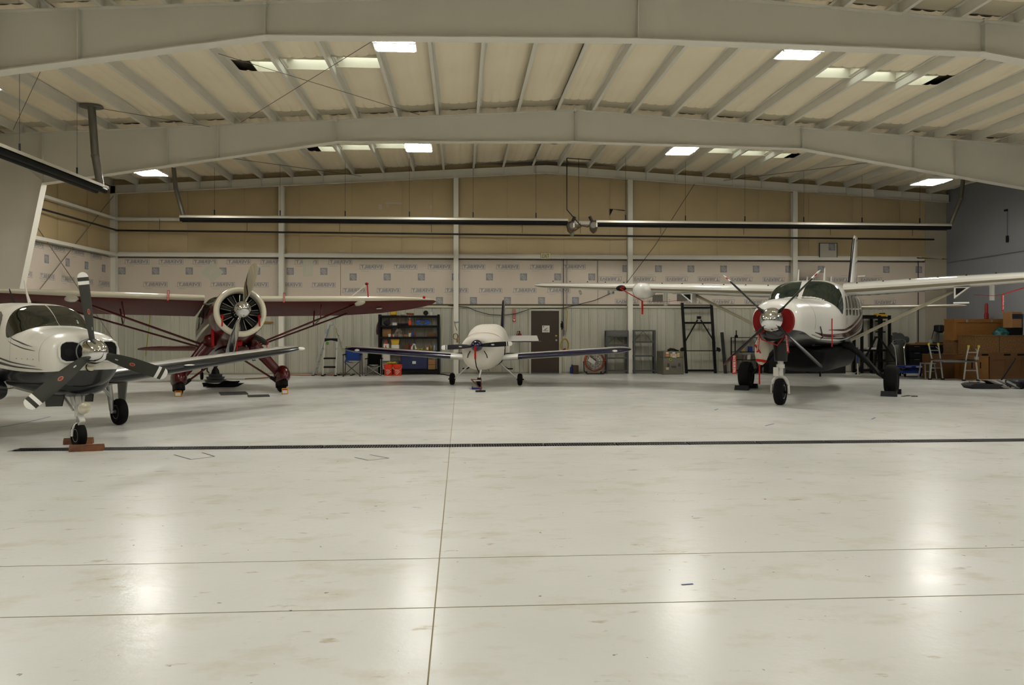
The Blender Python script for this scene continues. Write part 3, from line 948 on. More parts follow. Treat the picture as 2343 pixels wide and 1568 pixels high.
def wing_parts(par, secs, sg, u, l, mats3, pre='wing', m=.015, cap=True):
    """secs: (x, y of leading edge, chord, z, thickness ratio, incidence deg).  three skins: upper, leading edge, lower"""
    base = [0, .004, .012, .03, .06, .1, .17, .27, .4, .55, .7, .85, 1.0]
    ups = sorted(set(base + [max(0, u)]))
    los = sorted(set(base + [l, max(0, -u)]))
    def P(sec, xc, top):
        x, yl, c, z, t, inc = sec
        a, b_ = af(xc, t, m)
        q = (a if top else b_) * c
        i = math.radians(inc)
        yy = xc * c
        return Vector((sg * x, yl + yy * math.cos(i) + q * math.sin(i), z + q * math.cos(i) - yy * math.sin(i)))
    U = [(k, True) for k in reversed(ups)]
    Lo = [(k, False) for k in los]
    if u < 0:
        su, sl = U + [p for p in Lo if 0 < p[0] <= -u], [p for p in Lo if -u <= p[0] <= l]
    else:
        su, sl = [p for p in U if p[0] >= u], [p for p in U if p[0] <= u] + [p for p in Lo if 0 < p[0] <= l]
    sets = (('%s_upper_skin' % pre, su), ('%s_leading_edge' % pre, sl), ('%s_lower_skin' % pre, [p for p in Lo if p[0] >= l]))
    out = []
    for (nm, pts), mt in zip(sets, mats3):
        if mt is None: continue
        mb = MB().loft([[P(sc, *p) for p in pts] for sc in secs], closed=False)
        out.append(obj(nm, mb, mt, par, fix=False, ang=50))
    if cap:
        allp = U + [p for p in Lo if p[0] > 0 and p[0] < 1]
        for e in (0, -1):
            mb = MB().add([P(secs[e], *p) for p in allp], [tuple(range(len(allp)))])
            out.append(obj('%s_end_cap' % pre, mb, mats3[2], par, fix=False))
    return out
def blade(par, hub, phi, R, r0, chord, pitch, mt, bands=(), thick=.10, tipround=.08):
    """phi: degrees from up, clockwise seen from the front; bands: (r start, r end, material)"""
    ph = math.radians(phi)
    er = Vector((math.sin(ph), 0, math.cos(ph)))
    et = Vector((math.cos(ph), 0, -math.sin(ph)))
    ey = Vector((0, 1, 0))
    hub = Vector(hub)
    def ring(r):
        f = (r - r0) / (R - r0)
        c = chord(f)
        if r > R - tipround:
            q = (r - (R - tipround)) / tipround
            c *= math.sqrt(max(.02, 1 - q * q))
        be = math.radians(pitch(f))
        cd_ = et * math.cos(be) + ey * math.sin(be)
        nd = ey * math.cos(be) - et * math.sin(be)
        th = c * (thick + .5 * max(0, .16 - f) / .16)
        return [hub + er * r + cd_ * (c * .5 * math.cos(k)) + nd * (th * .5 * math.sin(k)) for k in [2 * PI * j / 12 for j in range(12)]]
    cuts = sorted(set([r0] + [b_[0] for b_ in bands] + [b_[1] for b_ in bands] + [R]))
    body = None
    segs = []
    for a, c in zip(cuts[:-1], cuts[1:]):
        m_ = mt
        for b_ in bands:
            if abs(b_[0] - a) < 1e-6: m_ = b_[2]
        n = max(2, int((c - a) / R * 22))
        rs = [a + (c - a) * i / n for i in range(n + 1)]
        if c >= R - 1e-6:
            rs += [R - tipround * t for t in (.5, .3, .15, .06, .01)]
            rs = sorted(set(r for r in rs if r >= a))
        segs.append((m_, MB().loft([ring(r) for r in rs], True, True)))
    body = obj('propeller_blade', segs[0][1], segs[0][0], par, ang=60)
    for m_, g in segs[1:]:
        obj('tip_band' if m_ is not mt else 'blade_tip', g, m_, body, ang=60)
    return body, er, et
def wheel(par, c, r, wd, hubr=.5, ax=(1, 0, 0), hubm=None, name='tyre'):
    h = wd / 2
    t = obj(name, MB().lathe([(r * hubr, -h * .75), (r * .75, -h * .98), (r * .92, -h * .8), (r * .985, -h * .45), (r, -h * .2), (r, h * .2), (r * .985, h * .45), (r * .92, h * .8), (r * .75, h * .98), (r * hubr, h * .75)], c, ax, 32), M_tire, par)
    obj('wheel_hub', MB().lathe([(.001, -h * .62), (r * .15, -h * .62), (r * .18, -h * .5), (r * .42, -h * .45), (r * .5, -h * .77), (r * .53, -h * .77), (r * .53, h * .77), (r * .5, h * .77), (r * .42, h * .45), (r * .18, h * .5), (r * .15, h * .62), (.001, h * .62)], c, ax, 24), hubm or M_hub, t)
    return t
def airfoil_bar(par, name, p, q, ch, th, m_, lead=(0, -1, 0)):
    """faired strut: long axis p-q, chord along the flight direction"""
    p, q = Vector(p), Vector(q)
    d = (q - p).normalized()
    c = Vector(lead) - d * d.dot(Vector(lead))
    c.normalize()
    n = d.cross(c)
    mb = MB()
    mb.loft([[e + c * (ch * .5 * math.cos(k)) + n * (th * .5 * math.sin(k)) for k in [2 * PI * j / 12 for j in range(12)]] for e in (p, q)], True, True)
    return obj(name, mb, m_, par, ang=60)
TAGT = {}
def streamer(par, top, ln, wd, normal_rz=0.0, text=True, name='warning_streamer', sway=(0, 0), rings=False):
    """red warning ribbon with REMOVE BEFORE FLIGHT printed along it"""
    e = MB()
    n = 6
    rows = []
    for i in range(n + 1):
        f = i / n
        rows.append([(u * wd / 2 + sway[0] * f, sway[1] * f + .006 * math.sin(f * 7), -ln * f) for u in (-1, 1)])
    e.loft(rows, closed=False)
    back = [[(x, y + .003, z) for x, y, z in r] for r in rows]
    e.loft(back, closed=False)
    o = obj(name, e, M_redtag, par, loc=top, rz=normal_rz, fix=False)
    if text:
        key = (round(ln, 2), round(wd, 3), round(sway[0], 2))
        if key not in TAGT:
            v, f = text_mesh('REMOVE BEFORE FLIGHT', 1.0)
            w_ = max(p[0] for p in v) - min(p[0] for p in v)
            k = ln * .86 / w_
            kz = wd * .62 / .72
            vs = [(-z * kz + sway[0] * (.5 + x * k / ln), -.012 + sway[1] * .5, -ln * .5 - x * k) for x, y, z in v]
            TAGT[key] = multi([((vs, f), 0)], [M_tagtext], 'lettering')
        obj('lettering', TAGT[key], None, o)
    return o

# ================================================================= WHITE TURBOPROP
def turboprop():
    t = thing('turboprop_aircraft', 'white high-wing turboprop with dark belly, maroon stripes and red engine plugs', 'aircraft', (8.8, 19.05, 0), math.radians(-35.0))
    B = Body([(-4.40, 1.74, .30, .30, .34, 2.2, 2.2), (-4.32, 1.74, .42, .38, .40, 2.2, 2.2), (-4.15, 1.74, .49, .43, .44, 2.3, 2.3), (-3.6, 1.73, .56, .485, .47, 2.4, 2.4), (-2.8, 1.72, .65, .52, .50, 2.4, 2.5),
              (-2.2, 1.72, .75, .52, .55, 2.5, 2.7), (-1.97, 1.72, .80, .545, .56, 2.6, 2.8), (-1.6, 1.72, .86, .79, .57, 2.9, 3), (-1.24, 1.72, .88, .97, .58, 3.3, 3), (-.9, 1.72, .87, 1.01, .58, 3.5, 3.2), (0, 1.72, .86, 1.01, .58, 3.4, 3.2),
              (1.6, 1.72, .83, .99, .56, 3.2, 3.0), (3.0, 1.78, .70, .86, .45, 2.8, 2.6), (4.6, 1.95, .46, .6, .36, 2.4, 2.4), (6.0, 2.05, .24, .4, .3, 2.2, 2.2), (7.0, 2.12, .06, .2, .15, 2, 2)])
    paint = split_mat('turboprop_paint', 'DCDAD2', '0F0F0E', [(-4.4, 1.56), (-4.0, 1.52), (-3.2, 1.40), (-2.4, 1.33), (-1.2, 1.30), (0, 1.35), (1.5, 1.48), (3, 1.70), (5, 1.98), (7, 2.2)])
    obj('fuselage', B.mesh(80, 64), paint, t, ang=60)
    maroon = mat('maroon_stripe', '4A1512', .25, coat=.5)
    grey = mat('dark_grey_paint', '262523', .2, coat=.6)
    for sg in (-1, 1):
        obj('maroon_stripe', B.ribbon([(-3.2, 1.50, .006), (-2.2, 1.42, .035), (-1.0, 1.435, .055), (0.2, 1.54, .07), (1.6, 1.74, .085), (3.0, 1.98, .07), (4.4, 2.2, .05)], sg), maroon, t, fix=False)
        obj('maroon_stripe', B.ribbon([(-2.4, 1.55, .004), (-1.6, 1.545, .022), (-.6, 1.60, .03), (.6, 1.75, .034), (1.8, 1.97, .036), (3.0, 2.2, .036)], sg), maroon, t, fix=False)
        obj('grey_stripe', B.ribbon([(-3.35, 1.455, .006), (-2.3, 1.363, .013), (-1.2, 1.347, .015), (0, 1.425, .017), (1.5, 1.59, .018), (3.0, 1.84, .02)], sg), grey, t, fix=False)
        # windshield, side windows
        obj('windshield_pane', B.decal([(-1.90, 1.0), (-1.962, 1.0), (-1.966, 3.0), (-1.96, 10), (-1.935, 30), (-1.87, 52), (-1.78, 70), (-1.66, 81), (-1.56, 84), (-1.42, 76), (-1.30, 58), (-1.23, 44), (-1.24, 24), (-1.26, 6), (-1.263, 3), (-1.266, 1.0), (-1.32, 1.0)], 'ang', sg, .006, 1, 8), M_glass, t, fix=False)
        for k, pts in enumerate(([(-1.22, 1.88), (-.80, 1.88), (-.84, 2.34), (-1.02, 2.34)], [(-.62, 1.90), (-.27, 1.90), (-.27, 2.36), (-.60, 2.36)], [(.0, 1.90), (.40, 1.90), (.40, 2.36), (.0, 2.36)], [(.62, 1.90), (1.02, 1.90), (1.02, 2.36), (.62, 2.36)], [(1.3, 1.92), (1.7, 1.92), (1.7, 2.36), (1.3, 2.36)], [(2.0, 1.96), (2.4, 1.98), (2.4, 2.36), (2.0, 2.36)])):
            obj('cabin_window', B.decal(pts, 'side', sg, .004, 2, 4), M_glass, t, fix=False)
    obj('cowl_seam', MB().loft([[B.pt(y, a, .003) for a in [math.radians(q) for q in range(-110, 111, 6)]] for y in (-3.30, -3.285)], closed=False), M_black, t, fix=False)
    # belly pod
    P = Body([(-2.1, 1.05, .36, .1, .10, 2.6, 2.6), (-1.9, 1.02, .54, .15, .34, 3, 3), (-1.0, 1.0, .66, .2, .44, 4, 4), (1.6, 1.0, .66, .2, .44, 4, 4), (2.8, 1.05, .5, .2, .34, 3, 3), (3.4, 1.12, .25, .12, .08, 2.4, 2.4)])
    obj('cargo_pod', P.mesh(40, 40), mat('black_pod_paint', '070707', .5, spec=.12), t, ang=60)
    # spinner + prop
    hub = (0, -4.62, 1.755)
    obj('spinner', MB().lathe([(.25, .22), (.255, .12), (.25, .04), (.22, -.08), (.16, -.2), (.075, -.28), (.015, -.3)], hub, (0, 1, 0), 32), M_chrome, t, ang=60)
    bl = mat('black_blade', '121316', .4, spec=.25)
    wt, rd = mat('blade_white', 'E4E2DC', .35), mat('blade_red', 'A51A14', .35)
    for ph in (-46, 44, 134, 226):
        blade(t, hub, ph, 1.33, .2, lambda f: .13 + .18 * math.sin(min(1, f * 1.25) * PI / 2) - .13 * f, lambda f: -88 + 4 * f, bl, ((1.12, 1.18, wt), (1.18, 1.24, rd), (1.24, 1.33, wt)) if ph in (-46, 44) else (), thick=.17)
    # intakes covers
    for sg in (-1, 1):
        mb = MB()
        ol = [(.25 + .145 * math.cos(k), -.02 + .245 * math.sin(k)) for k in [2 * PI * j / 24 for j in range(24)]]
        mb.prism([(sg * x, z) for x, z in ol], lambda u, v, q: (u, -4.50 + q, 1.755 + v), .16)
        p = obj('inlet_plug', mb, M_red, t, ang=50)
        streamer(p, (sg * .26, -4.51, 1.52), .42, .045, sway=(.04 * sg, 0), name='warning_streamer')
    obj('plug_strap', MB().tube([(-.3, -4.52, 1.52), (-.2, -4.55, 1.36), (.1, -4.55, 1.25), (.3, -4.5, 1.52)], .012, 6), M_redtag, t)
    obj('air_intake', MB().prism([(-.22, 0), (.22, 0), (.16, -.1), (-.16, -.1)], lambda u, v, q: (u, -4.36 + q, 1.43 + v), .1), M_black, t)
    # exhaust with white cover
    obj('exhaust_cover', MB().tube([(-.30, -3.95, 1.38), (-.32, -4.0, 1.24), (-.33, -4.03, 1.05), (-.34, -4.05, .90), (-.345, -4.05, .83)], [.13, .15, .14, .10, .04], 20), mat('white_canvas', 'B4AD9C', .8, bump=.3, bscale=5), t)
    obj('cover_trim', MB().tube([(-.337, -4.045, .94), (-.343, -4.05, .885)], [.118, .098], 20), M_redtag, t)
    obj('cover_stripe', MB().prism([(0, 0), (.03, .02), (.14, -.16), (.12, -.17)], lambda u, v, q: (-.44 + u, -4.22 + q, 1.24 + v), .03), M_redtag, t)
    streamer(t, (-.36, -4.1, .88), .45, .03, text=False)
    # wings
    boot = mat('taupe_deice_boot', '8B8069', .35)
    for sg in (-1, 1):
        secs = [(.72, -.62, 2.0, 2.52, .17, 2.5), (2.0, -.62, 1.98, 2.575, .17, 2.3), (4.0, -.55, 1.72, 2.67, .155, 1.5), (6.5, -.46, 1.42, 2.79, .13, .5), (7.6, -.42, 1.28, 2.845, .12, 0), (7.85, -.34, 1.10, 2.86, .10, 0), (7.95, -.18, .75, 2.865, .06, 0)]
        wing_parts(t, secs, sg, -.002, .04, (M_whitep, boot, M_whitep), m=.02)
        # white line along the boot
        mb = MB().loft([[Vector((sg * s[0], s[1] - .006 + dy, s[3] + dz)) for dy, dz in ((0, .018), (.0, .028))] for s in secs[:5]], closed=False)
        obj('boot_line', mb, mat('boot_edge', 'D8D2C2', .4), t, fix=False)
        lo, hi = Vector((sg * .80, .15, 1.30)), Vector((sg * 3.15, .0, 2.52))
        airfoil_bar(t, 'wing_strut', lo, hi, .26, .075, mat('strut_cream', 'A59C82', .3), )
        mb = MB().prism([(0, .06), (.32, .06), (0, -.20)], lambda u, v, q: (sg * (3.02 + u), -.42 + q, 2.45 + v), .4)
        cf = obj('strut_cuff', mb, M_whitep, t)
        obj('cuff_face', MB().prism([(.035, .035), (.24, .035), (.035, -.13)], lambda u, v, q: (sg * (3.02 + u), -.426 + q, 2.45 + v), .004), M_black, cf)
        for x in (5.0, 5.9, 6.9):
            obj('aileron_hinge', MB().cyl((sg * x, .75, 2.72), (sg * x, .85, 2.62), .04, 10), M_whitep, t)
        for k in range(12):
            x = 1.0 + k * .56
            obj('stall_strip', MB().prism([(0, 0), (.05, 0), (.025, .03)], lambda u, v, q: (sg * (x + u), -.56 + .02 * x + q, 2.60 + .048 * x + v), .02), M_black, t)
        # pitot / light cut-out with red cover
        xl = 5.0
        so = 1.05 if sg > 0 else .7
        obj('landing_light_housing', MB().sphere((sg * xl, -.50, 2.69), (.16, .06, .085), 16, 8), M_black, t)
        obj('light_cover', MB().sphere((sg * (xl - .06), -.56, 2.70), (.07, .03, .04), 10, 6), M_red, t)
        obj('pitot_strap', MB().bar((sg * (xl - .0), -.58, 2.68), (sg * (xl - so), -.7, 2.32), .025, .02), M_redtag, t)
        streamer(t, (sg * (xl - so), -.7, 2.32), .36, .05, sway=(0, 0), text=(sg > 0), normal_rz=math.radians(36))
        obj('red_cord', MB().tube([(sg * (xl - so), -.68, 2.32), (sg * 3.8, -.4, 2.30), (sg * 3.4, -.1, 2.34)], .005, 5), M_redtag, t)
    obj('radar_pod', MB().tube([(-4.35, -1.0, 2.60), (-4.35, -.95, 2.60), (-4.35, -.8, 2.60), (-4.35, -.5, 2.60), (-4.35, -.1, 2.62), (-4.35, .4, 2.66)], [.03, .12, .2, .23, .2, .06], 20), M_whitep, t, ang=60)
    for x in (-4.05, -4.78, 3.75):
        obj('wing_pylon', MB().cyl((x, .4, 2.62), (x, .4, 2.22), .055, 12), M_whitep, t)
        if x < 0: obj('flap_fairing', MB().box(x + .15, x + .45, .9, .94, 2.35, 2.55), mat('grey_panel', '8F8C84', .5), t)
    # tail
    wing_parts(t, [(.08, 5.6, 1.2, 2.22, .11, 0), (2.9, 5.85, .85, 2.25, .1, 0), (3.12, 6.0, .6, 2.25, .06, 0)], 1, .02, .06, (M_whitep, boot, M_whitep), pre='tailplane', m=0)
    wing_parts(t, [(.08, 5.6, 1.2, 2.22, .11, 0), (2.9, 5.85, .85, 2.25, .1, 0), (3.12, 6.0, .6, 2.25, .06, 0)], -1, .02, .06, (M_whitep, boot, M_whitep), pre='tailplane', m=0)
    obj('elevator_horn', MB().box(2.8, 3.2, 5.55, 5.7, 2.30, 2.34), M_whitep, t)
    fin = MB()
    rr = []
    for z, yl, ch, th in ((2.3, 4.6, 2.4, .08), (2.7, 5.25, 1.75, .09), (4.45, 6.35, .95, .07), (4.55, 6.5, .75, .04)):
        rr.append([Vector(((af(xc, th, 0)[0] if q else -af(xc, th, 0)[0]) * ch * 1.0, yl + xc * ch, z)) for q, xc in [(1, k) for k in (1, .6, .3, .1, .03, 0)] + [(0, k) for k in (.03, .1, .3, .6)]])
    fin.loft(rr, True, True)
    obj('tail_fin', fin, M_whitep, t)
    obj('fin_boot', MB().loft([[Vector((s_ * .035, yl_ + .02, z_)), Vector((0, yl_ - .012, z_))] for s_, yl_, z_ in ((1, 5.27, 2.72), (1, 6.36, 4.44))], closed=False).loft([[Vector((-.035, yl_ + .02, z_)), Vector((0, yl_ - .012, z_))] for yl_, z_ in ((5.27, 2.72), (6.36, 4.44))], closed=False), M_black, t)
    obj('fin_stripe', MB().prism([(6.45, 3.3), (6.52, 3.3), (6.25, 2.5), (6.1, 2.4)], lambda u, v, q: (.08, u, v), .004), maroon, t)
    obj('rudder_tab', MB().box(.05, .28, 6.9, 6.95, 3.25, 3.28), M_whitep, t)
    # nose gear
    ny = -3.85
    obj('nose_leg_fairing', MB().tube([(0, ny + .1, 1.3), (0, ny + .06, .9)], [.17, .13], 14), mat('dark_leg', '1B1B1A', .3), t)
    wl = mat('white_gear_paint', 'CFCDC6', .35)
    obj('nose_oleo', MB().cyl((0, ny + .05, .95), (0, ny, .6), .06, 14), wl, t)
    obj('oleo_collar', MB().cyl((0, ny + .03, .84), (0, ny + .03, .76), .085, 14).box(-.12, -.02, ny - .09, ny - .05, .6, .78), wl, t)
    obj('torque_link', MB().bar((0, ny + .12, .85), (0, ny + .24, .7), .1, .03).bar((0, ny + .24, .7), (0, ny + .1, .58), .1, .03), M_alu, t)
    fk = [(math.cos(a) * .17, ny, .34 + math.sin(a) * .26) for a in [PI * k / 12 for k in range(13)]]
    obj('wheel_fork', MB().tube([(.17, ny, .24)] + fk + [(-.17, ny, .24)], .026, 10, flat=(1, 1.3)), wl, t)
    wheel(t, (0, ny, .275), .275, .2, .5, hubm=wl)
    obj('axle', MB().cyl((-.19, ny, .27), (.19, ny, .27), .025, 10), M_black, t)
    # main gear
    for sg in (-1, 1):
        pts = [(sg * .62, 0, 1.18), (sg * .82, 0, 1.12), (sg * 1.0, 0, .98), (sg * 1.22, .0, .74), (sg * 1.42, 0, .52), (sg * 1.58, 0, .40)]
        obj('gear_leg', MB().tube(pts, [.085, .08, .07, .062, .055, .05], 12), M_black, t, ang=60)
        obj('brake_line', MB().tube([(sg * 1.2, -.1, .85), (sg * 1.4, -.1, .58), (sg * 1.52, -.08, .4)], .01, 5), M_blackpipe, t)
        wheel(t, (sg * 1.71, 0, .36), .36, .3, .48)
    # antennas, door handle, pitot, step, tail stand
    for x, y, h, r in ((-.28, -.7, .32, .018), (.25, -.3, .36, .02)):
        obj('antenna', MB().tube([(x, y, 2.66), (x, y + .12, 2.70 + h)], [r * 1.6, r * .6], 8), M_whitep, t)
    for x, y in ((-.1, -.6), (.0, -.6), (.42, -.4)):
        obj('antenna', MB().prism([(0, 0), (.14, 0), (.12, .14), (.05, .14)], lambda u, v, q: (x + q, y + u, 2.70 + v), .015), M_whitep, t)
    p = B.side(-1.0, 1.72, 1, .01)
    obj('door_handle', MB().cbox(p, (.03, .14, .03)).cbox(p + Vector((.01, -.05, .05)), (.02, .02, .1)), M_alu, t)
    streamer(t, B.side(-2.3, 1.80, 1, .03), .62, .024, text=False, normal_rz=math.radians(30))
    obj('cover_cord', MB().tube([B.side(-3.0, 1.62, 1, .02), B.side(-2.6, 1.40, 1, .03), B.side(-2.3, 1.2, 1, .03), B.side(-1.0, 1.22, 1, .03), B.side(-.2, 1.12, 1, .05)], .012, 6), M_blackpipe, t)
    obj('belly_antenna', MB().box(-.015, .015, .6, .68, .35, .64), M_black, t)
    # streamer on the lower propeller blade
    ph = math.radians(226)
    tip = Vector((math.sin(ph), 0, math.cos(ph))) * 1.0 + Vector(hub)
    streamer(t, tip + Vector((0, -.05, 0)), .40, .085, normal_rz=math.radians(30), name='warning_streamer')
    obj('blade_sock', MB().tube([Vector(hub) + Vector((math.sin(ph), 0, math.cos(ph))) * 1.02, Vector(hub) + Vector((math.sin(ph), 0, math.cos(ph))) * 1.345], [.045, .012], 10, flat=(.35, 1)), M_redtag, t)
    return t
turboprop()

# ================================================================= MAROON RADIAL-ENGINED AIRCRAFT
def radial():
    t = thing('radial_engine_aircraft', 'maroon high-wing taildragger with round cream cowling and polished propeller', 'aircraft', (-5.53, 19.42, 0), math.radians(25.5))
    t.rotation_euler = (math.radians(-11), 0, math.radians(25.5))
    mar = mat('maroon_gloss', '450B0A', .25, coat=.12, spec=.35)
    cream = mat('cream_gloss', 'D6CFB8', .18, coat=.7)
    under = mat('maroon_fabric', '5A1514', .55, spec=.25)
    Z = 1.72
    # cowl: outer maroon shell, cream lip ring
    obj('cowling', MB().lathe([(.585, -1.42), (.60, -1.3), (.60, -.9), (.585, -.6), (.56, -.58)], (0, 0, Z), (0, 1, 0), 48, caps=False), mar, t, ang=60)
    obj('cowling_lip', MB().lathe([(.585, -1.415), (.582, -1.47), (.555, -1.53), (.515, -1.555), (.475, -1.53), (.455, -1.46), (.45, -1.35)], (0, 0, Z), (0, 1, 0), 56, caps=False), cream, t, ang=60)
    obj('engine_baffle', MB().lathe([(.001, -1.18), (.46, -1.18), (.46, -1.16), (.001, -1.16)], (0, 0, Z), (0, 1, 0), 32), M_black, t)
    crank = obj('crankcase', MB().lathe([(.05, -1.52), (.17, -1.45), (.2, -1.3), (.2, -1.18)], (0, 0, Z), (0, 1, 0), 24), mat('dark_engine', '1A1917', .4, .4), t)
    fin_m = mat('engine_fin', '0E0D0C', .5, spec=.25)
    for k in range(9):
        a = 2 * PI * k / 9 + .2
        d = Vector((math.sin(a), 0, math.cos(a)))
        c = Vector((0, -1.28, Z))
        cy = obj('cylinder', MB().cyl(c + d * .18, c + d * .43, .085, 12), fin_m, t)
        for q in (-.07, .07):
            s = Vector((math.cos(a), 0, -math.sin(a)))
            obj('pushrod_tube', MB().cyl(c + d * .19 + s * q * .6 + Vector((0, -.1, 0)), c + d * .42 + s * q + Vector((0, -.08, 0)), .010, 6), mat('pushrod_metal', '9A968A', .3, .7), cy)
    hub = (0, -1.66, Z)
    obj('spinner', MB().lathe([(.19, .12), (.195, .0), (.185, -.1), (.14, -.2), (.07, -.255), (.012, -.27)], hub, (0, 1, 0), 32), M_chrome, t, ang=60)
    for ph in (17, 197):
        blade(t, hub, ph, 1.16, .12, lambda f: .09 + .17 * math.sin(min(1, f * 1.7) * PI / 2) - .10 * max(0, f - .5), lambda f: -58 + 34 * f, M_chrome, (), .09, .14)
    # fuselage
    B = Body([(-.62, Z, .56, .56, .56, 2.1, 2.1), (-.3, 1.70, .58, .60, .60, 2.3, 2.3), (0.0, 1.70, .60, .68, .62, 2.6, 2.6), (.35, 1.70, .61, .78, .63, 3, 2.8), (1.3, 1.70, .60, .78, .60, 3, 2.8), (2.2, 1.68, .50, .58, .52, 2.6, 2.6), (3.6, 1.68, .32, .34, .36, 2.3, 2.3), (4.8, 1.70, .15, .2, .2, 2.1, 2.1), (5.5, 1.72, .04, .1, .1, 2, 2)])
    obj('fuselage', B.mesh(80, 96), mar, t, ang=60)
    for sg in (-1, 1):
        obj('windshield_pane', B.decal([(-.55, 3), (-.54, 30), (-.46, 56), (-.28, 78), (-.06, 74), (.20, 56), (.28, 30), (.28, 3)], 'ang', sg, .012, 1, 8), M_glass, t, fix=False)
        obj('windshield_post', MB().tube([B.pt(-.50, sg * math.radians(46), .018), B.pt(-.1, sg * math.radians(48), .02), B.pt(.28, sg * math.radians(50), .018)], .018, 8), M_alu, t)
        obj('cabin_window', B.decal([(.0, 1.78), (.55, 1.78), (.55, 2.30), (.16, 2.30)], 'side', sg, .012, 1, 4), M_glass, t, fix=False)
        obj('cabin_window', B.decal([(.66, 1.78), (1.35, 1.78), (1.30, 2.28), (.66, 2.30)], 'side', sg, .012, 1, 4), M_glass, t, fix=False)
        obj('cream_stripe', B.ribbon([(-.6, 1.60, .02), (.5, 1.58, .045), (2.0, 1.62, .05), (3.5, 1.68, .04), (5, 1.72, .02)], sg), cream, t, fix=False)
        # wing
        secs = [(.57, -.12, 1.85, 2.365, .13, 3), (3.4, -.12, 1.85, 2.42, .125, 3), (4.5, -.08, 1.62, 2.45, .11, 3), (5.25, .0, 1.15, 2.462, .09, 3), (5.55, .10, .78, 2.465, .07, 3), (5.72, .30, .40, 2.465, .05, 3)]
        wing_parts(t, secs, sg, .05, .055, (cream, cream, under), m=.012)
        # struts
        a, b_ = Vector((sg * .52, -.02, 1.16)), Vector((sg * 3.35, .25, 2.34))
        airfoil_bar(t, 'wing_strut', a, b_, .12, .05, mar)
        a2, b2 = Vector((sg * .52, .22, 1.14)), Vector((sg * 3.35, 1.25, 2.27))
        airfoil_bar(t, 'wing_strut', a2, b2, .10, .045, mar)
        f = .63
        p, p2 = a.lerp(b_, f), a2.lerp(b2, f)
        obj('jury_strut', MB().cyl(p, (p.x + sg * .06, p.y + .05, 2.34), .016, 8), mar, t)
        obj('jury_strut', MB().cyl(p2, (p2.x + sg * .06, p2.y + .05, 2.29), .016, 8), mar, t)
        obj('jury_strut', MB().cyl(p, p2, .014, 8), mar, t)
        # strut-end fairing and lights
        obj('strut_fairing', MB().sphere((sg * 3.38, .2, 2.35), (.17, .28, .07), 14, 8), cream, t)
        obj('inspection_light', MB().lathe([(.09, 0), (.09, .012), (.05, .02)], (sg * 4.1, .62, 2.30), (0, 0, -1), 16), M_chrome, t)
        streamer(t, (sg * 1.38 if sg < 0 else 1.32, -.16, 2.50), .26, .05, text=True, sway=(-.02, 0))
        # gear
        up, dn = Vector((sg * .50, -.05, 1.22)), Vector((sg * 1.10, -.05, .50))
        mb = MB()
        mb.tube([up, up.lerp(dn, .5), dn], [.17, .13, .11], 16, flat=(.55, 1.0))
        obj('gear_leg', mb, mar, t, ang=60)
        obj('leg_fairing', MB().sphere(up + Vector((0, 0, .06)), (.16, .34, .16), 16, 10), mar, t)
        W_ = Body([(-.48, .33, .04, .05, .05, 2, 2), (-.40, .36, .12, .17, .10, 2.2, 2.6), (-.2, .37, .17, .27, .14, 2.3, 3), (0, .37, .175, .29, .15, 2.3, 3), (.25, .36, .14, .23, .12, 2.2, 2.6), (.5, .34, .06, .1, .06, 2, 2), (.62, .33, .01, .02, .02, 2, 2)])
        mb = W_.mesh(24, 28)
        mb.v = [(x + sg * 1.19, y, z) for x, y, z in mb.v]
        obj('wheel_pant', mb, mar, t, ang=60)
        obj('pant_skirt', MB().loft([[(sg * 1.19 + W_.pt(.0, k_).x * f_, -.05 + .28 * math.cos(k_ * 1.0) * 0 + yy, zz) for k_ in ()] for f_, yy, zz in ()] if False else [[(sg * 1.19 + .135 * math.cos(q), -.02 + .33 * math.sin(q), z) for q in [2 * PI * k / 20 for k in range(20)]] for z in (.13, .27)], True, False), M_black, t)
        wheel(t, (sg * 1.19, 0, .29), .29, .18, .5)
        obj('gear_brace', MB().cyl((sg * .06, .1, 1.02), (sg * 1.04, .0, .30), .024, 8), mar, t)
        obj('brace_end', MB().cyl((sg * .93, .01, .38), (sg * 1.06, .0, .28), .045, 8), M_black, t)
        # engine inlet plugs with streamers
        obj('inlet_plug', MB().sphere((sg * .40, -1.50, 1.60), (.05, .05, .042), 12, 8), M_red, t)
        streamer(t, (sg * .40 - .01, -1.56, 1.585), .23, .035, text=False, sway=(-.02 if sg < 0 else .005, 0))
        # tailplane
        secs = [(.10, 4.35, .95, 1.93, .09, -1), (1.2, 4.5, .80, 1.95, .085, -1), (1.55, 4.62, .6, 1.955, .07, -1), (1.72, 4.8, .3, 1.955, .05, -1)]
        wing_parts(t, secs, sg, .05, .04, (cream, mar, under), pre='tailplane', m=0)
        obj('landing_step', MB().tube([(sg * .45, .5, 1.12), (sg * .62, .5, .88), (sg * .68, .5, .88), (sg * .5, .5, 1.12)], .014, 6), M_black, t)
    rr = []
    for z, yl, ch, th in ((1.8, 3.9, 1.6, .1), (2.3, 4.35, 1.2, .1), (2.9, 4.7, .75, .08), (3.05, 4.9, .35, .04)):
        rr.append([Vector(((af(xc, th, 0)[0] if q else -af(xc, th, 0)[0]) * ch, yl + xc * ch, z)) for q, xc in [(1, k) for k in (1, .6, .3, .1, .03, 0)] + [(0, k) for k in (.03, .1, .3, .6)]])
    obj('tail_fin', MB().loft(rr, True, True), mar, t)
    # exhaust, belly plug, tail wheel, pitot
    ex = obj('exhaust_stack', MB().tube([(.42, -.8, 1.26), (.55, -.85, 1.18), (.68, -.8, 1.10)], .065, 14), mat('burnt_exhaust', '2A2622', .6, .5), t)
    obj('exhaust_plug', MB().sphere((.69, -.8, 1.10), .058, 12, 8), M_red, ex)
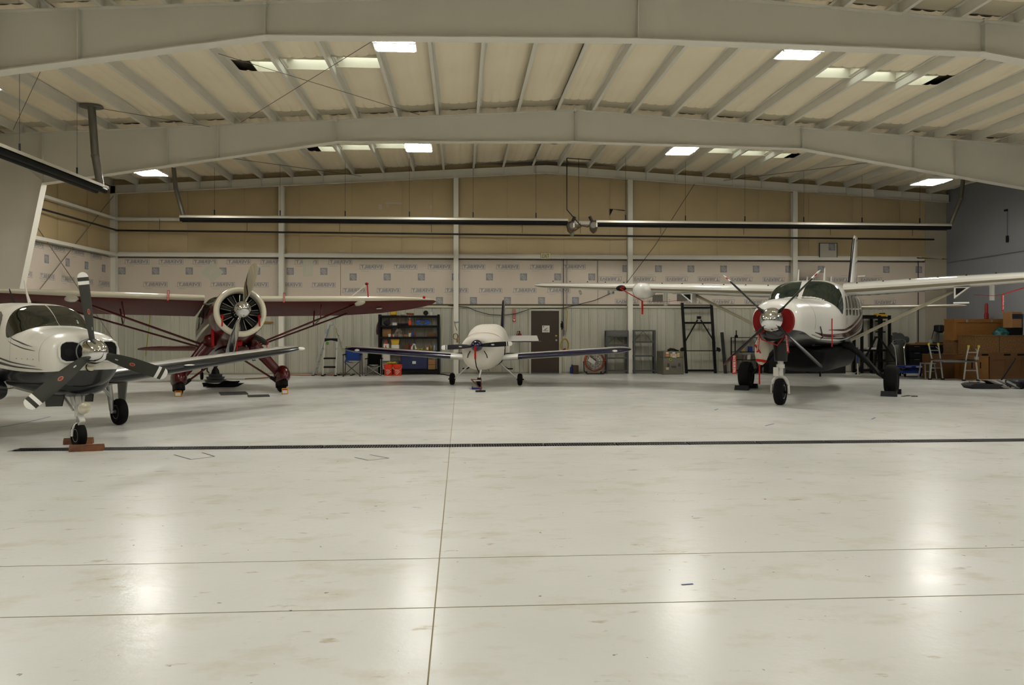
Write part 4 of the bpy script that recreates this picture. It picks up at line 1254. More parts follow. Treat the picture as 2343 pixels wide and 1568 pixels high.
    streamer(t, (.69, -.85, 1.06), .2, .02, text=False)
    obj('oil_cooler_cover', MB().prism([(-.16, 0), (.16, 0), (.14, -.12), (-.14, -.12)], lambda u, v, q: (u - .02, -.85 + q, 1.16 + v), .06), M_redtag, t)
    streamer(t, (.0, -.87, 1.04), .16, .04, text=False)
    streamer(t, (-.52, -.7, 1.62), .55, .03, text=False)
    streamer(t, (-.50, -.75, 1.45), .45, .03, text=False)
    obj('belly_panel', MB().sphere((.1, .3, 1.08), (.42, .8, .07), 18, 8), mar, t)
    obj('pitot_tube', MB().cyl((3.12, -.02, 2.46), (3.42, -.35, 2.72), .018, 8), cream, t)
    obj('pitot_cover', MB().sphere((3.44, -.37, 2.74), (.05, .05, .04), 10, 6), M_red, t)
    streamer(t, (3.45, -.38, 2.70), .32, .035, text=False)
    obj('tip_light', MB().sphere((5.2, -.02, 2.49), (.04, .05, .04), 10, 6), M_redtag, t)
    obj('tip_light', MB().sphere((-5.2, -.02, 2.49), (.04, .05, .04), 10, 6), mat('green_lens', '1C6B35', .2), t)
    wheel(t, (0, 4.95, 1.13), .12, .08, .5, name='tail_tyre')
    obj('tail_leg', MB().bar((0, 4.7, 1.6), (0, 4.95, 1.13), .05, .03), M_black, t)
    return t
radial()

# ================================================================= STRIPED LOW-WING SINGLE (nearest)
def lowwing():
    t = thing('low_wing_aircraft', 'white and charcoal low-wing single with three-blade propeller, cut off by frame', 'aircraft', (-6.63, 12.3, 0), math.radians(46.5))
    B = Body([(-2.44, 1.24, .34, .21, .38, 2.3, 2.2), (-2.38, 1.24, .42, .27, .44, 2.4, 2.2), (-2.2, 1.22, .485, .335, .47, 2.5, 2.2), (-1.8, 1.20, .515, .39, .46, 2.6, 2.3), (-1.6, 1.18, .525, .425, .42, 2.6, 2.5), (-1.5, 1.18, .53, .445, .42, 2.6, 2.6),
              (-1.28, 1.18, .54, .60, .42, 3.0, 2.6), (-1.02, 1.18, .55, .725, .42, 3.5, 2.6), (-.75, 1.18, .56, .765, .42, 3.5, 2.6), (-.42, 1.18, .57, .78, .42, 3.3, 2.6), (0, 1.18, .575, .79, .42, 3.2, 2.6), (1.0, 1.18, .56, .79, .42, 3, 2.6), (2.0, 1.2, .46, .62, .36, 2.3, 2.3), (3.5, 1.3, .28, .36, .26, 2.2, 2.2), (5.0, 1.4, .10, .16, .14, 2, 2)])
    paint = split_mat('low_wing_paint', 'DAD7CC', '131416', [(-2.5, 1.05), (-2.2, 1.03), (-1.6, 1.02), (-1.0, 1.04), (-.4, 1.10), (.3, 1.2), (1.5, 1.32), (3, 1.45), (5, 1.6)])
    ch = mat('charcoal_gloss', '15171A', .25, coat=.12, spec=.35)
    obj('fuselage', B.mesh(80, 64), paint, t, ang=60)
    # chin scoop below the cowling
    P = Body([(-2.40, .92, .20, .08, .10, 2.6, 2.2), (-2.34, .90, .30, .12, .17, 2.6, 2.2), (-2.1, .87, .38, .14, .19, 2.6, 2.2), (-1.5, .85, .42, .14, .17, 2.6, 2.2), (-.8, .84, .44, .12, .10, 2.6, 2.2)])
    obj('lower_cowl', P.mesh(24, 32), ch, t, ang=60)
    M_win = mat('smoked_window', '1E2018', .04, spec=.8)
    stripe = mat('dark_pinstripe', '2B2C2E', .3)
    for sg in (-1, 1):
        obj('cowl_inlet', B.decal([(-2.395, 62), (-2.395, 92), (-2.2, 0), (-2.2, 0)], 'ang', sg, .0, 0, 2) if False else MB().prism([(sg * x, z) for x, z in ((.13, .13), (.20, .145), (.28, .145), (.325, .12), (.345, .07), (.345, -.03), (.325, -.075), (.28, -.10), (.16, -.10), (.12, -.06), (.12, .06))], lambda u, v, q: (u, -2.464 + q, 1.27 + v), .12), M_black, t, ang=50)
        lip = [(.13, .135), (.20, .155), (.285, .155), (.335, .13), (.357, .075), (.357, -.035), (.335, -.085), (.285, -.112), (.16, -.112), (.12, -.07)]
        obj('inlet_lip', MB().tube([(sg * x, -2.452, 1.27 + z) for x, z in lip + lip[:1]], .016, 8, caps=False), M_whitep, t, ang=70)
        obj('inlet_baffle', MB().lathe([(.05, -.004), (.055, .0), (.04, .004)], (sg * .25, -2.466, 1.28), (0, 1, 0), 16), mat('baffle_grey', '171513', .6, spec=.2), t)
        obj('windshield_pane', B.decal([(-1.44, .05), (-1.498, .05), (-1.50, .8), (-1.50, 6), (-1.47, 28), (-1.42, 48), (-1.32, 66), (-1.20, 75), (-1.13, 76), (-1.08, 68), (-1.05, 52), (-1.02, 34), (-.99, 16), (-.985, 4), (-.985, .8), (-.987, .05), (-1.04, .05)], 'ang', sg, .005, 1, 8), M_win, t, fix=False)
        obj('cabin_window', B.decal([(-.92, 1.44), (.25, 1.46), (.20, 1.84), (-.84, 1.84)], 'side', sg, .004, 2, 5), M_win, t, fix=False)
        obj('cabin_window', B.decal([(.42, 1.46), (1.2, 1.46), (1.1, 1.82), (.44, 1.82)], 'side', sg, .004, 2, 5), M_win, t, fix=False)
        for r in ([(-1.95, 1.35, .002), (-1.6, 1.39, .009), (-1.35, 1.44, .006), (-1.2, 1.49, .002)], [(-2.05, 1.30, .002), (-1.7, 1.325, .007), (-1.4, 1.37, .006), (-1.2, 1.42, .002)],
                  [(-2.05, 1.095, .002), (-1.4, 1.13, .008), (-.8, 1.20, .012), (.2, 1.34, .014), (1.5, 1.46, .014)], [(-2.2, 1.06, .002), (-1.5, 1.075, .010), (-.8, 1.13, .020), (.2, 1.26, .024), (1.5, 1.39, .024)]):
            obj('pinstripe', B.ribbon(r, sg), stripe, t, fix=False)
        for k in range(4):
            p = B.side(-2.0 + .17 * k, 1.19, sg, .003)
            obj('cowl_fastener', MB().sphere(p, (.007, .007, .007), 8, 5), M_alu, t)
        obj('cowl_seam', MB().loft([[B.pt(y + .22 * ((abs(math.degrees(a_)) - 25) / 60) ** 2 * 0, sg * a_, .0025) for y in (-2.16, -2.153)] for a_ in [math.radians(q) for q in range(20, 96, 5)]], closed=False), mat('seam_grey', '77756C', .5), t, fix=False)
        obj('cowl_seam', MB().loft([[B.pt(y, sg * a_, .0025) for y in (-1.28, -1.272)] for a_ in [math.radians(q) for q in range(30, 96, 5)]], closed=False), MATS['seam_grey'], t, fix=False)
        # wing
        secs = [(.40, -.75, 2.35, .72, .15, 3), (.75, -.50, 2.05, .755, .155, 3), (2.6, -.30, 1.60, .93, .14, 2), (4.6, -.10, 1.12, 1.13, .125, 0), (4.95, .0, .92, 1.17, .11, 0), (5.08, .12, .65, 1.185, .08, 0)]
        wing_parts(t, secs, sg, .10, .12, (M_whitep, ch, M_whitep), m=.015)
        obj('tip_light', MB().sphere((sg * 5.02, .02, 1.18), (.06, .1, .035), 12, 8), mat('clear_lens', 'E5E2D8', .1, spec=.8), t)
        obj('fuel_cap_light', MB().sphere((sg * 2.5, -.33, .955), (.1, .03, .014), 12, 6), M_whitep, t)
        obj('tie_down', MB().tube([(sg * 3.2, .35, .88), (sg * 3.2, .35, .80), (sg * 3.24, .35, .76)], .012, 6), M_black, t)
        # main gear
        wx = 1.46
        wheel(t, (sg * wx, 0, .215), .215, .16, .5)
        obj('gear_oleo', MB().tube([(sg * 1.28, .0, .80), (sg * 1.32, 0, .45), (sg * 1.34, 0, .24)], [.05, .045, .035], 12), M_alu, t)
        obj('gear_axle', MB().cyl((sg * 1.32, 0, .22), (sg * 1.47, 0, .22), .03, 10), M_alu, t)
        obj('gear_door', MB().prism([(-.20, .78), (.17, .78), (.10, .28), (.02, .20), (-.08, .24)], lambda u, v, q: (sg * (1.55 + q), u + .12, v), .02), mat('gear_door_grey', '6E6F6C', .35, .3), t)
        obj('gear_brace', MB().cyl((sg * 1.0, -.05, .76), (sg * 1.30, -.02, .52), .022, 8).cyl((sg * 1.05, -.12, .74), (sg * 1.32, -.08, .42), .012, 6), M_alu, t)
        secs = [(.06, 4.0, 1.0, 1.42, .09, 0), (1.9, 4.35, .7, 1.46, .08, 0), (2.0, 4.45, .5, 1.46, .05, 0)]
        wing_parts(t, secs, sg, .04, .05, (M_whitep, ch, M_whitep), pre='tailplane', m=0)
        # glare-shield things seen through the glass
    # spinner and propeller
    hub = (0, -2.60, 1.29)
    obj('spinner', MB().lathe([(.165, .12), (.17, .04), (.162, -.04), (.13, -.14), (.08, -.215), (.03, -.245), (.006, -.25)], hub, (0, 1, 0), 36), M_chrome, t, ang=60)
    obj('spinner_backplate', MB().lathe([(.16, .12), (.172, .12), (.172, .145), (.16, .145)], hub, (0, 1, 0), 36), M_alu, t)
    bl = mat('olive_grey_blade', '34342D', .5, spec=.3)
    wt = mat('blade_white', 'E4E2DC', .35)
    for ph in (-8, 110, 230):
        bo, er, et = blade(t, hub, ph, 1.03, .13, lambda f: .10 + .10 * math.sin(min(1, f * 1.9) * PI / 2) - .035 * f, lambda f: 42 - 26 * f, bl, ((.87, .915, wt), (.965, 1.03, wt)), .10, .07)
        be = math.radians(42 - 26 * .42)
        nd = Vector((0, 1, 0)) * math.cos(be) - et * math.sin(be)
        cdv = et * math.cos(be) + Vector((0, 1, 0)) * math.sin(be)
        c = Vector(hub) + er * .52 - nd * .012
        def ell(rx, ry, of): return MB().prism([(rx * math.cos(k), ry * math.sin(k)) for k in [2 * PI * j / 16 for j in range(16)]], lambda u, v, q: c + er * u + cdv * v - nd * (of + q), .001)
        obj('blade_badge', ell(.038, .024, .0), mat('badge_ring', 'B98A62', .5), bo)
        obj('blade_badge', ell(.030, .017, .0015), mat('badge_red', '8E2018', .5), bo)
        obj('blade_placard', MB().prism([(-.02, -.008), (.02, -.008), (.02, .008), (-.02, .008)], lambda u, v, q: c - er * .22 + er * u + cdv * v - nd * (.012 + q), .001), M_alu, bo)
    obj('nose_light', MB().lathe([(.045, 0), (.055, -.02), (.05, -.04), (.02, -.05)], (0.02, -2.44, 1.085), (0, 1, 0), 20), mat('landing_lens', 'CFC9B0', .08, .3, spec=.8), t)
    obj('nose_light_ring', MB().lathe([(.055, .0), (.062, -.012), (.055, -.024)], (.02, -2.44, 1.085), (0, 1, 0), 20, caps=False), M_black, t)
    gr = obj('chin_grille', MB().cbox((.0, -2.40, .93), (.30, .03, .085), bev=.008), M_black, t)
    for k in range(3):
        for s in (-1, 1):
            obj('grille_bar', MB().cbox((s * .07, -2.418, .905 + .025 * k), (.12, .008, .008)), mat('grille_grey', '55534D', .4), gr)
    # antennas, air scoop
    obj('antenna', MB().tube([(-.02, -.45, 1.95), (-.02, -.33, 2.11), (-.02, -.23, 2.30)], [.05, .028, .012], 10, flat=(.35, 1)), M_whitep, t)
    obj('antenna', MB().tube([(.05, .4, 1.97), (.05, .6, 2.2)], [.04, .015], 10, flat=(.35, 1)), M_black, t)
    # dorsal fin and swirl-marked tail
    rr = []
    for z, yl, chd, th in ((1.5, 3.2, 1.9, .08), (1.75, 3.9, 1.25, .09), (2.75, 4.6, .75, .08), (2.82, 4.75, .5, .05)):
        rr.append([Vector(((af(xc, th, 0)[0] if q else -af(xc, th, 0)[0]) * chd, yl + xc * chd, z)) for q, xc in [(1, k) for k in (1, .6, .3, .1, .03, 0)] + [(0, k) for k in (.03, .1, .3, .6)]])
    obj('tail_fin', MB().loft(rr, True, True), ch, t)
    # nose gear
    ny = -2.13
    wl = mat('white_gear_paint', 'CFCDC6', .35)
    obj('nose_oleo', MB().cyl((0, ny + .04, .80), (0, ny + .01, .42), .045, 14), wl, t)
    obj('oleo_piston', MB().cyl((0, ny + .01, .44), (0, ny, .30), .028, 12), M_chrome, t)
    obj('gear_yoke', MB().bar((-.09, ny + .06, .78), (-.05, ny + .02, .56), .03, .05).bar((.09, ny + .06, .78), (.05, ny + .02, .56), .03, .05), wl, t)
    obj('drag_brace', MB().cyl((-.05, ny + .05, .5), (-.12, ny + .35, .78), .014, 8), wl, t)
    obj('torque_link', MB().bar((0, ny - .03, .45), (0, ny - .12, .36), .07, .02).bar((0, ny - .12, .36), (0, ny - .03, .28), .07, .02), wl, t)
    ll = obj('taxi_light', MB().lathe([(.03, .05), (.075, .02), (.085, -.02), (.08, -.035)], (.03, ny - .09, .535), (0, 1, 0), 20), M_whitep, t)
    obj('light_lens', MB().lathe([(.078, -.035), (.06, -.05), (.01, -.058)], (.03, ny - .09, .535), (0, 1, 0), 20), MATS['landing_lens'], ll)
    fk = [(math.cos(a) * .085, ny, .20 + math.sin(a) * .13) for a in [PI * k / 10 for k in range(11)]]
    obj('wheel_fork', MB().tube([(.085, ny, .16)] + fk + [(-.085, ny, .16)], .017, 8), wl, t)
    wheel(t, (0, ny, .165), .165, .12, .5, hubm=wl)
    obj('nose_gear_door', MB().prism([(-.25, .78), (.2, .78), (.15, .58), (-.2, .60)], lambda u, v, q: (.17 + q, ny + .2 + u, v), .012).prism([(-.25, .80), (.5, .80), (.42, .52), (-.12, .56)], lambda u, v, q: (-.17 - q, ny + .2 + u, v), .012), ch, t)
    return t
lowwing()

# ================================================================= COVERED KIT PLANE IN THE MIDDLE
def covered():
    t = thing('covered_aircraft', 'small low-wing aircraft under a white fabric cover with navy wings', 'aircraft', (.69, 21.9, 0), math.radians(-9.5))
    M_cov = mat('cream_fabric_cover', 'D0CABE', .8, noise=.06, nscale=3, bump=.5, bscale=2.2)
    navy = mat('navy_gloss', '0A0A30', .16, coat=.5)
    B = Body([(-1.62, 1.08, .30, .22, .40, 2.3, 2.2), (-1.55, 1.06, .38, .27, .46, 2.4, 2.2), (-1.3, 1.02, .45, .32, .50, 2.6, 2.3), (-.7, 1.0, .52, .38, .50, 2.6, 2.4), (-.35, 1.0, .53, .46, .46, 2.5, 2.5), (0, 1.0, .53, .62, .42, 2.8, 2.6), (.35, 1.0, .53, .68, .40, 3.0, 2.6), (1.0, 1.0, .52, .66, .38, 3.0, 2.6), (1.6, 1.0, .45, .5, .34, 2.4, 2.4), (3.0, 1.06, .24, .24, .26, 2.2, 2.2), (4.4, 1.1, .08, .12, .12, 2, 2)])
    obj('fuselage', B.mesh(40, 40, y0=-.6), M_whitep, t, ang=60)
    # fabric cover with folds
    mb = MB()
    rr = []
    na = 72
    for i in range(50):
        y = -1.66 + (1.45 + 1.66) * i / 49
        row = []
        for k in range(na):
            a = 2 * PI * k / na
            fold = .010 * math.sin(3 * a + 2.1 * y) + .008 * math.sin(7 * a - 3 * y) * abs(math.cos(a / 2)) + .012 * max(0, math.sin(y * 9 + math.cos(a) * 2)) * (1 if -.6 < y < .1 else .2)
            row.append(B.pt(max(-1.62, min(4, y)), a, .018 + fold))
        if i == 0: row = [Vector((p.x * .8, p.y, 1.06 + (p.z - 1.06) * .8)) for p in row]
        rr.append(row)
    obj('fabric_cover', mb.loft(rr, True, True), M_cov, t, ang=80)
    obj('cover_hem', MB().tube([B.pt(-.45, math.radians(q), .035) for q in range(-95, 96, 8)], .012, 6), M_cov, t)
    obj('cover_strap', MB().tube([B.pt(-.3, math.radians(q), .035) for q in range(70, 180, 8)], .014, 6), M_black, t)
    for s, y in ((1, -1.3), (-1, -1.3)):
        obj('cover_tie', MB().tube([(s * .18, -1.68, 1.0), (s * .24, -1.66, .9), (s * .26, -1.64, .82)], .012, 6), M_black, t)
    # propeller
    hub = (0, -1.78, 1.14)
    obj('spinner', MB().lathe([(.15, .12), (.152, .02), (.14, -.08), (.10, -.16), (.04, -.20), (.008, -.21)], hub, (0, 1, 0), 28), navy, t, ang=60)
    wt = mat('blade_white', 'E4E2DC', .35)
    for ph in (86.5, 266.5):
        bo, er, et = blade(t, hub, ph, .92, .10, lambda f: .10 + .07 * math.sin(min(1, f * 1.8) * PI / 2) - .05 * f, lambda f: 40 - 24 * f, mat('black_blade', '15161A', .3), ((.765, .785, wt), (.81, .92, wt)), .1, .05)
        c = Vector(hub) + er * .42
        obj('blade_badge', MB().sphere(c + Vector((0, -.03, 0)), (.045, .004, .018), 12, 6), M_alu, bo)
    streamer(t, (-.0, -2.02, 1.13), .33, .05, text=False)
    obj('streamer_cord', MB().tube([(0, -2.02, .80), (.02, -1.98, .62), (.08, -1.9, .46)], .014, 6), M_black, t)
    for sg in (-1, 1):
        secs = [(.42, -.42, 1.40, .77, .135, 1), (2.0, -.42, 1.40, .875, .135, 1), (3.7, -.42, 1.40, .985, .135, .5), (3.9, -.36, 1.25, 1.0, .10, 0), (4.0, -.15, .9, 1.005, .05, 0)]
        wing_parts(t, secs, sg, .10, .12, (M_whitep, None, M_whitep), m=.01)
        inner = [(.42, -.42, 1.40, .77, .135, 1), (.93, -.42, 1.40, .804, .135, 1)]
        wing_parts(t, inner, sg, .10, .12, (None, M_whitep, None), m=.01, cap=False, pre='root')
        wing_parts(t, [(.93, -.42, 1.40, .804, .135, 1)] + secs[1:], sg, .10, .12, (None, navy, None), m=.01, cap=False)
        obj('tip_lens', MB().sphere((sg * 3.55, -.43, .975), (.07, .012, .03), 12, 6), mat('clear_lens', 'E5E2D8', .1, spec=.8), t)
        obj('walk_strip', MB().prism([(sg * .55, 0), (sg * .95, 0), (sg * .93, .5), (sg * .55, .5)], lambda u, v, q: (u, -.18 + v * 1.0, .885 + q), .006), M_black, t)
        obj('gear_leg', MB().tube([(sg * .40, -.05, .62), (sg * .88, 0, .18)], [.022, .016], 8), M_whitep, t)
        wheel(t, (sg * .95, 0, .165), .165, .13, .42)
        obj('axle', MB().cyl((sg * .86, 0, .165), (sg * 1.06, 0, .165), .02, 8), M_black, t)
        obj('boarding_step', MB().tube([(sg * .35, .35, .58), (sg * .58, .35, .44), (sg * .72, .35, .44)], .018, 8), M_black, t)
        secs = [(.05, 3.7, .75, 1.14, .08, 0), (1.15, 3.8, .62, 1.15, .08, 0), (1.28, 3.9, .45, 1.15, .05, 0)]
        wing_parts(t, secs, sg, .03, .06, (M_whitep, navy, M_whitep), pre='tailplane', m=0)
        obj('elevator', MB().prism([(sg * .1, 0), (sg * 1.18, 0), (sg * 1.10, .36), (sg * .1, .36)], lambda u, v, q: (u, 4.28 + v * .92, 1.165 + v * .42 + q), .02), M_whitep, t)
    rr = []
    for z, yl, chd, th in ((1.1, 3.5, 1.1, .12), (1.6, 3.75, .95, .13), (2.45, 4.15, .6, .15), (2.52, 4.22, .45, .08)):
        rr.append([Vector(((af(xc, th, 0)[0] if q else -af(xc, th, 0)[0]) * chd, yl + xc * chd, z)) for q, xc in [(1, k) for k in (1, .6, .3, .1, .03, 0)] + [(0, k) for k in (.03, .1, .3, .6)]])
    obj('tail_fin', MB().loft(rr, True, True), navy, t)
    ny = -1.32
    obj('nose_leg', MB().tube([(.04, -1.25, .52), (0, ny - .05, .26), (-.02, ny - .06, .22)], [.026, .022, .03], 8), M_whitep, t)
    obj('nose_fork', MB().tube([(-.08, ny, .15), (-.07, ny - .12, .22), (.07, ny - .12, .22), (.08, ny, .15)], .018, 8), M_alu, t)
    wheel(t, (0, ny, .175), .13, .1, .45)
    obj('exhaust_pipe', MB().cyl((.12, -.6, .5), (.14, -.5, .42), .03, 10), M_alu, t)
    return t
covered()

# ================================================================= THINGS ALONG THE BACK WALL
def bx(px0, py0, px1, py1, Y):
    """X0, X1, Z0, Z1 of a pixel box at depth Y"""
    c = (px0 + px1) / 2
    return at(px0, py0, Y).x, at(px1, py0, Y).x, at(c, py1, Y).z, at(c, py0, Y).z
def simple_box(name, px, Y, dep, m, label, cat, group=None, z0=None, bev=.006):
    """cardboard/plastic box with a lid seam, standing where the photo shows it"""
    x0, x1, a, c = bx(*px, Y)
    if z0 is not None: c, a = z0 + (c - a), z0
    t = thing(name, label, cat, ((x0 + x1) / 2, Y, a), group=group)
    w_, h_ = x1 - x0, c - a
    obj('body', MB().cbox((0, dep / 2, h_ * .49), (w_, dep, h_ * .98), bev=min(bev, w_ * .2, h_ * .2)), m, t)
    return t, w_, h_, dep
M_card = mat('brown_cardboard', '8A6236', .8, noise=.12, nscale=4)
M_blk = mat('black_shelf_plastic', '0A0909', .6, spec=.2)
M_dk = mat('dark_fabric', '080808', .95, spec=.1)
M_orange = mat('orange_plastic', 'C23A12', .4)
M_yel = mat('yellow_plastic', 'C49A14', .45)
M_whitepl = mat('white_plastic', 'C9C6BC', .5)
M_blue = mat('blue_plastic', '0F2E7A', .45)
M_gsteel = mat('grey_steel', '4A4C4D', .45, .3)

# ---- folding ladder -----------------------------------------------------
Yl = 26.75
ap = at(759, 737, Yl)
t = thing('folding_ladder', 'aluminium folding ladder standing as an A against the back wall', 'ladder', (ap.x, Yl, 0))
O = Vector((ap.x, Yl, 0))
def L_(px, py, dy=0): return at(px, py, Yl) - O + Vector((0, dy, 0))
for s, foot in ((-1, (719, 853)), (1, (806, 851))):
    top = L_(759 + 4 * s, 738)
    f = L_(*foot); f.z = .02
    for dy in (-.2, .25):
        q = Vector((0, dy * .55, 0)); q2 = Vector((0, dy, 0))
        obj('rail', MB().bar(top + q, f + q2, .05, .035), M_alu, t)
        obj('foot', MB().cbox(f + q2 + Vector((0, 0, -.005)), (.09, .06, .03)), M_black, t)
    for k in range(1, 8):
        g = top.lerp(f, k / 8)
        dy = .2 + .2 * k / 8
        obj('rung', MB().cyl(g + Vector((0, -dy * .5, 0)), g + Vector((0, dy * .6, 0)), .018, 8), M_alu, t)
    if s > 0:
        a, c = top.lerp(f, .10), top.lerp(f, .26)
        obj('sticker', MB().bar(a + Vector((0, -.165, 0)), c + Vector((0, -.18, 0)), .04, .01), mat('yellow_sticker', 'B9B41C', .5), t)
        a, c = top.lerp(f, .47), top.lerp(f, .55)
        obj('sticker', MB().bar(a + Vector((0, -.20, 0)), c + Vector((0, -.21, 0)), .04, .01), MATS['yellow_sticker'], t)
    else:
        a, c = top.lerp(f, .12), top.lerp(f, .22)
        obj('sticker', MB().bar(a + Vector((0, -.165, 0)), c + Vector((0, -.18, 0)), .035, .01), mat('blue_sticker', '8C96B0', .5), t)
for dy in (-.11, .14):
    obj('hinge', MB().lathe([(.07, -.02), (.08, 0), (.07, .02)], (0, dy, ap.z - .04), (0, 1, 0), 14), M_alu, t)
# ---- step stool -----------------------------------------------------------
Ys = 26.35
p = at(756, 855, Ys)
t = thing('step_stool', 'white two-step stool with black treads in front of the ladder', 'step stool', (p.x, Ys, 0))
O = Vector((p.x, Ys, 0))
def L_(px, py, dy=0): return at(px, py, Ys) - O + Vector((0, dy, 0))
for s, top, bot in ((-1, (743, 782), (740, 856)), (1, (771, 782), (769, 856))):
    a, c = L_(*top), L_(*bot); c.z = .02
    obj('front_leg', MB().cyl(a, c + Vector((0, -.12, 0)), .016, 8), M_whitepl, t)
    obj('rear_leg', MB().cyl(L_(top[0], 800), c + Vector((s * .03, .35, 0)), .014, 8), M_whitepl, t)
    obj('foot', MB().cbox(c + Vector((s * -.0, -.12, 0)), (.1, .08, .05), bev=.01), M_black, t)
    obj('foot', MB().cbox(c + Vector((s * .03, .35, 0)), (.1, .08, .05), bev=.01), M_black, t)
    obj('clamp', MB().cbox(L_(bot[0] + (2 if s < 0 else 1), 799), (.04, .05, .07)), M_black, t)
a, c = L_(743, 778), L_(772, 778)
obj('top_rail', MB().prism([(a.x, .05), (c.x, .05), (c.x, -.06), (c.x - .06, -.04), ((a.x + c.x) / 2, -.015), (a.x + .06, -.04), (a.x, -.06)], lambda u, v, q: (u, q - .03, a.z + v), .06), M_blk, t)
for py in (820, 840):
    a, c = L_(742, py, -.1), L_(769, py, -.1)
    obj('tread', MB().cbox((a + c) / 2 + Vector((0, .05, 0)), (c.x - a.x, .24, .05), bev=.012), M_blk, t)
obj('green_tag', MB().sphere(L_(749, 786, .03), (.05, .03, .05), 10, 6), mat('lime_green', '4E8A1A', .5), t)
# ---- camp chairs ----------------------------------------------------------
def camp_chair(px0, px1, ytop, yseat, Y, fabric, m, framem, lab):
    p = at((px0 + px1) / 2, 856, Y)
    t = thing('camp_chair', lab, 'chair', (p.x, Y, 0))
    w_ = (at(px1, 850, Y).x - at(px0, 850, Y).x)
    zt_, zs = at(px0, ytop, Y).z, at(px0, yseat, Y).z
    h = w_ / 2
    mb = MB()
    rows = []
    for j in range(7):
        f = j / 6
        rows.append([(u * h * .92, .28 + .10 * f - .12 * (1 - u * u) * 0 + .05 * (1 - u * u), zs + .02 + (zt_ - zs) * f - .05 * (1 - u * u) * f) for u in (-1, -.6, -.2, .2, .6, 1)])
    mb.loft(rows, closed=False)
    obj('backrest', mb, m, t, fix=False)
    mb = MB()
    rows = []
    for j in range(5):
        f = j / 4
        rows.append([(u * h * .92, -.12 + .42 * f, zs + .03 - .07 * (1 - u * u)) for u in (-1, -.5, 0, .5, 1)])
    mb.loft(rows, closed=False)
    obj('seat', mb, m, t, fix=False)
    for s in (-1, 1):
        obj('front_leg', MB().cyl((s * h, -.15, 0), (s * h, -.15, zs + .22), .014, 8), framem, t)
        obj('rear_leg', MB().cyl((s * h * 1.05, .32, 0), (s * h * .95, .40, zt_), .014, 8), framem, t)
        obj('armrest', MB().cbox((s * h, .1, zs + .23), (.07, .5, .025), bev=.008), M_dk, t)
        obj('cross_brace', MB().cyl((s * h, -.16, .03), (-s * h * .9, -.14, zs), .012, 8), framem, t)
        obj('foot', MB().cyl((s * h, -.15, 0), (s * h, -.15, .02), .028, 8), M_black, t)
    return t
camp_chair(787, 825, 795, 828, 26.2, 'blue', mat('blue_canvas', '0F3470', .9), mat('dark_frame', '20201F', .5), 'blue folding camp chair with dark legs beside the ladder')
camp_chair(838, 872, 806, 837, 26.5, 'black', M_dk, mat('pale_frame', '8A8880', .4, .5), 'black folding camp stool with crossed pale legs beside the orange buckets')
# ---- black shelving and its contents -------------------------------------------
Yq = 26.95
x0, x1, _, ztop = bx(868, 721, 1003, 850, Yq)
t = thing('shelving_unit', 'wide black open shelving unit crowded with supplies', 'shelves', (x0, Yq, 0))
WX = x1 - x0
SZ = [at(935, q, Yq).z for q in (846, 803, 771, 745, 722)]
for sx in (0.0, WX):
    for sy in (0, .42):
        obj('upright', MB().cbox((sx, sy, (ztop + .02) / 2), (.075, .06, ztop + .02), bev=.012), M_blk, t)
for z in SZ:
    obj('shelf_board', MB().cbox((WX / 2, .21, z - .035), (WX, .46, .07), bev=.008), M_blk, t)
def on(px, k): return Vector((at(px, 740, Yq).x, Yq + .1, SZ[k]))
def item(name, prof, px, k, m, lab, cat, dy=0.0, n=14):
    p = on(px, k) + Vector((0, dy, 0))
    return obj(name, MB().lathe(prof, (0, 0, 0), n=n), m, None, lab, cat, loc=p)
simple_box('storage_case', (893, 710.5, 907, 722, ), Yq + .06, .2, M_yel, 'yellow plastic case on the top of the black shelving', 'case', z0=SZ[4], bev=.03)
item('bowl', [(.03, 0), (.06, .03), (.065, .06), (.03, .075)], 921, 4, M_whitepl, 'small white bowl on top of the black shelving', 'bowl')
obj('tape_roll', MB().lathe([(.03, -.06), (.085, -.06), (.085, .06), (.03, .06)], (0, 0, .085), (0, 1, 0), 18), M_black, None, 'black roll standing on edge on the top shelf', 'roll', loc=on(974, 4))
item('jar', [(.05, 0), (.055, .02), (.055, .09), (.04, .1), (.045, .12)], 986, 4, M_whitepl, 'white plastic jar at the end of the top shelf', 'jar')
item('bottle', [(.03, 0), (.032, .08), (.015, .11), (.014, .13)], 992, 4, mat('clear_bottle', '9FA6B0', .2), 'clear little bottle beside the white jar', 'bottle')
obj('rope_coil', MB().tube([(math.cos(a) * .12, math.sin(a) * .10, .02 + .012 * a / PI) for a in [k * .4 for k in range(42)]], .012, 6), mat('orange_rope', '7D3A12', .8), None, 'orange-brown cord coil lying on the top shelf', 'cord', loc=on(938, 4))
def loop(px, py0, py1, r, m, lab):
    a, c = at(px, py0, Yq - .03), at(px, py1, Yq - .03)
    z = (a.z + c.z) / 2
    h = (a.z - c.z) / 2
    obj('cord_loop', MB().tube([(a.x + math.sin(k) * r, Yq - .035, z + math.cos(k) * h) for k in [2 * PI * j / 20 for j in range(21)]], .006, 5, caps=False), m, None, lab, 'cord')
loop(915, 724, 741, .05, mat('orange_rope', '7D3A12', .8), 'thin orange cord loop hanging over the shelf edge, camp chair side')
loop(937, 722, 732, .055, MATS['orange_rope'], 'thin orange cord loop hanging above the pump bottle')
obj('tool_bag', MB().sphere((0, 0, .09), (.13, .1, .09), 14, 8), mat('plum_fabric', '1C1420', .9), None, 'dark plum fabric bag on the second shelf', 'bag', loc=on(885, 3))
simple_box('tub', (898, 738.5, 908, 745), Yq + .05, .15, M_whitepl, 'white shallow tub on the second shelf', 'tub', z0=SZ[3])
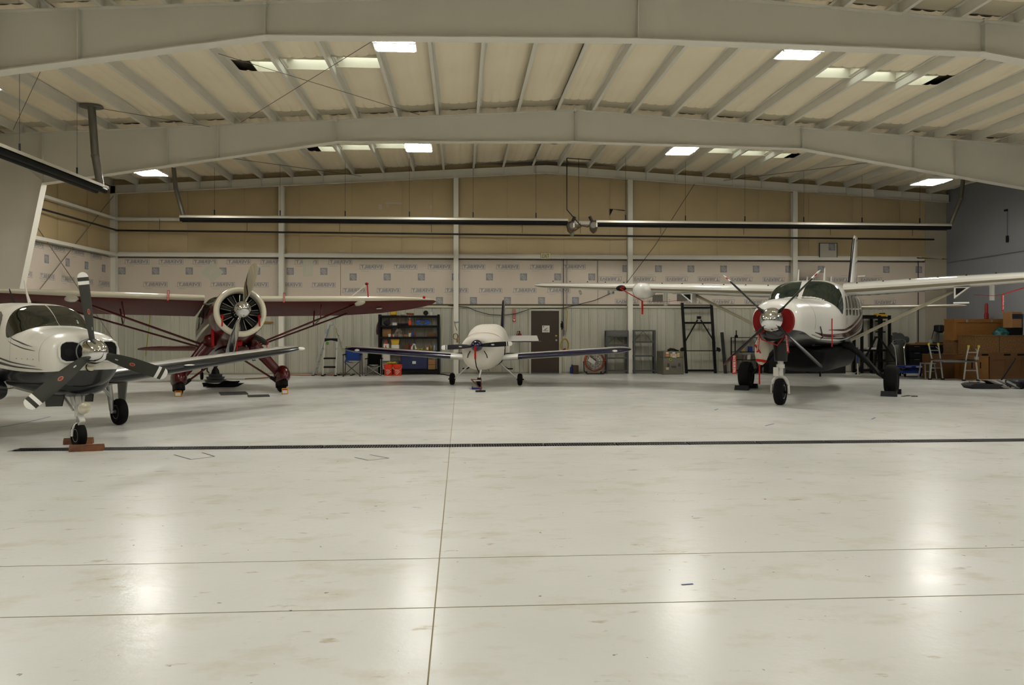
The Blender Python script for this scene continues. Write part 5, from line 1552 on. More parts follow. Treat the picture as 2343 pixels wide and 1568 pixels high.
simple_box('tool_tray', (909, 740, 933, 745), Yq + .06, .2, M_black, 'flat black tool tray beside the orange bottle', 'tray', z0=SZ[3])
b_ = item('pump_bottle', [(.05, 0), (.056, .02), (.056, .13), (.03, .17), (.02, .19)], 937.5, 3, M_orange, 'orange hand-cleaner pump bottle on the second shelf', 'bottle', -.04)
obj('pump', MB().cyl((0, 0, .19), (0, 0, .25), .012, 8).cbox((0, -.02, .245), (.03, .07, .02)), M_whitepl, b_)
obj('hose_coil', MB().tube([(math.cos(a) * (.13 + .004 * a), -.02 + math.sin(a) * .05, .09 + math.sin(a) * .075 + .0 * a) for a in [k * .45 for k in range(60)]], .013, 6), mat('bright_blue_hose', '0F4FB5', .4), None, 'bright blue coiled air hose on the second shelf', 'hose', loc=on(967, 3) + Vector((0, 0, .02)))
simple_box('cardboard_box', (875, 752, 895, 770), Yq + .12, .2, M_card, 'brown cardboard box at the end of the third shelf', 'box', z0=SZ[2])
item('cup', [(.04, 0), (.055, .1), (.058, .1)], 891, 2, M_whitepl, 'white cup in front of the cardboard box', 'cup', -.08)
obj('red_ball', MB().sphere((0, 0, .03), (.035, .035, .03), 10, 6), mat('bright_red', 'B01510', .4), None, 'small red ball beside the white cup', 'ball', loc=on(895.5, 2) + Vector((0, -.08, 0)))
item('cup', [(.035, 0), (.05, .085), (.052, .085)], 900, 2, mat('grey_white', '9F9C94', .5), 'greyish cup beside the rag heap', 'cup', -.05)
def heap(name, px, k, r, m, lab, cat, seed):
    random.seed(seed)
    mb = MB()
    n, mm = 18, 9
    rr = []
    for i in range(mm + 1):
        t_ = max(.001, min(.999, i / mm)) * PI / 2
        rr.append([(math.cos(t_) * math.cos(q) * r[0] * (1 + random.uniform(-.22, .22)), math.cos(t_) * math.sin(q) * r[1] * (1 + random.uniform(-.2, .2)), math.sin(t_) * r[2] * (1 + random.uniform(-.25, .25)) if i else 0) for q in [2 * PI * j / n for j in range(n)]])
    mb.loft(rr, True, True)
    return obj(name, mb, m, None, lab, cat, loc=on(px, k))
heap('rag_heap', 912, 2, (.17, .12, .28), mat('rag_cloth', '8A7A6C', .9, noise=.6, nscale=9, dark='3A2E2C'), 'crumpled heap of pale rags on the third shelf', 'rags', 3)
heap('cloth_bundle', 929, 2, (.11, .08, .08), mat('peach_cloth', '9A6A4E', .9, noise=.4, nscale=12), 'small peach cloth bundle beside the rags', 'cloth', 5)
item('tub', [(.045, 0), (.055, .03), (.055, .11), (.06, .115), (.06, .13)], 937, 2, mat('cream_tub', 'C2BBA2', .5), 'cream round tub on the third shelf', 'tub')
item('spray_can', [(.032, 0), (.032, .14), (.02, .16), (.018, .18)], 944, 2, M_blue, 'blue spray can on the third shelf', 'can')
item('spray_can', [(.032, 0), (.032, .15), (.02, .17), (.018, .19)], 949, 2, mat('dull_red', '6E2420', .5), 'dull red spray can on the third shelf', 'can')
item('fastener_cup', [(.03, 0), (.04, .04), (.02, .05)], 969, 2, M_alu, 'little metal cup alone on the third shelf', 'cup')
simple_box('cardboard_tray', (977, 762, 997, 771), Yq + .08, .25, mat('dark_cardboard', '5E3C1C', .8), 'open brown cardboard tray at the shelf end', 'tray', z0=SZ[2])
simple_box('carton', (877, 787, 890, 803), Yq + .04, .2, M_whitepl, 'white carton with red caps above on the fourth shelf', 'carton', z0=SZ[1])
heap('red_caps', 883, 1, (.09, .07, .31), mat('orange_red', 'B0341C', .5), 'bright red caps showing above the white carton', 'rags', 8)  # red caps above the carton, shaped as one heap
tt, a, c, d = simple_box('tall_bag_box', (895, 789, 913, 803), Yq + .02, .2, M_whitepl, 'white box holding a yellow bag on the fourth shelf', 'box', z0=SZ[1])
obj('yellow_bag', MB().loft([[(-a * .42, .03, c), (a * .42, .03, c), (a * .42, d - .03, c), (-a * .42, d - .03, c)], [(-a * .55, .03, c + .19), (a * .55, .03, c + .19), (a * .55, d - .08, c + .2), (-a * .55, d - .08, c + .2)]], True, True), M_yel, tt)
simple_box('carton', (924, 787, 936, 803), Yq + .1, .2, mat('red_brown_box', '5A3022', .8), 'red-brown carton in the middle of the fourth shelf', 'carton', z0=SZ[1])
simple_box('carton', (937, 788, 944, 803), Yq + .1, .2, mat('deep_red_box', '6E1714', .7), 'narrow deep red carton on the fourth shelf', 'carton', z0=SZ[1])
obj('shop_iron', MB().tube([(-.06, 0, .0), (-.05, 0, .12), (.0, 0, .22), (.06, 0, .2), (.07, 0, .05)], [.04, .035, .03, .03, .04], 10), M_whitepl, None, 'white curved nozzle tool standing on the fourth shelf', 'tool', loc=on(946, 1) + Vector((0, -.05, 0)))
obj('strap_bundle', MB().tube([(-.14, 0, .10), (-.07, -.03, .04), (0, .02, .06), (.06, -.02, .03), (.12, 0, .1), (.05, .03, .05)], .02, 8), mat('yellow_strap', 'A89A14', .6), None, 'yellow strap bundle on the fourth shelf', 'strap', loc=on(962, 1))
tt, a, c, d = simple_box('carton', (973, 793, 982, 803), Yq + .02, .18, M_card, 'brown carton with white label on the fourth shelf', 'carton', z0=SZ[1])
obj('label', MB().box(-.02, .03, -.004, 0, .03, c * .8), M_whitepl, tt)
item('jug', [(.05, 0), (.06, .02), (.06, .14), (.02, .2), (.02, .23)], 986, 1, mat('amber_oil', '6E5A26', .3), 'amber oil jug on the fourth shelf', 'jug')
item('oil_bottle', [(.035, 0), (.038, .02), (.038, .15), (.015, .19), (.015, .22)], 994, 1, mat('blue_yellow_bottle', '7F8C9E', .4), 'pale oil bottle at the end of the fourth shelf', 'bottle')
tt, a, c, d = simple_box('carton', (875, 812, 892, 830), Yq - .04, .3, mat('white_carton', 'BDB9AE', .7), 'white carton above the orange buckets on the lowest shelf', 'carton', z0=.43)
tt2, *_ = simple_box('carton', (875, 830, 892, 850), Yq + .06, .25, mat('white_carton', 'BDB9AE', .7), 'white carton behind the orange bucket', 'carton', z0=SZ[0])
tt.location.z = SZ[0] + (tt2.children[0].dimensions.z + .0)
item('pail', [(.11, 0), (.125, .26), (.13, .26), (.13, .28), (.1, .3)], 906, 0, mat('grey_pail', '4B4F4E', .5), 'dark grey lidded pail behind the buckets', 'pail', .1)
tt, a, c, d = simple_box('storage_tote', (917, 815, 978, 846), Yq - .0, .4, mat('navy_tote', '101B44', .45), 'big navy blue storage tote on the bottom shelf', 'tote', z0=SZ[0], bev=.02)
obj('lid_rim', MB().cbox((0, d / 2, c), (a + .03, d + .02, .04), bev=.01), MATS['navy_tote'], tt)
obj('label', MB().box(-.06, .06, -.006, -.001, c * .42, c * .62), M_whitepl, tt)
simple_box('cardboard_box', (980, 835, 996, 846), Yq + .02, .25, M_card, 'brown cardboard box on the bottom shelf, lower of two', 'box', z0=SZ[0])
simple_box('cardboard_box', (980, 823, 996, 834.5), Yq + .02, .25, M_card, 'brown cardboard box on the bottom shelf, upper of two', 'box', z0=SZ[0] + .17)
obj('hanging_jacket', MB().tube([at(867, 735, Yq + .1), at(865, 745, Yq + .1), at(864, 758, Yq + .1), at(864, 766, Yq + .1)], [.03, .07, .08, .05], 12, flat=(.7, 1.5)), mat('mauve_cloth', '4A3038', .9), None, 'mauve cloth hanging off the side of the shelving', 'cloth')
for px, lab in ((888.5, 'orange bucket in front of the shelving, nearer the camp stool'), (909.5, 'orange bucket in front of the shelving, nearer the navy tote')):
    p = fl(px, 859.5)
    t = thing('bucket', lab, 'bucket', p, group='orange buckets')
    obj('body', MB().lathe([(.125, 0), (.13, .01), (.15, .34), (.156, .34), (.156, .37), (.145, .37), (.12, .02)], (0, 0, 0), n=24), mat('bucket_orange', 'D2380C', .45), t)
    obj('rim_band', MB().lathe([(.15, .27), (.158, .275), (.158, .29), (.15, .295)], (0, 0, 0), n=24, caps=False), MATS['bucket_orange'], t)
    obj('wire_handle', MB().tube([(.157 * math.cos(a), -.02 - .15 * abs(math.sin(a)), .31 - .12 * math.sin(a)) for a in [PI * k / 12 for k in range(13)]], .004, 5), M_whitepl, t)
    v, f = text_mesh('THE\nHOME\nDEPOT', .065)
    c_ = math.cos(.7); s_ = math.sin(.7)
    me = multi([(([((x * c_ - z * s_) * .8, -.1445 - .008 + .5 * ((x * c_ - z * s_) * .8) ** 2 / .145, .13 + (x * s_ + z * c_) * .8) for x, y, z in v], f), 0)], [M_tagtext], 'lettering')
    obj('lettering', me, None, t)
obj('glove_pair', MB().tube([(-.16, 0, 0), (-.08, -.04, .03), (.0, 0, .02), (.1, -.03, .03), (.15, .02, 0)], [.03, .045, .03, .045, .03], 8), mat('yellow_glove', 'A8921E', .8), None, 'yellow gloves lying across the bucket rims', 'gloves', loc=fl(897, 859.5) + Vector((0, 0, .40)))

# ---- door, signs, extinguisher ------------------------------------------------
Yd = YB - .12
x0, x1, z0, z1 = bx(1215, 711.5, 1279, 853, Yd)
t = thing('door_1', 'dark brown steel door with a paper notice in the back wall', 'door', ((x0 + x1) / 2, Yd, 0), kind='structure')
W2 = (x1 - x0) / 2
obj('door_leaf', MB().box(-W2, W2, 0, .05, .04, z1), mat('brown_door', '33261A', .5), t)
obj('door_frame', MB().box(-W2 - .07, -W2, -.03, .05, 0, z1 + .06).box(W2, W2 + .07, -.03, .05, 0, z1 + .06).box(-W2, W2, -.03, .05, z1, z1 + .06), M_liner, t, smooth=False)
obj('threshold', MB().box(-W2, W2, -.05, .05, 0, .04), M_gsteel, t)
obj('door_knob', MB().sphere((W2 - .1, -.05, at(1270, 779, Yd).z), .035, 12, 8), M_alu, t)
obj('dead_bolt', MB().lathe([(.035, 0), (.035, .03), (.02, .04)], (W2 - .1, 0, at(1270, 769, Yd).z), (0, -1, 0), 14), mat('brass', 'A88A3A', .3, .8), t)
nx, nz = at(1249, 753, Yd).x - (x0 + x1) / 2, at(1249, 753, Yd).z
nt_ = obj('paper_notice', MB().box(nx - .13, nx + .13, -.008, -.001, nz - .12, nz + .12), mat('paper_white', 'CFCBC0', .7), t)
obj('notice_mark', MB().prism([(-.06, -.03), (.05, .04), (.06, .03), (-.04, -.05)], lambda u, v, q: (nx + u, -.010, nz + v), .001).box(nx - .1, nx + .08, -.0095, -.009, nz - .075, nz - .06), M_gsteel, nt_)
obj('notice_mark', MB().box(nx - .11, nx - .06, -.0095, -.009, nz + .06, nz + .1), mat('blue_ink', '5F7FA0', .6), nt_)
p = at(1176.5, 722.5, YB - .12)
t = thing('extinguisher_sign', 'tall red fire extinguisher sign with white downward arrow', 'sign', p)
obj('sign_plate', MB().box(-.052, .052, -.006, 0, -.215, .215), mat('sign_red', '9E1C14', .5), t)
v, f = text_mesh('FIRE EXTINGUISHER', .05)
k = .26 / (max(q[0] for q in v) - min(q[0] for q in v))
obj('lettering', multi([(([(-z * .9, -.008, -x * k + .03) for x, y, z in v], f), 0), (rect(-.040, -.034, -.13, .19, -.008), 0), (rect(.034, .040, -.13, .19, -.008), 0), (rect(-.04, .04, .185, .192, -.008), 0), (([(-.045, -.008, -.13), (.045, -.008, -.13), (0, -.008, -.19)], [(0, 2, 1)]), 0)], [M_tagtext], 'lettering'), None, t)
p = at(1189, 770, YB - .2)
t = thing('fire_extinguisher', 'small red fire extinguisher hung on wall beside the door', 'extinguisher', p)
obj('cylinder_body', MB().lathe([(.06, -.2), (.075, -.17), (.075, .05), (.05, .1), (.02, .13)], (0, 0, 0), n=16), mat('extinguisher_red', '8E1510', .3), t)
obj('label', MB().lathe([(.0765, -.12), (.0765, .0)], (0, 0, 0), n=16, caps=False), M_whitepl, t)
obj('valve_handle', MB().cyl((0, 0, .12), (0, 0, .17), .018, 8).cbox((0, -.03, .18), (.025, .12, .02)), M_black, t)
obj('hose', MB().tube([(0, 0, .16), (-.08, -.02, .17), (-.1, -.02, .05), (-.095, -.02, -.1)], .012, 6), M_black, t)
obj('wall_bracket', MB().cbox((0, .08, 0), (.06, .08, .2)), M_gsteel, t)
# wall phone, yellow hose, cords
p = at(1284.5, 745, YB - .1)
t = thing('wall_phone', 'black wall phone handset beside the brown door', 'phone', p)
obj('phone_body', MB().cbox((0, -.02, 0), (.09, .07, .17), bev=.015), M_black, t)
obj('handset', MB().tube([(.0, -.07, .14), (.03, -.09, .08), (.03, -.09, -.08), (0, -.07, -.14)], .025, 8), M_black, t)
Yh = YB - .2
t = thing('yellow_cable', 'yellow extension cable looped on the wall beside the door', 'cable', at(1292, 790, Yh))
O = at(1292, 790, Yh)
obj('cord_drop', MB().tube([at(1292, 706, Yh) - O, at(1298, 712, Yh) - O, at(1297, 735, Yh) - O, at(1296, 760, Yh) - O], .018, 6), mat('yellow_cable', 'A8881E', .5), t)
for q in (0, 1):
    obj('cord_loop', MB().tube([((.12 + .02 * q) * math.sin(a), -.03 * q, (.21 + .02 * q) * math.cos(a) + .0) for a in [2 * PI * k / 20 for k in range(21)]], .016, 6, caps=False), MATS['yellow_cable'], t)
obj('red_plug', MB().tube([at(1288, 802, Yh) - O, at(1294, 798, Yh) - O], .03, 8), M_red, t)
obj('outlet_box', MB().cbox(at(1296, 761, Yh) - O + Vector((0, .08, 0)), (.07, .05, .1)), M_alu, t)
Yc = YB - .36
O = at(1041, 770, Yc)
t = thing('hung_cord', 'yellow-brown cord coil hung on the column beside the shelving', 'cord', O)
obj('cord_drop', MB().tube([at(1040, 735, Yc) - O, at(1041, 745, Yc) - O, at(1046, 757, Yc) - O], .012, 6), mat('tan_cable', '7D6420', .5), t)
for q in (0, 1):
    obj('cord_loop', MB().tube([((.075 + .015 * q) * math.sin(a) + .02, -.02 * q, .1 * math.cos(a)) for a in [2 * PI * k / 16 for k in range(17)]], .012, 6, caps=False), MATS['tan_cable'], t)
obj('plug_end', MB().tube([at(1046, 776, Yc) - O, at(1046.5, 784, Yc) - O], .028, 8), mat('amber_plug', '8A5A18', .5), t)
p = at(1045, 738, YB - .312)
obj('tape_strip', MB().prism([(-.09, -.03), (.08, -.01), (.09, .04), (-.08, .015)], lambda u, v, q: (p.x + u, p.y - q, p.z + v), .004), mat('pale_blue_tape', '7F97A0', .6), None, 'pale blue tape wrapped on the column beside the shelving', 'tape')
# drill and sling at left of the door? yellow carrying handle on the wall behind the maroon tail
p = at(613, 738, YB - .13)
obj('yellow_level', MB().cbox(p, (.36, .03, .06), bev=.008), mat('amber_level', '8A6018', .5), None, 'amber spirit level fixed on wall beside the cowling', 'level')
obj('wall_rope', MB().tube([at(345, 690, YB - .16), at(342, 740, YB - .16), at(336, 790, YB - .16), at(333, 815, YB - .16)], .016, 6), mat('lime_cord', '8E8E1A', .5), None, 'yellow-green rope hanging down the wall behind the maroon tail', 'rope')
# ---- floor fan, small box, blue jug ----------------------------------------------
Yf = 26.75
p = fl(1358, 856)
t = thing('drum_fan', 'orange drum fan on a black stand by the back wall', 'fan', (p.x, Yf, 0))
zc = at(1358, 827, Yf).z
obj('drum', MB().lathe([(.33, -.17), (.345, -.15), (.345, .15), (.33, .17), (.32, .15), (.32, -.15), (.33, -.17)], (0, 0, zc), (0, 1, 0), 36, caps=False), mat('fan_orange', 'B23A12', .4), t)
for k in range(4):
    a = k * PI / 2 + .5
    obj('fan_blade', MB().prism([(.05, -.03), (.28, -.11), (.30, .06), (.06, .04)], lambda u, v, q: (u * math.cos(a) - v * math.sin(a), .02 + q + .25 * v, zc + u * math.sin(a) + v * math.cos(a)), .006), M_alu, t)
obj('motor', MB().lathe([(.06, -.05), (.075, 0), (.075, .12), (.06, .14)], (0, 0, zc), (0, 1, 0), 16), M_gsteel, t)
for r in (.1, .19, .27, .32):
    obj('guard_ring', MB().tube([(r * math.cos(a), -.175, zc + r * math.sin(a)) for a in [2 * PI * k / 28 for k in range(29)]], .005, 5, caps=False), M_black, t)
for k in range(6):
    a = k * PI / 6
    obj('guard_wire', MB().cyl((.33 * math.cos(a), -.175, zc + .33 * math.sin(a)), (-.33 * math.cos(a), -.175, zc - .33 * math.sin(a)), .004, 5), M_black, t)
obj('stand', MB().tube([(-.38, -.05, zc), (-.38, -.15, .12), (-.28, -.2, .03), (.28, -.2, .03), (.38, -.15, .12), (.38, -.05, zc)], .018, 8), M_black, t)
obj('tilt_plate', MB().cbox((-.12, -.19, zc + .02), (.26, .008, .14), Matrix.Rotation(.6, 3, 'Y')), mat('pale_sign', 'A9A69C', .5), t)
for s in (-1, 1):
    wheel(t, (s * .25, .12, .05), .05, .03, .4, name='caster')
simple_box('small_box', (1312, 833, 1324, 853), 26.95, .25, mat('brown_dark', '3A2A1C', .8), 'dark brown box standing on floor between door and fan', 'box', z0=0)
t = thing('blue_jug', 'blue jug in front of the dark brown box', 'jug', fl(1309, 855))
obj('jug_body', MB().lathe([(.07, 0), (.08, .02), (.08, .2), (.03, .27), (.03, .31)], (0, 0, 0), n=16), M_blue, t)
obj('jug_handle', MB().tube([(.03, 0, .28), (.1, 0, .24), (.09, 0, .14)], .012, 6), M_blue, t)
# ---- grey shelf units leaning on the wall --------------------------------------------
def grey_shelf(px0, px1, py0, py1, lab, bars, extra):
    Y = 27.0
    x0, x1, z0, z1 = bx(px0, py0, px1, py1, Y)
    t = thing('grey_shelf_unit', lab, 'shelf unit', ((x0 + x1) / 2, Y, 0), group='empty grey shelf units')
    h = (x1 - x0) / 2
    for s in (-1, 1):
        for y in (0, .25):
            obj('upright', MB().cbox((s * (h - .02), y, z1 / 2), (.05, .035, z1)), M_gsteel, t)
    for py in bars:
        z = at((px0 + px1) / 2, py, Y).z
        obj('shelf_tray', MB().cbox((0, .125, z), (2 * h, .27, .045), bev=.006), M_gsteel, t)
    zA, zB = (at(px0, q, Y).z for q in extra)
    for s in (-1, 1):
        obj('diagonal_brace', MB().bar((0, .27, zA), (s * h * .8, .27, zB), .025, .012), M_gsteel, t)
    return t
t = grey_shelf(1387, 1438, 757, 852, 'empty grey metal shelf unit on the fan side of the column', (758, 770, 790, 820, 849), (771, 788))
x0, x1, z0, z1 = bx(1390, 757, 1436, 769, 27.0)
obj('plastic_wrap', MB().box(-(x1 - x0) / 2, (x1 - x0) / 2, -.025, -.02, z0, z1), mat('cloudy_plastic', '5B5C58', .25), t)
grey_shelf(1450, 1500, 756, 851, 'empty grey metal shelf unit on the trunk side of the column', (757, 783, 815, 849), (758, 781))
# ---- aluminium trunk with stickers -----------------------------------------------------
Yt = 26.5
x0, x1, z0, z1 = bx(1512, 804, 1561, 855.5, Yt)
t = thing('transit_trunk', 'grey metal trunk covered with travel stickers by the black frame', 'trunk', ((x0 + x1) / 2 + .05, Yt - .1, 0), math.radians(8))
a, c = (x1 - x0) * .95, z1 - .0
M_trunk = mat('dull_aluminium', '6F6A5C', .5, .25, noise=.15, nscale=6)
obj('body', MB().cbox((0, .33, c * .36), (a, .66, c * .72), bev=.012), M_trunk, t)
obj('lid', MB().cbox((0, .33, c * .865), (a, .66, c * .26), bev=.012), M_trunk, t)
for s in (-1, 1):
    obj('corner_angle', MB().box(s * a / 2 - .03, s * a / 2 + .012, -.012, .02, 0, c), M_trunk, t)
    obj('latch', MB().cbox((s * a * .28, -.015, c * .42), (.07, .03, .11), bev=.008), M_gsteel, t)
obj('handle', MB().cbox((0, -.015, c * .34), (.18, .03, .05), bev=.01), M_gsteel, t)
stk = ((-.30, .93, .1, .05, 'C9C0A0'), (-.29, .83, .11, .07, 'C4703A'), (-.12, .82, .05, .13, 'B9A878'), (-.0, .84, .1, .19, 'D5CFC4'), (.10, .80, .05, .14, 'B5A994'), (.21, .84, .09, .15, 'B9A968'), (-.15, .66, .06, .08, '9DB51C'), (-.30, .26, .1, .08, 'B2A47C'))
for i, (u, v, w_, h_, cc) in enumerate(stk):
    z = v * c
    sk_ = obj('sticker', MB().box(u * a * 1.1 - w_ / 2, u * a * 1.1 + w_ / 2, -.006, .0, z - h_ / 2, z + h_ / 2) if i != 6 else MB().lathe([(.045, 0), (.045, .006)], (u * a * 1.1, 0, z), (0, -1, 0), 16), mat('sticker_%s' % cc.lower(), cc, .6), t)
    if i == 3:
        obj('sticker_bars', MB().box(-.03, -.012, -.009, -.006, z - .04, z + .06), mat('sticker_red', '7E1E18', .6), sk_)
        obj('sticker_bars', MB().box(.012, .03, -.009, -.006, z - .04, z + .06), MATS['sticker_red'], sk_)
        obj('sticker_bars', MB().box(-.04, .04, -.009, -.006, z - .08, z - .07), M_black, sk_)
    if i == 6:
        obj('sticker_bars', MB().sphere((u * a * 1.1 + .005, -.007, z), (.02, .003, .03), 8, 6), M_black, sk_)
obj('belt_heap', MB().tube([(-.12, 0, .02), (-.02, .02, .06), (.1, -.02, .05), (.2, .03, .02), (.28, 0, .015)], [.03, .05, .04, .025, .015], 8), M_black, None, 'tangle of black straps lying on the metal trunk', 'straps', loc=(t.location.x, Yt + .25, z1))
# ---- black hitch frame ------------------------------------------------------------------
Yk = 27.05
O = Vector((at(1602, 850, Yk).x, Yk, 0))
t = thing('hitch_frame', 'tall black steel frame with A-shaped hitch leaning on the wall', 'frame', O)
def K(px, py, dy=0):
    p = at(px, py, Yk) - O
    return Vector((p.x, dy + .12 * max(0, p.z) / 2.4, p.z))
for a_, c_ in (((1563, 693), (1571, 851)), ((1630, 693), (1637, 851))):
    q = K(*c_); q.z = 0
    obj('side_rail', MB().bar(K(*a_), q, .09, .06), M_black, t)
for y_, w_ in ((704, .07), (739, .07), (848, .07)):
    obj('cross_bar', MB().bar(K(1565 if y_ < 800 else 1571, y_), K(1632 if y_ < 800 else 1637, y_), .05, w_), M_black, t)
obj('thin_bar', MB().bar(K(1571, 803, -.03), K(1640, 803, -.03), .03, .03), M_black, t)
obj('hitch_block', MB().cbox(K(1600, 727, -.06), (.13, .1, .1)), M_black, t)
for s, a_, c_ in ((-1, (1597, 732), (1566, 785)), (1, (1604, 732), (1636, 785))):
    obj('hitch_arm', MB().bar(K(*a_, -.05), K(*c_, -.05), .03, .045), M_black, t)
for s, x_ in ((-1, 1562), (1, 1644)):
    a_ = K(x_, 800, -.04)
    obj('hinge_plate', MB().prism([(s * -.06, .08), (s * .05, .06), (s * .09, -.02), (s * .05, -.09), (s * -.06, -.05)], lambda u, v, q: (a_.x + u, a_.y + q, a_.z + v), .04), M_black, t)
p, q = at(1655, 761, 27.0), at(1661, 851, 26.8)
obj('black_post', MB().bar((p.x, 27.15, p.z), (q.x, 26.85, 0), .1, .07), mat('charcoal_post', '15120F', .6), None, 'black post leaning on the wall beside the hitch frame', 'post')
# ---- low black rack behind the turboprop propeller --------------------------------------
Yr = 26.9
x0, x1, z0, z1 = bx(1682, 772, 1742, 851, Yr)
t = thing('wire_rack', 'low black metal rack behind the turboprop nose', 'rack', (x0, Yr, 0))
for sx in (0, x1 - x0):
    for sy in (0, .4):
        obj('post', MB().cyl((sx, sy, 0), (sx, sy, z1), .022, 8), M_black, t)
for py in (773, 806, 824, 848):
    z = at(1710, py, Yr).z
    obj('wire_shelf', MB().box(0, x1 - x0, 0, .4, z - .012, z + .012), M_black, t)
def onr(px, py): return Vector((at(px, 800, Yr).x, Yr + .15, at(1710, py, Yr).z + .012))
obj('yellow_tag', MB().prism([(-.05, 0), (.05, .02), (.01, .14), (-.04, .1)], lambda u, v, q: (u, q, v), .02), M_yel, None, 'yellow folded tag on the low black rack', 'tag', loc=onr(1705, 806))
simple_box('paint_can_box', (1714, 794, 1722, 806), Yr + .1, .15, M_blue, 'small blue box on the low black rack', 'box', z0=onr(1710, 806).z)
obj('paint_can', MB().lathe([(.07, 0), (.07, .16), (.075, .16), (.075, .175), (.06, .175)], n=16), M_whitepl, None, 'white paint can on the low black rack', 'can', loc=onr(1717, 824))
obj('paint_can', MB().lathe([(.06, 0), (.06, .14), (.065, .14), (.065, .15), (.05, .15)], n=16), mat('dull_pink_can', '6E5450', .5), None, 'dull pinkish can beside the white paint can', 'can', loc=onr(1707, 824))
obj('rack_lamp', MB().lathe([(.06, 0), (.06, .05), (.02, .1), (.02, .22), (.03, .24)], n=12), M_black, None, 'black bottle jack standing on top of the low rack', 'jack', loc=onr(1688, 773))

# ================================================================= RIGHT-HAND CORNER
# dark tool cabinets behind the turboprop belly
simple_box('tool_cabinet', (1850, 800, 1935, 850), 26.7, .5, mat('black_cabinet', '0C0C0E', .4), 'black tool cabinet half hidden behind the turboprop belly', 'cabinet', z0=0)
simple_box('tool_cabinet', (1760, 806, 1845, 850), 26.7, .5, mat('black_cabinet', '0C0C0E', .4), 'black tool cabinet behind the turboprop nose wheel', 'cabinet', z0=0)
# broom
p = fl(1963, 861)
t = thing('push_broom', 'floor squeegee with white and blue pole standing by the belly', 'broom', p)
obj('head', MB().cbox((0, 0, .03), (.22, .06, .05), bev=.01), M_whitepl, t)
obj('lower_pole', MB().cyl((0, 0, .05), (0, .02, .42), .022, 8), M_whitepl, t)
obj('upper_pole', MB().cyl((0, .02, .42), (0, .03, .95), .024, 8), M_blue, t)
# tall black rack
Yr2 = 26.7
x0, x1, z0, z1 = bx(1972, 722, 2035, 851, Yr2)
t = thing('tall_rack', 'tall black slotted rack behind the turboprop tail strut', 'rack', (x0, Yr2, 0))
WX2 = x1 - x0
for sx in (0, WX2 * .64, WX2):
    for sy in (0, .55):
        obj('upright', MB().cbox((sx, sy, z1 / 2), (.09, .06, z1)), M_black, t)
for py in (725, 800, 846):
    z = at(2005, py, Yr2).z
    obj('shelf_beam', MB().box(0, WX2, -.01, .56, z - .07, z + .0), M_black, t)
for py in (735, 760, 825):
    z = at(2005, py, Yr2).z
    obj('side_strut', MB().box(WX2 * .64, WX2, .25, .28, z - .02, z + .02), M_black, t)
zt2 = at(2005, 725, Yr2).z
p = Vector((at(2019, 720, Yr2).x, Yr2 + .15, zt2))
t = thing('yellow_case', 'yellow tool case lying on top of the tall rack', 'case', p)
obj('case_body', MB().cbox((0, 0, .06), (.36, .25, .12), bev=.02), M_yel, t)
obj('case_handle', MB().tube([(-.1, -.12, .1), (-.08, -.16, .12), (.08, -.16, .12), (.1, -.12, .1)], .014, 6), M_black, t)
obj('flat_panel', MB().cbox((0, 0, .03), (.5, .3, .06), bev=.01), M_black, None, 'flat black panel lying on top of the tall rack', 'panel', loc=(at(1992, 720, Yr2).x, Yr2 + .2, zt2))
z = at(2005, 800, Yr2).z
obj('white_papers', MB().cbox((0, 0, .03), (.45, .3, .06), Matrix.Rotation(.05, 3, 'Z')), M_whitepl, None, 'white paper stack on the middle shelf of the tall rack', 'papers', loc=(at(2000, 790, Yr2).x, Yr2 + .2, z))
# trestle in front of the rack
Yj = 26.1
O = Vector((at(2008, 850, Yj).x, Yj, 0))
t = thing('jack_stand', 'black A-shaped aircraft jack stand in front of tall rack', 'jack stand', O)
tp = at(2008, 772, Yj) - O
obj('head_plate', MB().cbox(tp, (.18, .12, .06)), M_black, t)
for dx, dy in ((-.75, -.05), (.85, -.15), (.1, .45)):
    obj('leg', MB().bar(tp + Vector((.06 * (1 if dx > 0 else -1), 0, 0)), (dx, dy, .03), .05, .05), M_black, t)
    obj('foot', MB().cyl((dx, dy, 0), (dx, dy, .04), .07, 10), M_black, t)
obj('cross_tie', MB().bar((-.5, -.03, .45), (.55, -.1, .45), .03, .03), M_black, t)
# air compressor
Yc2 = 26.7
p = at(2051, 850, Yc2)
t = thing('air_compressor', 'grey upright air compressor with motor on its tank', 'compressor', (p.x, Yc2, 0))
zt_ = at(2070, 786, Yc2).z
obj('tank', MB().lathe([(.05, .1), (.28, .16), (.31, .25), (.31, zt_ - .12), (.26, zt_ - .03), (.05, zt_)], (0, 0, 0), n=24), mat('grey_green_tank', '2B2A22', .45), t)
for k in range(3):
    a = 2 * PI * k / 3 + .3
    obj('leg', MB().bar((.22 * math.cos(a), .22 * math.sin(a), .2), (.3 * math.cos(a), .3 * math.sin(a), 0), .05, .02), M_gsteel, t)
obj('pump_head', MB().cbox((-.05, 0, zt_ + .16), (.3, .22, .26), bev=.02), M_gsteel, t)
obj('motor', MB().lathe([(.11, -.16), (.12, -.13), (.12, .13), (.11, .16)], (.25, 0, zt_ + .13), (1, 0, 0), 16), M_gsteel, t)
obj('air_filter', MB().lathe([(.06, 0), (.08, .02), (.08, .08), (.04, .1)], (-.05, 0, zt_ + .29), n=14), M_gsteel, t)
obj('belt_guard', MB().lathe([(.2, -.02), (.21, 0), (.2, .02)], (.02, -.16, zt_ + .16), (0, 1, 0), 20), M_gsteel, t)
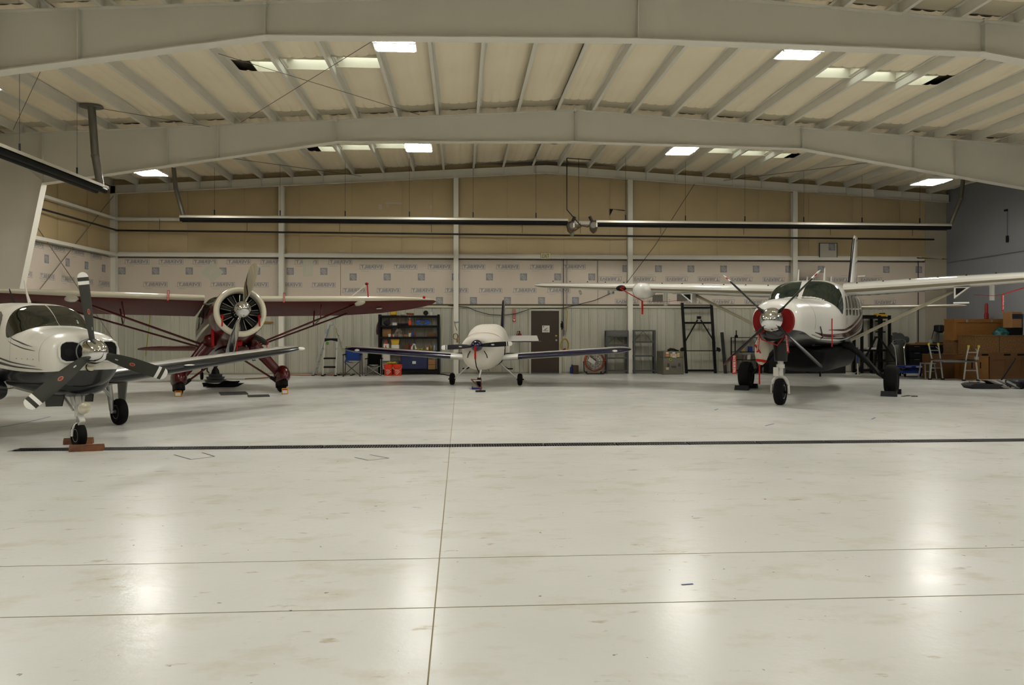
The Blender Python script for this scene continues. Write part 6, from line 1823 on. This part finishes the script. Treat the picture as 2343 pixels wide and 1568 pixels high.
# workbench
Yw = 26.55
x0, x1, z0, z1 = bx(2082, 787, 2178, 848, Yw)
t = thing('workbench', 'workbench with brown top and black drawers by the corner', 'workbench', ((x0 + x1) / 2, Yw, 0))
wx = x1 - x0
obj('worktop', MB().cbox((0, .3, z1 - .02), (wx + .06, .68, .05), bev=.006), mat('brown_worktop', '6E4E28', .6), t)
obj('carcass', MB().box(-wx / 2, wx / 2, .03, .6, .05, z1 - .05), mat('black_cabinet', '0C0C0E', .4), t)
M_drw = mat('black_drawer', '141416', .35)
for c_ in range(3):
    for r_ in range(4):
        w_ = wx / 3
        xx = -wx / 2 + w_ * (c_ + .5)
        h_ = (z1 - .12) / 4
        zz = .07 + h_ * (r_ + .5)
        d_ = obj('drawer', MB().cbox((xx, .015, zz), (w_ - .02, .03, h_ - .02), bev=.004), M_drw, t)
        obj('drawer_pull', MB().cbox((xx, -.012, zz + h_ * .3), (w_ * .35, .02, .015)), M_alu, d_)
# bench grinder on pedestal
p = at(2148, 786, 26.9)
t = thing('bench_grinder', 'dark drill press standing on the workbench', 'drill press', (p.x, 26.9, z1))
h_ = at(2148, 742, 26.9).z - z1
obj('base', MB().cbox((0, 0, .03), (.32, .3, .06), bev=.01), M_gsteel, t)
obj('column', MB().cyl((0, .05, .05), (0, .05, h_ * .6), .04, 12), M_gsteel, t)
obj('head', MB().cbox((.0, -.02, h_ * .78), (.22, .34, h_ * .36), bev=.03), mat('dark_machine', '1C1D1C', .5), t)
obj('motor', MB().lathe([(.07, -.12), (.08, -.1), (.08, .1), (.07, .12)], (.13, .1, h_ * .72), n=14), MATS['dark_machine'], t)
obj('power_cord', MB().tube([(-.1, .05, h_ * .9), (-.18, .06, h_ * .5), (-.25, .06, .05)], .012, 6), M_black, t)
obj('clear_jar', MB().lathe([(.06, 0), (.065, .02), (.065, .12), (.04, .15), (.045, .17)], n=14), mat('cloudy_glass', '8F9794', .15), None, 'cloudy glass jar on the workbench beside the drill press', 'jar', loc=(at(2139, 780, Yw).x, Yw + .25, z1 + .005))
obj('wood_offcut', MB().cbox((0, 0, .02), (.5, .12, .04)), M_card, None, 'brown board lying on the workbench', 'board', loc=(at(2125, 780, Yw).x, Yw + .35, z1 + .005))
# platform truck
p = fl(2095, 863)
t = thing('platform_truck', 'blue platform truck with a bent chrome push handle', 'cart', p, math.radians(-6))
s_ = .0152
obj('deck', MB().cbox((0, .2, .33), (.92, .55, .07), bev=.015), M_blue, t)
obj('lower_frame', MB().cbox((0, .2, .16), (.84, .5, .07), bev=.012), M_blue, t)
for s in (-1, 1):
    obj('scissor_arm', MB().bar((-.36 * s, .02, .19), (.36 * s, .02, .30), .03, .03), M_blue, t)
obj('deck_label', MB().box(-.02, .28, -.085, -.078, .315, .352), M_whitepl, t)
obj('deck_decal', MB().box(-.36, -.16, -.0795, -.078, .322, .345), M_alu, t)
obj('push_handle', MB().tube([(-.40, .45, .3), (-.43, .46, .72), (-.45, .47, .95), (-.52, .48, 1.07), (-.50, .48, 1.16), (-.42, .48, 1.19), (-.18, .48, 1.19), (-.10, .48, 1.15), (-.10, .48, 1.06), (-.16, .47, .95), (-.15, .46, .72), (-.12, .45, .3)], .018, 8), M_chrome, t)
for sx in (-.33, .33):
    for sy in (.02, .38):
        wheel(t, (sx, sy, .065), .065, .035, .45, name='caster')
        obj('caster_fork', MB().box(sx - .03, sx + .03, sy - .03, sy + .03, .10, .135), M_alu, t)
# adjustable work platform
Yp = 22.95
O = Vector((at(2172, 850, Yp).x, Yp, 0))
t = thing('work_platform', 'aluminium work platform with yellow-capped hand rails by crates', 'platform', O)
def Q(px, py, dy=0):
    p = at(px, py, Yp) - O
    return Vector((p.x, dy, p.z))
for (x0_, x1_, xt0, xt1, ytop, ymid, ybot, dy) in ((2148, 2168, 2141, 2163, 790, 822, 861, .35), (2198, 2221, 2204, 2227, 794, 824, 866, -.25)):
    for a_, c_ in ((xt0, x0_), (xt1, x1_)):
        obj('hand_rail', MB().cyl(Q(a_, ytop, dy), Q(c_, ymid, dy), .022, 8), M_alu, t)
        obj('yellow_cap', MB().lathe([(.03, -.05), (.036, 0), (.03, .03)], Q(a_, ytop - 2, dy), n=10), mat('cap_yellow', 'C0B01C', .5), t)
        q = Q(c_ + (-5 if a_ == xt0 else 5), ybot, dy); q.z = .02
        obj('leg', MB().cyl(Q(c_, ymid + 4, dy), q, .024, 8), M_alu, t)
        obj('foot', MB().cbox(q, (.08, .07, .04)), M_black, t)
    obj('rail_bar', MB().cyl(Q((xt0 + x0_) / 2 - 1, (ytop + ymid) / 2 - 3, dy), Q((xt1 + x1_) / 2 - 1, (ytop + ymid) / 2 - 3, dy), .018, 8), M_alu, t)
    obj('rail_bar', MB().cyl(Q(x0_ - 4, (ymid + ybot) / 2 + 2, dy), Q(x1_ + 4, (ymid + ybot) / 2 + 2, dy), .018, 8), M_alu, t)
    for e in (0, 1):
        obj('brace', MB().cyl(Q((xt0 + x0_) / 2 if not e else (xt1 + x1_) / 2, (ytop + ymid) / 2 - 4, dy), Q(xt0 + 4 if not e else xt1 - 4, ytop + 4, dy + .05), .012, 6), M_alu, t)
a_, c_ = Q(2148, 826, .05), Q(2222, 827, .05)
obj('deck', MB().cbox((a_ + c_) / 2, (c_.x - a_.x, .55, .06), bev=.01), mat('grey_deck', '6B6C6A', .5, .3), t)
obj('deck_pad', MB().box(c_.x - .32, c_.x, -.3, .25, a_.z + .03, a_.z + .04), M_black, t)
# small folding step behind it
O2 = Vector((at(2127, 850, 23.5).x, 23.5, 0))
t = thing('folding_step', 'small aluminium folding step behind the platform truck', 'step', O2)
zz = at(2127, 832, 23.5).z
obj('tread', MB().cbox((0, .1, zz), (.34, .3, .04)), M_alu, t)
for s in (-1, 1):
    for y_ in (-.08, .3):
        obj('leg', MB().bar((s * .15, y_ * .6 + .05, zz), (s * .18, y_, 0), .03, .03), M_alu, t)
obj('cross_rung', MB().cyl((-.17, -.06, zz * .5), (.17, -.06, zz * .5), .014, 6), M_alu, t)
# wooden crates -----------------------------------------------------------------------------
M_wood = mat('amber_plywood', '7E5320', .6, noise=.18, nscale=2.5, stretch=(1, 1, 4))
M_osb = mat('flake_board', '76552A', .75, noise=.55, nscale=28, dark='4A2F12')
M_wooddk = mat('brown_plywood', '5E3D18', .65, noise=.2, nscale=3)
def crate(px, Y, dep, m, lab, z0=None, style=0, group='wooden crates in the corner'):
    x0, x1, a, c = bx(*px, Y)
    if z0 is not None:
        c = z0 + (c - a); a = z0
    t = thing('wooden_crate', lab, 'crate', ((x0 + x1) / 2, Y, a), group=group)
    w_, h_ = x1 - x0, c - a
    obj('front_panel', MB().box(-w_ / 2, w_ / 2, 0, .02, 0, h_), m, t)
    obj('rear_panel', MB().box(-w_ / 2, w_ / 2, dep - .02, dep, 0, h_), m, t)
    for s in (-1, 1):
        obj('side_panel', MB().box(min(s * w_ / 2, s * (w_ / 2 - .02)), max(s * w_ / 2, s * (w_ / 2 - .02)), .02, dep - .02, 0, h_), m, t)
    obj('lid', MB().box(-w_ / 2 - .012, w_ / 2 + .012, -.012, dep + .012, h_, h_ + .025), m, t)
    if style in (1, 2):
        for (u0, u1, v0, v1) in ((-w_ / 2, w_ / 2, 0, .09), (-w_ / 2, w_ / 2, h_ - .09, h_), (-w_ / 2, -w_ / 2 + .09, .09, h_ - .09), (w_ / 2 - .09, w_ / 2, .09, h_ - .09)):
            obj('batten', MB().box(u0, u1, -.018, 0, v0, v1), m, t)
    if style == 1:
        obj('batten', MB().box(-w_ * .05, w_ * .05, -.018, 0, .09, h_ - .09), m, t)
    if style == 2:
        for s in (-1, 1):
            obj('hasp', MB().cbox((s * w_ * .25, -.02, h_ - .04), (.06, .02, .09)), M_alu, t)
    if style == 3:
        for s in (-1, 1):
            obj('hand_slot', MB().cbox((s * w_ * .17, -.004, h_ * .62), (.035, .012, .2)), M_black, t)
        obj('lid_latch', MB().cbox((0, -.012, h_ * .93), (.14, .02, .09)), M_alu, t)
        obj('batten', MB().box(-w_ / 2, w_ / 2, -.014, 0, 0, .13), m, t)
    return t, w_, h_, a
t1, w1, h1_, _ = crate((2264, 816, 2343, 868), 23.35, .8, M_wooddk, 'brown framed crate on floor carrying the flake-board crate', 0, 1)
crate((2205, 816, 2262, 868), 23.33, .45, M_wood, 'upright amber plywood crate with two black hand slots', 0, 3)
crate((2128, 812, 2203, 866), 23.8, .42, M_wooddk, 'long brown crate behind the work platform', 0, 0)
tq, wq, hq, _ = crate((2180, 781, 2250, 864), 24.35, .5, M_osb, 'flake-board crate under the long amber crate', 0, 0)
t5, w5, h5, _ = crate((2183, 733, 2297, 780), 24.33, .52, M_wood, 'long amber plywood crate with hasps on top of the stack', hq + .025, 2)
t2, w2, h2_, z2_ = crate((2230, 770, 2343, 815), 23.36, .8, M_osb, 'large flake-board crate with a dark lid edge', h1_ + .025, 0)
obj('edge_board', MB().box(-w2 / 2, w2 / 2, -.025, 0, 0, .1), M_wooddk, t2)
obj('centre_seam', MB().box(-.005, .005, -.004, 0, .1, h2_), M_black, t2)
for s in (-.3, .15, .42):
    obj('fork_slot', MB().cbox((s * w2, -.022, .03), (.22, .012, .06), bev=.004), M_black, t2)
ztop2 = h1_ + .025 + h2_ + .026
tt, a_, c_, d_ = simple_box('instrument_case', (2312, 751, 2343, 768), 23.55, .5, mat('black_case', '0E0D0C', .5, spec=.2), 'flat black case lying on the large flake-board crate', 'case', z0=ztop2)
tt2, a2, c2, d2 = simple_box('cardboard_box', (2316, 714, 2338, 751), 23.5, .42, M_card, 'cardboard box with dark band on the black case', 'box', z0=ztop2 + c_)
obj('dark_band', MB().box(-a2 / 2, a2 / 2, -.004, 0, c2 * .55, c2 * .85), mat('navy_band', '141A28', .6), tt2)
random.seed(12)
bag = MB()
rr = []
for i in range(9):
    t_ = PI / 2 * i / 8 * .98
    rr.append([(math.cos(t_) * math.cos(q) * .26 * (1 + random.uniform(-.15, .15)), math.cos(t_) * math.sin(q) * .2 * (1 + random.uniform(-.15, .15)), math.sin(t_) * .23 * (1 + random.uniform(-.15, .15)) if i else 0) for q in [2 * PI * j / 18 for j in range(18)]])
bag.loft(rr, True, True)
obj('plastic_bag', bag, mat('teal_plastic', '1F5A5A', .18, noise=.6, nscale=9, dark='0F2A2C'), None, 'crumpled teal plastic bag on the large flake-board crate', 'bag', loc=(at(2293, 760, 23.6).x, 23.65, ztop2))
zt5 = hq + .05 + h5 + .001
p = at(2257, 733, 24.6)
t = thing('red_strut', 'red tubular strut standing on the long amber crate', 'strut', (p.x, 24.6, zt5))
hh = at(2257, 697, 24.6).z - at(2257, 733, 24.6).z
obj('lower_tube', MB().cbox((0, 0, hh * .18), (.12, .1, hh * .36), bev=.015), mat('red_orange', '7E180E', .6), t)
obj('upper_tube', MB().lathe([(.05, hh * .36), (.05, hh * .9), (.03, hh)], n=14), MATS['red_orange'], t)
# aircraft tow dolly on the floor at the frame edge
Yt2 = 20.2
O = fl(2285, 889); O.z = 0
t = thing('tow_dolly', 'low black powered tow dolly lying on floor at frame edge', 'dolly', O, math.radians(-8))
M_tow = mat('black_tow', '17171A', .5)
obj('nose_plate', MB().prism([(-.75, 0), (-.15, 0), (.0, .12), (-.72, .14), (-.82, .10)], lambda u, v, q: (u, -.25 + q, v), .55), M_tow, t)
obj('nose_ring', MB().tube([(-.62 + .12 * math.cos(a), -.02 + .09 * math.sin(a), .17) for a in [2 * PI * k / 16 for k in range(17)]], .015, 6, caps=False), M_chrome, t)
obj('ramp_plate', MB().prism([(-.38, .22), (-.30, .22), (.25, .02), (.05, .02)], lambda u, v, q: (u, -.2 + q, v), .5), mat('grey_ramp', '8A8780', .4, .5), t)
for y_ in (-.2, .28):
    obj('side_arm', MB().bar((.1, y_, .2), (.42, y_, .04), .03, .05), M_alu, t)
obj('drive_body', MB().cbox((.62, .05, .14), (.6, .6, .2), bev=.04), M_tow, t)
wheel(t, (.45, -.24, .09), .09, .07, .5, name='drive_tyre')
wheel(t, (.45, .34, .09), .09, .07, .5, name='drive_tyre')
obj('handle_bar', MB().tube([(.25, .35, .2), (.45, .36, .5), (.62, .37, .78)], .022, 8), M_black, t)

# ================================================================= ON THE FLOOR
M_chock = mat('stained_wood', '7A4A26', .7, noise=.35, nscale=9, dark='4C2C14')
def wood_chock(p, rz, lab, ln=.40):
    t = thing('wheel_chock', lab, 'chock', p, rz, group='wooden chocks at the nose wheel')
    obj('wood_block', MB().prism([(-.055, 0), (.055, 0), (.045, .05), (.012, .085), (-.02, .085), (-.05, .05)], lambda u, v, q: (q - ln / 2, u, v), ln), M_chock, t)
    return t
nw = Matrix.Rotation(math.radians(46.5), 4, 'Z') @ Vector((0, -2.13, 0)) + Vector((-6.63, 12.3, 0))
dv = Vector((math.sin(math.radians(46.5)), -math.cos(math.radians(46.5)), 0))
wood_chock(fl(199, 1032), math.radians(12), 'wooden chock in front of the low-wing nose wheel')
wood_chock(fl(180, 1016), math.radians(12), 'wooden chock behind the low-wing nose wheel', .36)
def yellow_chock(px, py, lab):
    t = thing('yellow_chock', lab, 'chock', fl(px, py), math.radians(10), group='yellow chocks at the maroon aircraft')
    obj('block', MB().cbox((0, 0, .07), (.15, .1, .14), bev=.012), mat('chock_yellow', 'C08A12', .5), t)
    obj('white_label', MB().box(-.055, .055, -.054, -.05, .02, .095), M_whitepl, t)
    obj('red_stripe', MB().box(-.055, .055, -.054, -.05, .105, .125), M_redtag, t)
yellow_chock(408, 907.5, 'yellow labelled chock at the maroon wheel beside the charcoal propeller blade')
yellow_chock(652, 902, 'yellow labelled chock at the maroon wheel nearer the ladder')
def black_chock(p, rz, lab):
    t = thing('rubber_chock', lab, 'chock', p, rz, group='black rubber chocks')
    obj('block', MB().prism([(-.09, 0), (.09, 0), (.03, .12), (-.03, .12)], lambda u, v, q: (q - .17, u, v), .34), M_black, t)
    return t
c_, s_ = math.cos(math.radians(-36)), math.sin(math.radians(-36))
def cv(x, y): return Vector((8.8 + x * c_ - y * s_, 19.05 + x * s_ + y * c_, 0))
black_chock(cv(-1.71, -.42), math.radians(-36), 'black chock before the turboprop main wheel behind the exhaust cover')
black_chock(cv(-1.71, .42), math.radians(-36), 'black chock behind the turboprop main wheel behind the exhaust cover')
black_chock(cv(1.71, -.42), math.radians(-36), 'black chock before the turboprop main wheel nearer the crates')
black_chock(cv(1.71, .42), math.radians(-36), 'black chock behind the turboprop main wheel nearer the crates')
q = cv(1.95, -.3)
obj('chock_rope', MB().tube([q, q + Vector((.1, -.05, .02)), q + Vector((.2, .03, .015)), q + Vector((.3, -.04, .012)), q + Vector((.2, -.1, .012)), q + Vector((.35, -.08, .012))], .013, 6), mat('yellow_black_rope', '3A3414', .8), None, 'dark yellow rope trailing from a turboprop chock', 'rope')
# nose-wheel stand and tow bar of the covered aircraft
p = fl(1091, 891)
t = thing('nose_wheel_dock', 'blue metal nose-wheel dock under the covered aircraft', 'wheel dock', p)
obj('base_plate', MB().cbox((0, 0.05, .02), (.26, .3, .03)), M_blue, t)
for s in (-1, 1):
    obj('side_lip', MB().cbox((s * .12, .05, .05), (.02, .3, .06)), M_blue, t)
p = fl(1099, 898)
t = thing('tow_bar', 'rusty red tow bar with black grip at the covered nose wheel', 'tow bar', p)
M_rust = mat('rusty_red', '5A2018', .6)
obj('grip', MB().cyl((-.12, 0, .03), (.13, 0, .03), .022, 8), M_black, t)
obj('shaft', MB().tube([(.0, 0, .03), (-.02, .12, .1), (-.22, .35, .3)], .014, 6), M_rust, t)
obj('shaft', MB().tube([(.02, 0, .03), (.03, .25, .12), (.03, .4, .29), (-.22, .4, .29)], .012, 6), M_rust, t)
# black mats and creeper under the maroon aircraft
c0 = at(505, 872, 20.8)
t = thing('black_tray', 'black sagging rubber tray lying under the maroon aircraft', 'tray', fl(505, 886))
mb = MB()
rr = []
for i in range(13):
    u = i / 12
    x = -.48 + .98 * u
    hgt = .10 + .05 * u + (.08 * math.exp(-((u - .6) / .12) ** 2))
    rr.append([(x, -.05 + .1 * abs(u - .5), hgt * (.35 + .65 * min(1, abs(u - .42) * 2.2 + .2))), (x * .85, -.16, .02), (x * .8, .2, .0), (x, .5, hgt * .5)])
mb.loft(rr, closed=False)
obj('tray_skin', mb, M_dk, t, fix=False)
obj('tray_rim', MB().tube([r[0] for r in rr], .02, 6), M_dk, t)
t = thing('oil_drain_pan', 'grey oil drain pan stack behind the black tray', 'pan', fl(488, 876))
for k, (r_, z_) in enumerate(((.30, .0), (.26, .09), (.2, .17))):
    obj('pan', MB().lathe([(r_ * .9, 0), (r_, .06), (r_ * 1.03, .07), (r_ * .85, .075)], (0, .2, z_), n=24), M_gsteel, t)
obj('drain_funnel', MB().lathe([(.12, 0), (.10, .1), (.05, .18), (.08, .26)], (0, .2, .25), n=16), M_black, t)
for px, py, w_, d_, rz, lab in ((535, 900, .62, .75, .35, 'dark grated floor mat under the maroon aircraft, larger'), (592, 906, .48, .4, .3, 'dark grated floor mat under the maroon aircraft, smaller')):
    t = thing('grated_mat', lab, 'mat', fl(px, py + 2), rz)
    obj('mat_sheet', MB().box(-w_ / 2, w_ / 2, -d_ / 2 + .1, d_ / 2 + .1, 0, .012), M_black, t)
    for k in range(5):
        y_ = -d_ / 2 + .12 + (d_ - .04) * k / 4
        obj('mat_bar', MB().box(-w_ / 2, w_ / 2, y_ - .008, y_ + .008, .012, .026), mat('pale_bar', '6B6A64', .4) if k in (0, 2, 4) else M_black, t)
# extension cord on the floor along the wall
obj('extension_cord', MB().tube([fl(px, py) + Vector((0, 0, .012)) for px, py in ((560, 868), (600, 866), (640, 862), (665, 859), (700, 860), (735, 858.5), (770, 859.5), (800, 857))], .014, 6), mat('orange_cord', '8A3E14', .6), None, 'orange extension cord lying along the back wall floor', 'cord')
obj('floor_cable', MB().tube([fl(px, py) + Vector((0, 0, .014)) for px, py in ((1003, 857), (1015, 858), (1030, 861), (1037, 858))], .02, 6), M_black, None, 'black cable lying beside the shelving foot', 'cable')
# bits of tape on the floor
def tape(pts, m, lab, wd=.022):
    mb = MB()
    for (a, b_) in zip(pts[:-1], pts[1:]):
        p, q = fl(*a), fl(*b_)
        d = (q - p).normalized()
        n_ = Vector((-d.y, d.x, 0)) * wd / 2
        mb.add([p - n_ + Vector((0, 0, .0015)), q - n_ + Vector((0, 0, .0015)), q + n_ + Vector((0, 0, .0015)), p + n_ + Vector((0, 0, .0015))], [(0, 1, 2, 3)])
    obj('floor_tape', mb, m, None, lab, 'tape', 'tape marks on the floor', fix=True)
M_ft = mat('dark_floor_tape', '35343A', .7)
M_bt = mat('blue_floor_tape', '3A4470', .7)
tape([(0, 978), (60, 967), (115, 954)], M_bt, 'long blue tape line beside the low-wing aircraft', .035)
tape([(398, 1041), (437, 1052), (491, 1045), (462, 1036)], M_ft, 'open black tape corner mark nearer the nose-wheel chocks')
tape([(811, 1047), (843, 1054), (890, 1049), (846, 1041)], M_ft, 'open black tape corner mark nearer the long floor joint')
tape([(1559, 1339), (1586, 1337)], M_bt, 'short blue tape strip on the front floor', .02)
tape([(1751, 975), (1771, 970)], M_bt, 'short faint tape piece ahead of the turboprop', .03)
tape([(1635, 939), (1643, 936)], M_bt, 'tiny blue tape piece beside the turboprop wing shadow', .03)
tape([(1994, 960), (2003, 956)], M_bt, 'tiny blue tape piece ahead of the turboprop main wheel', .03)
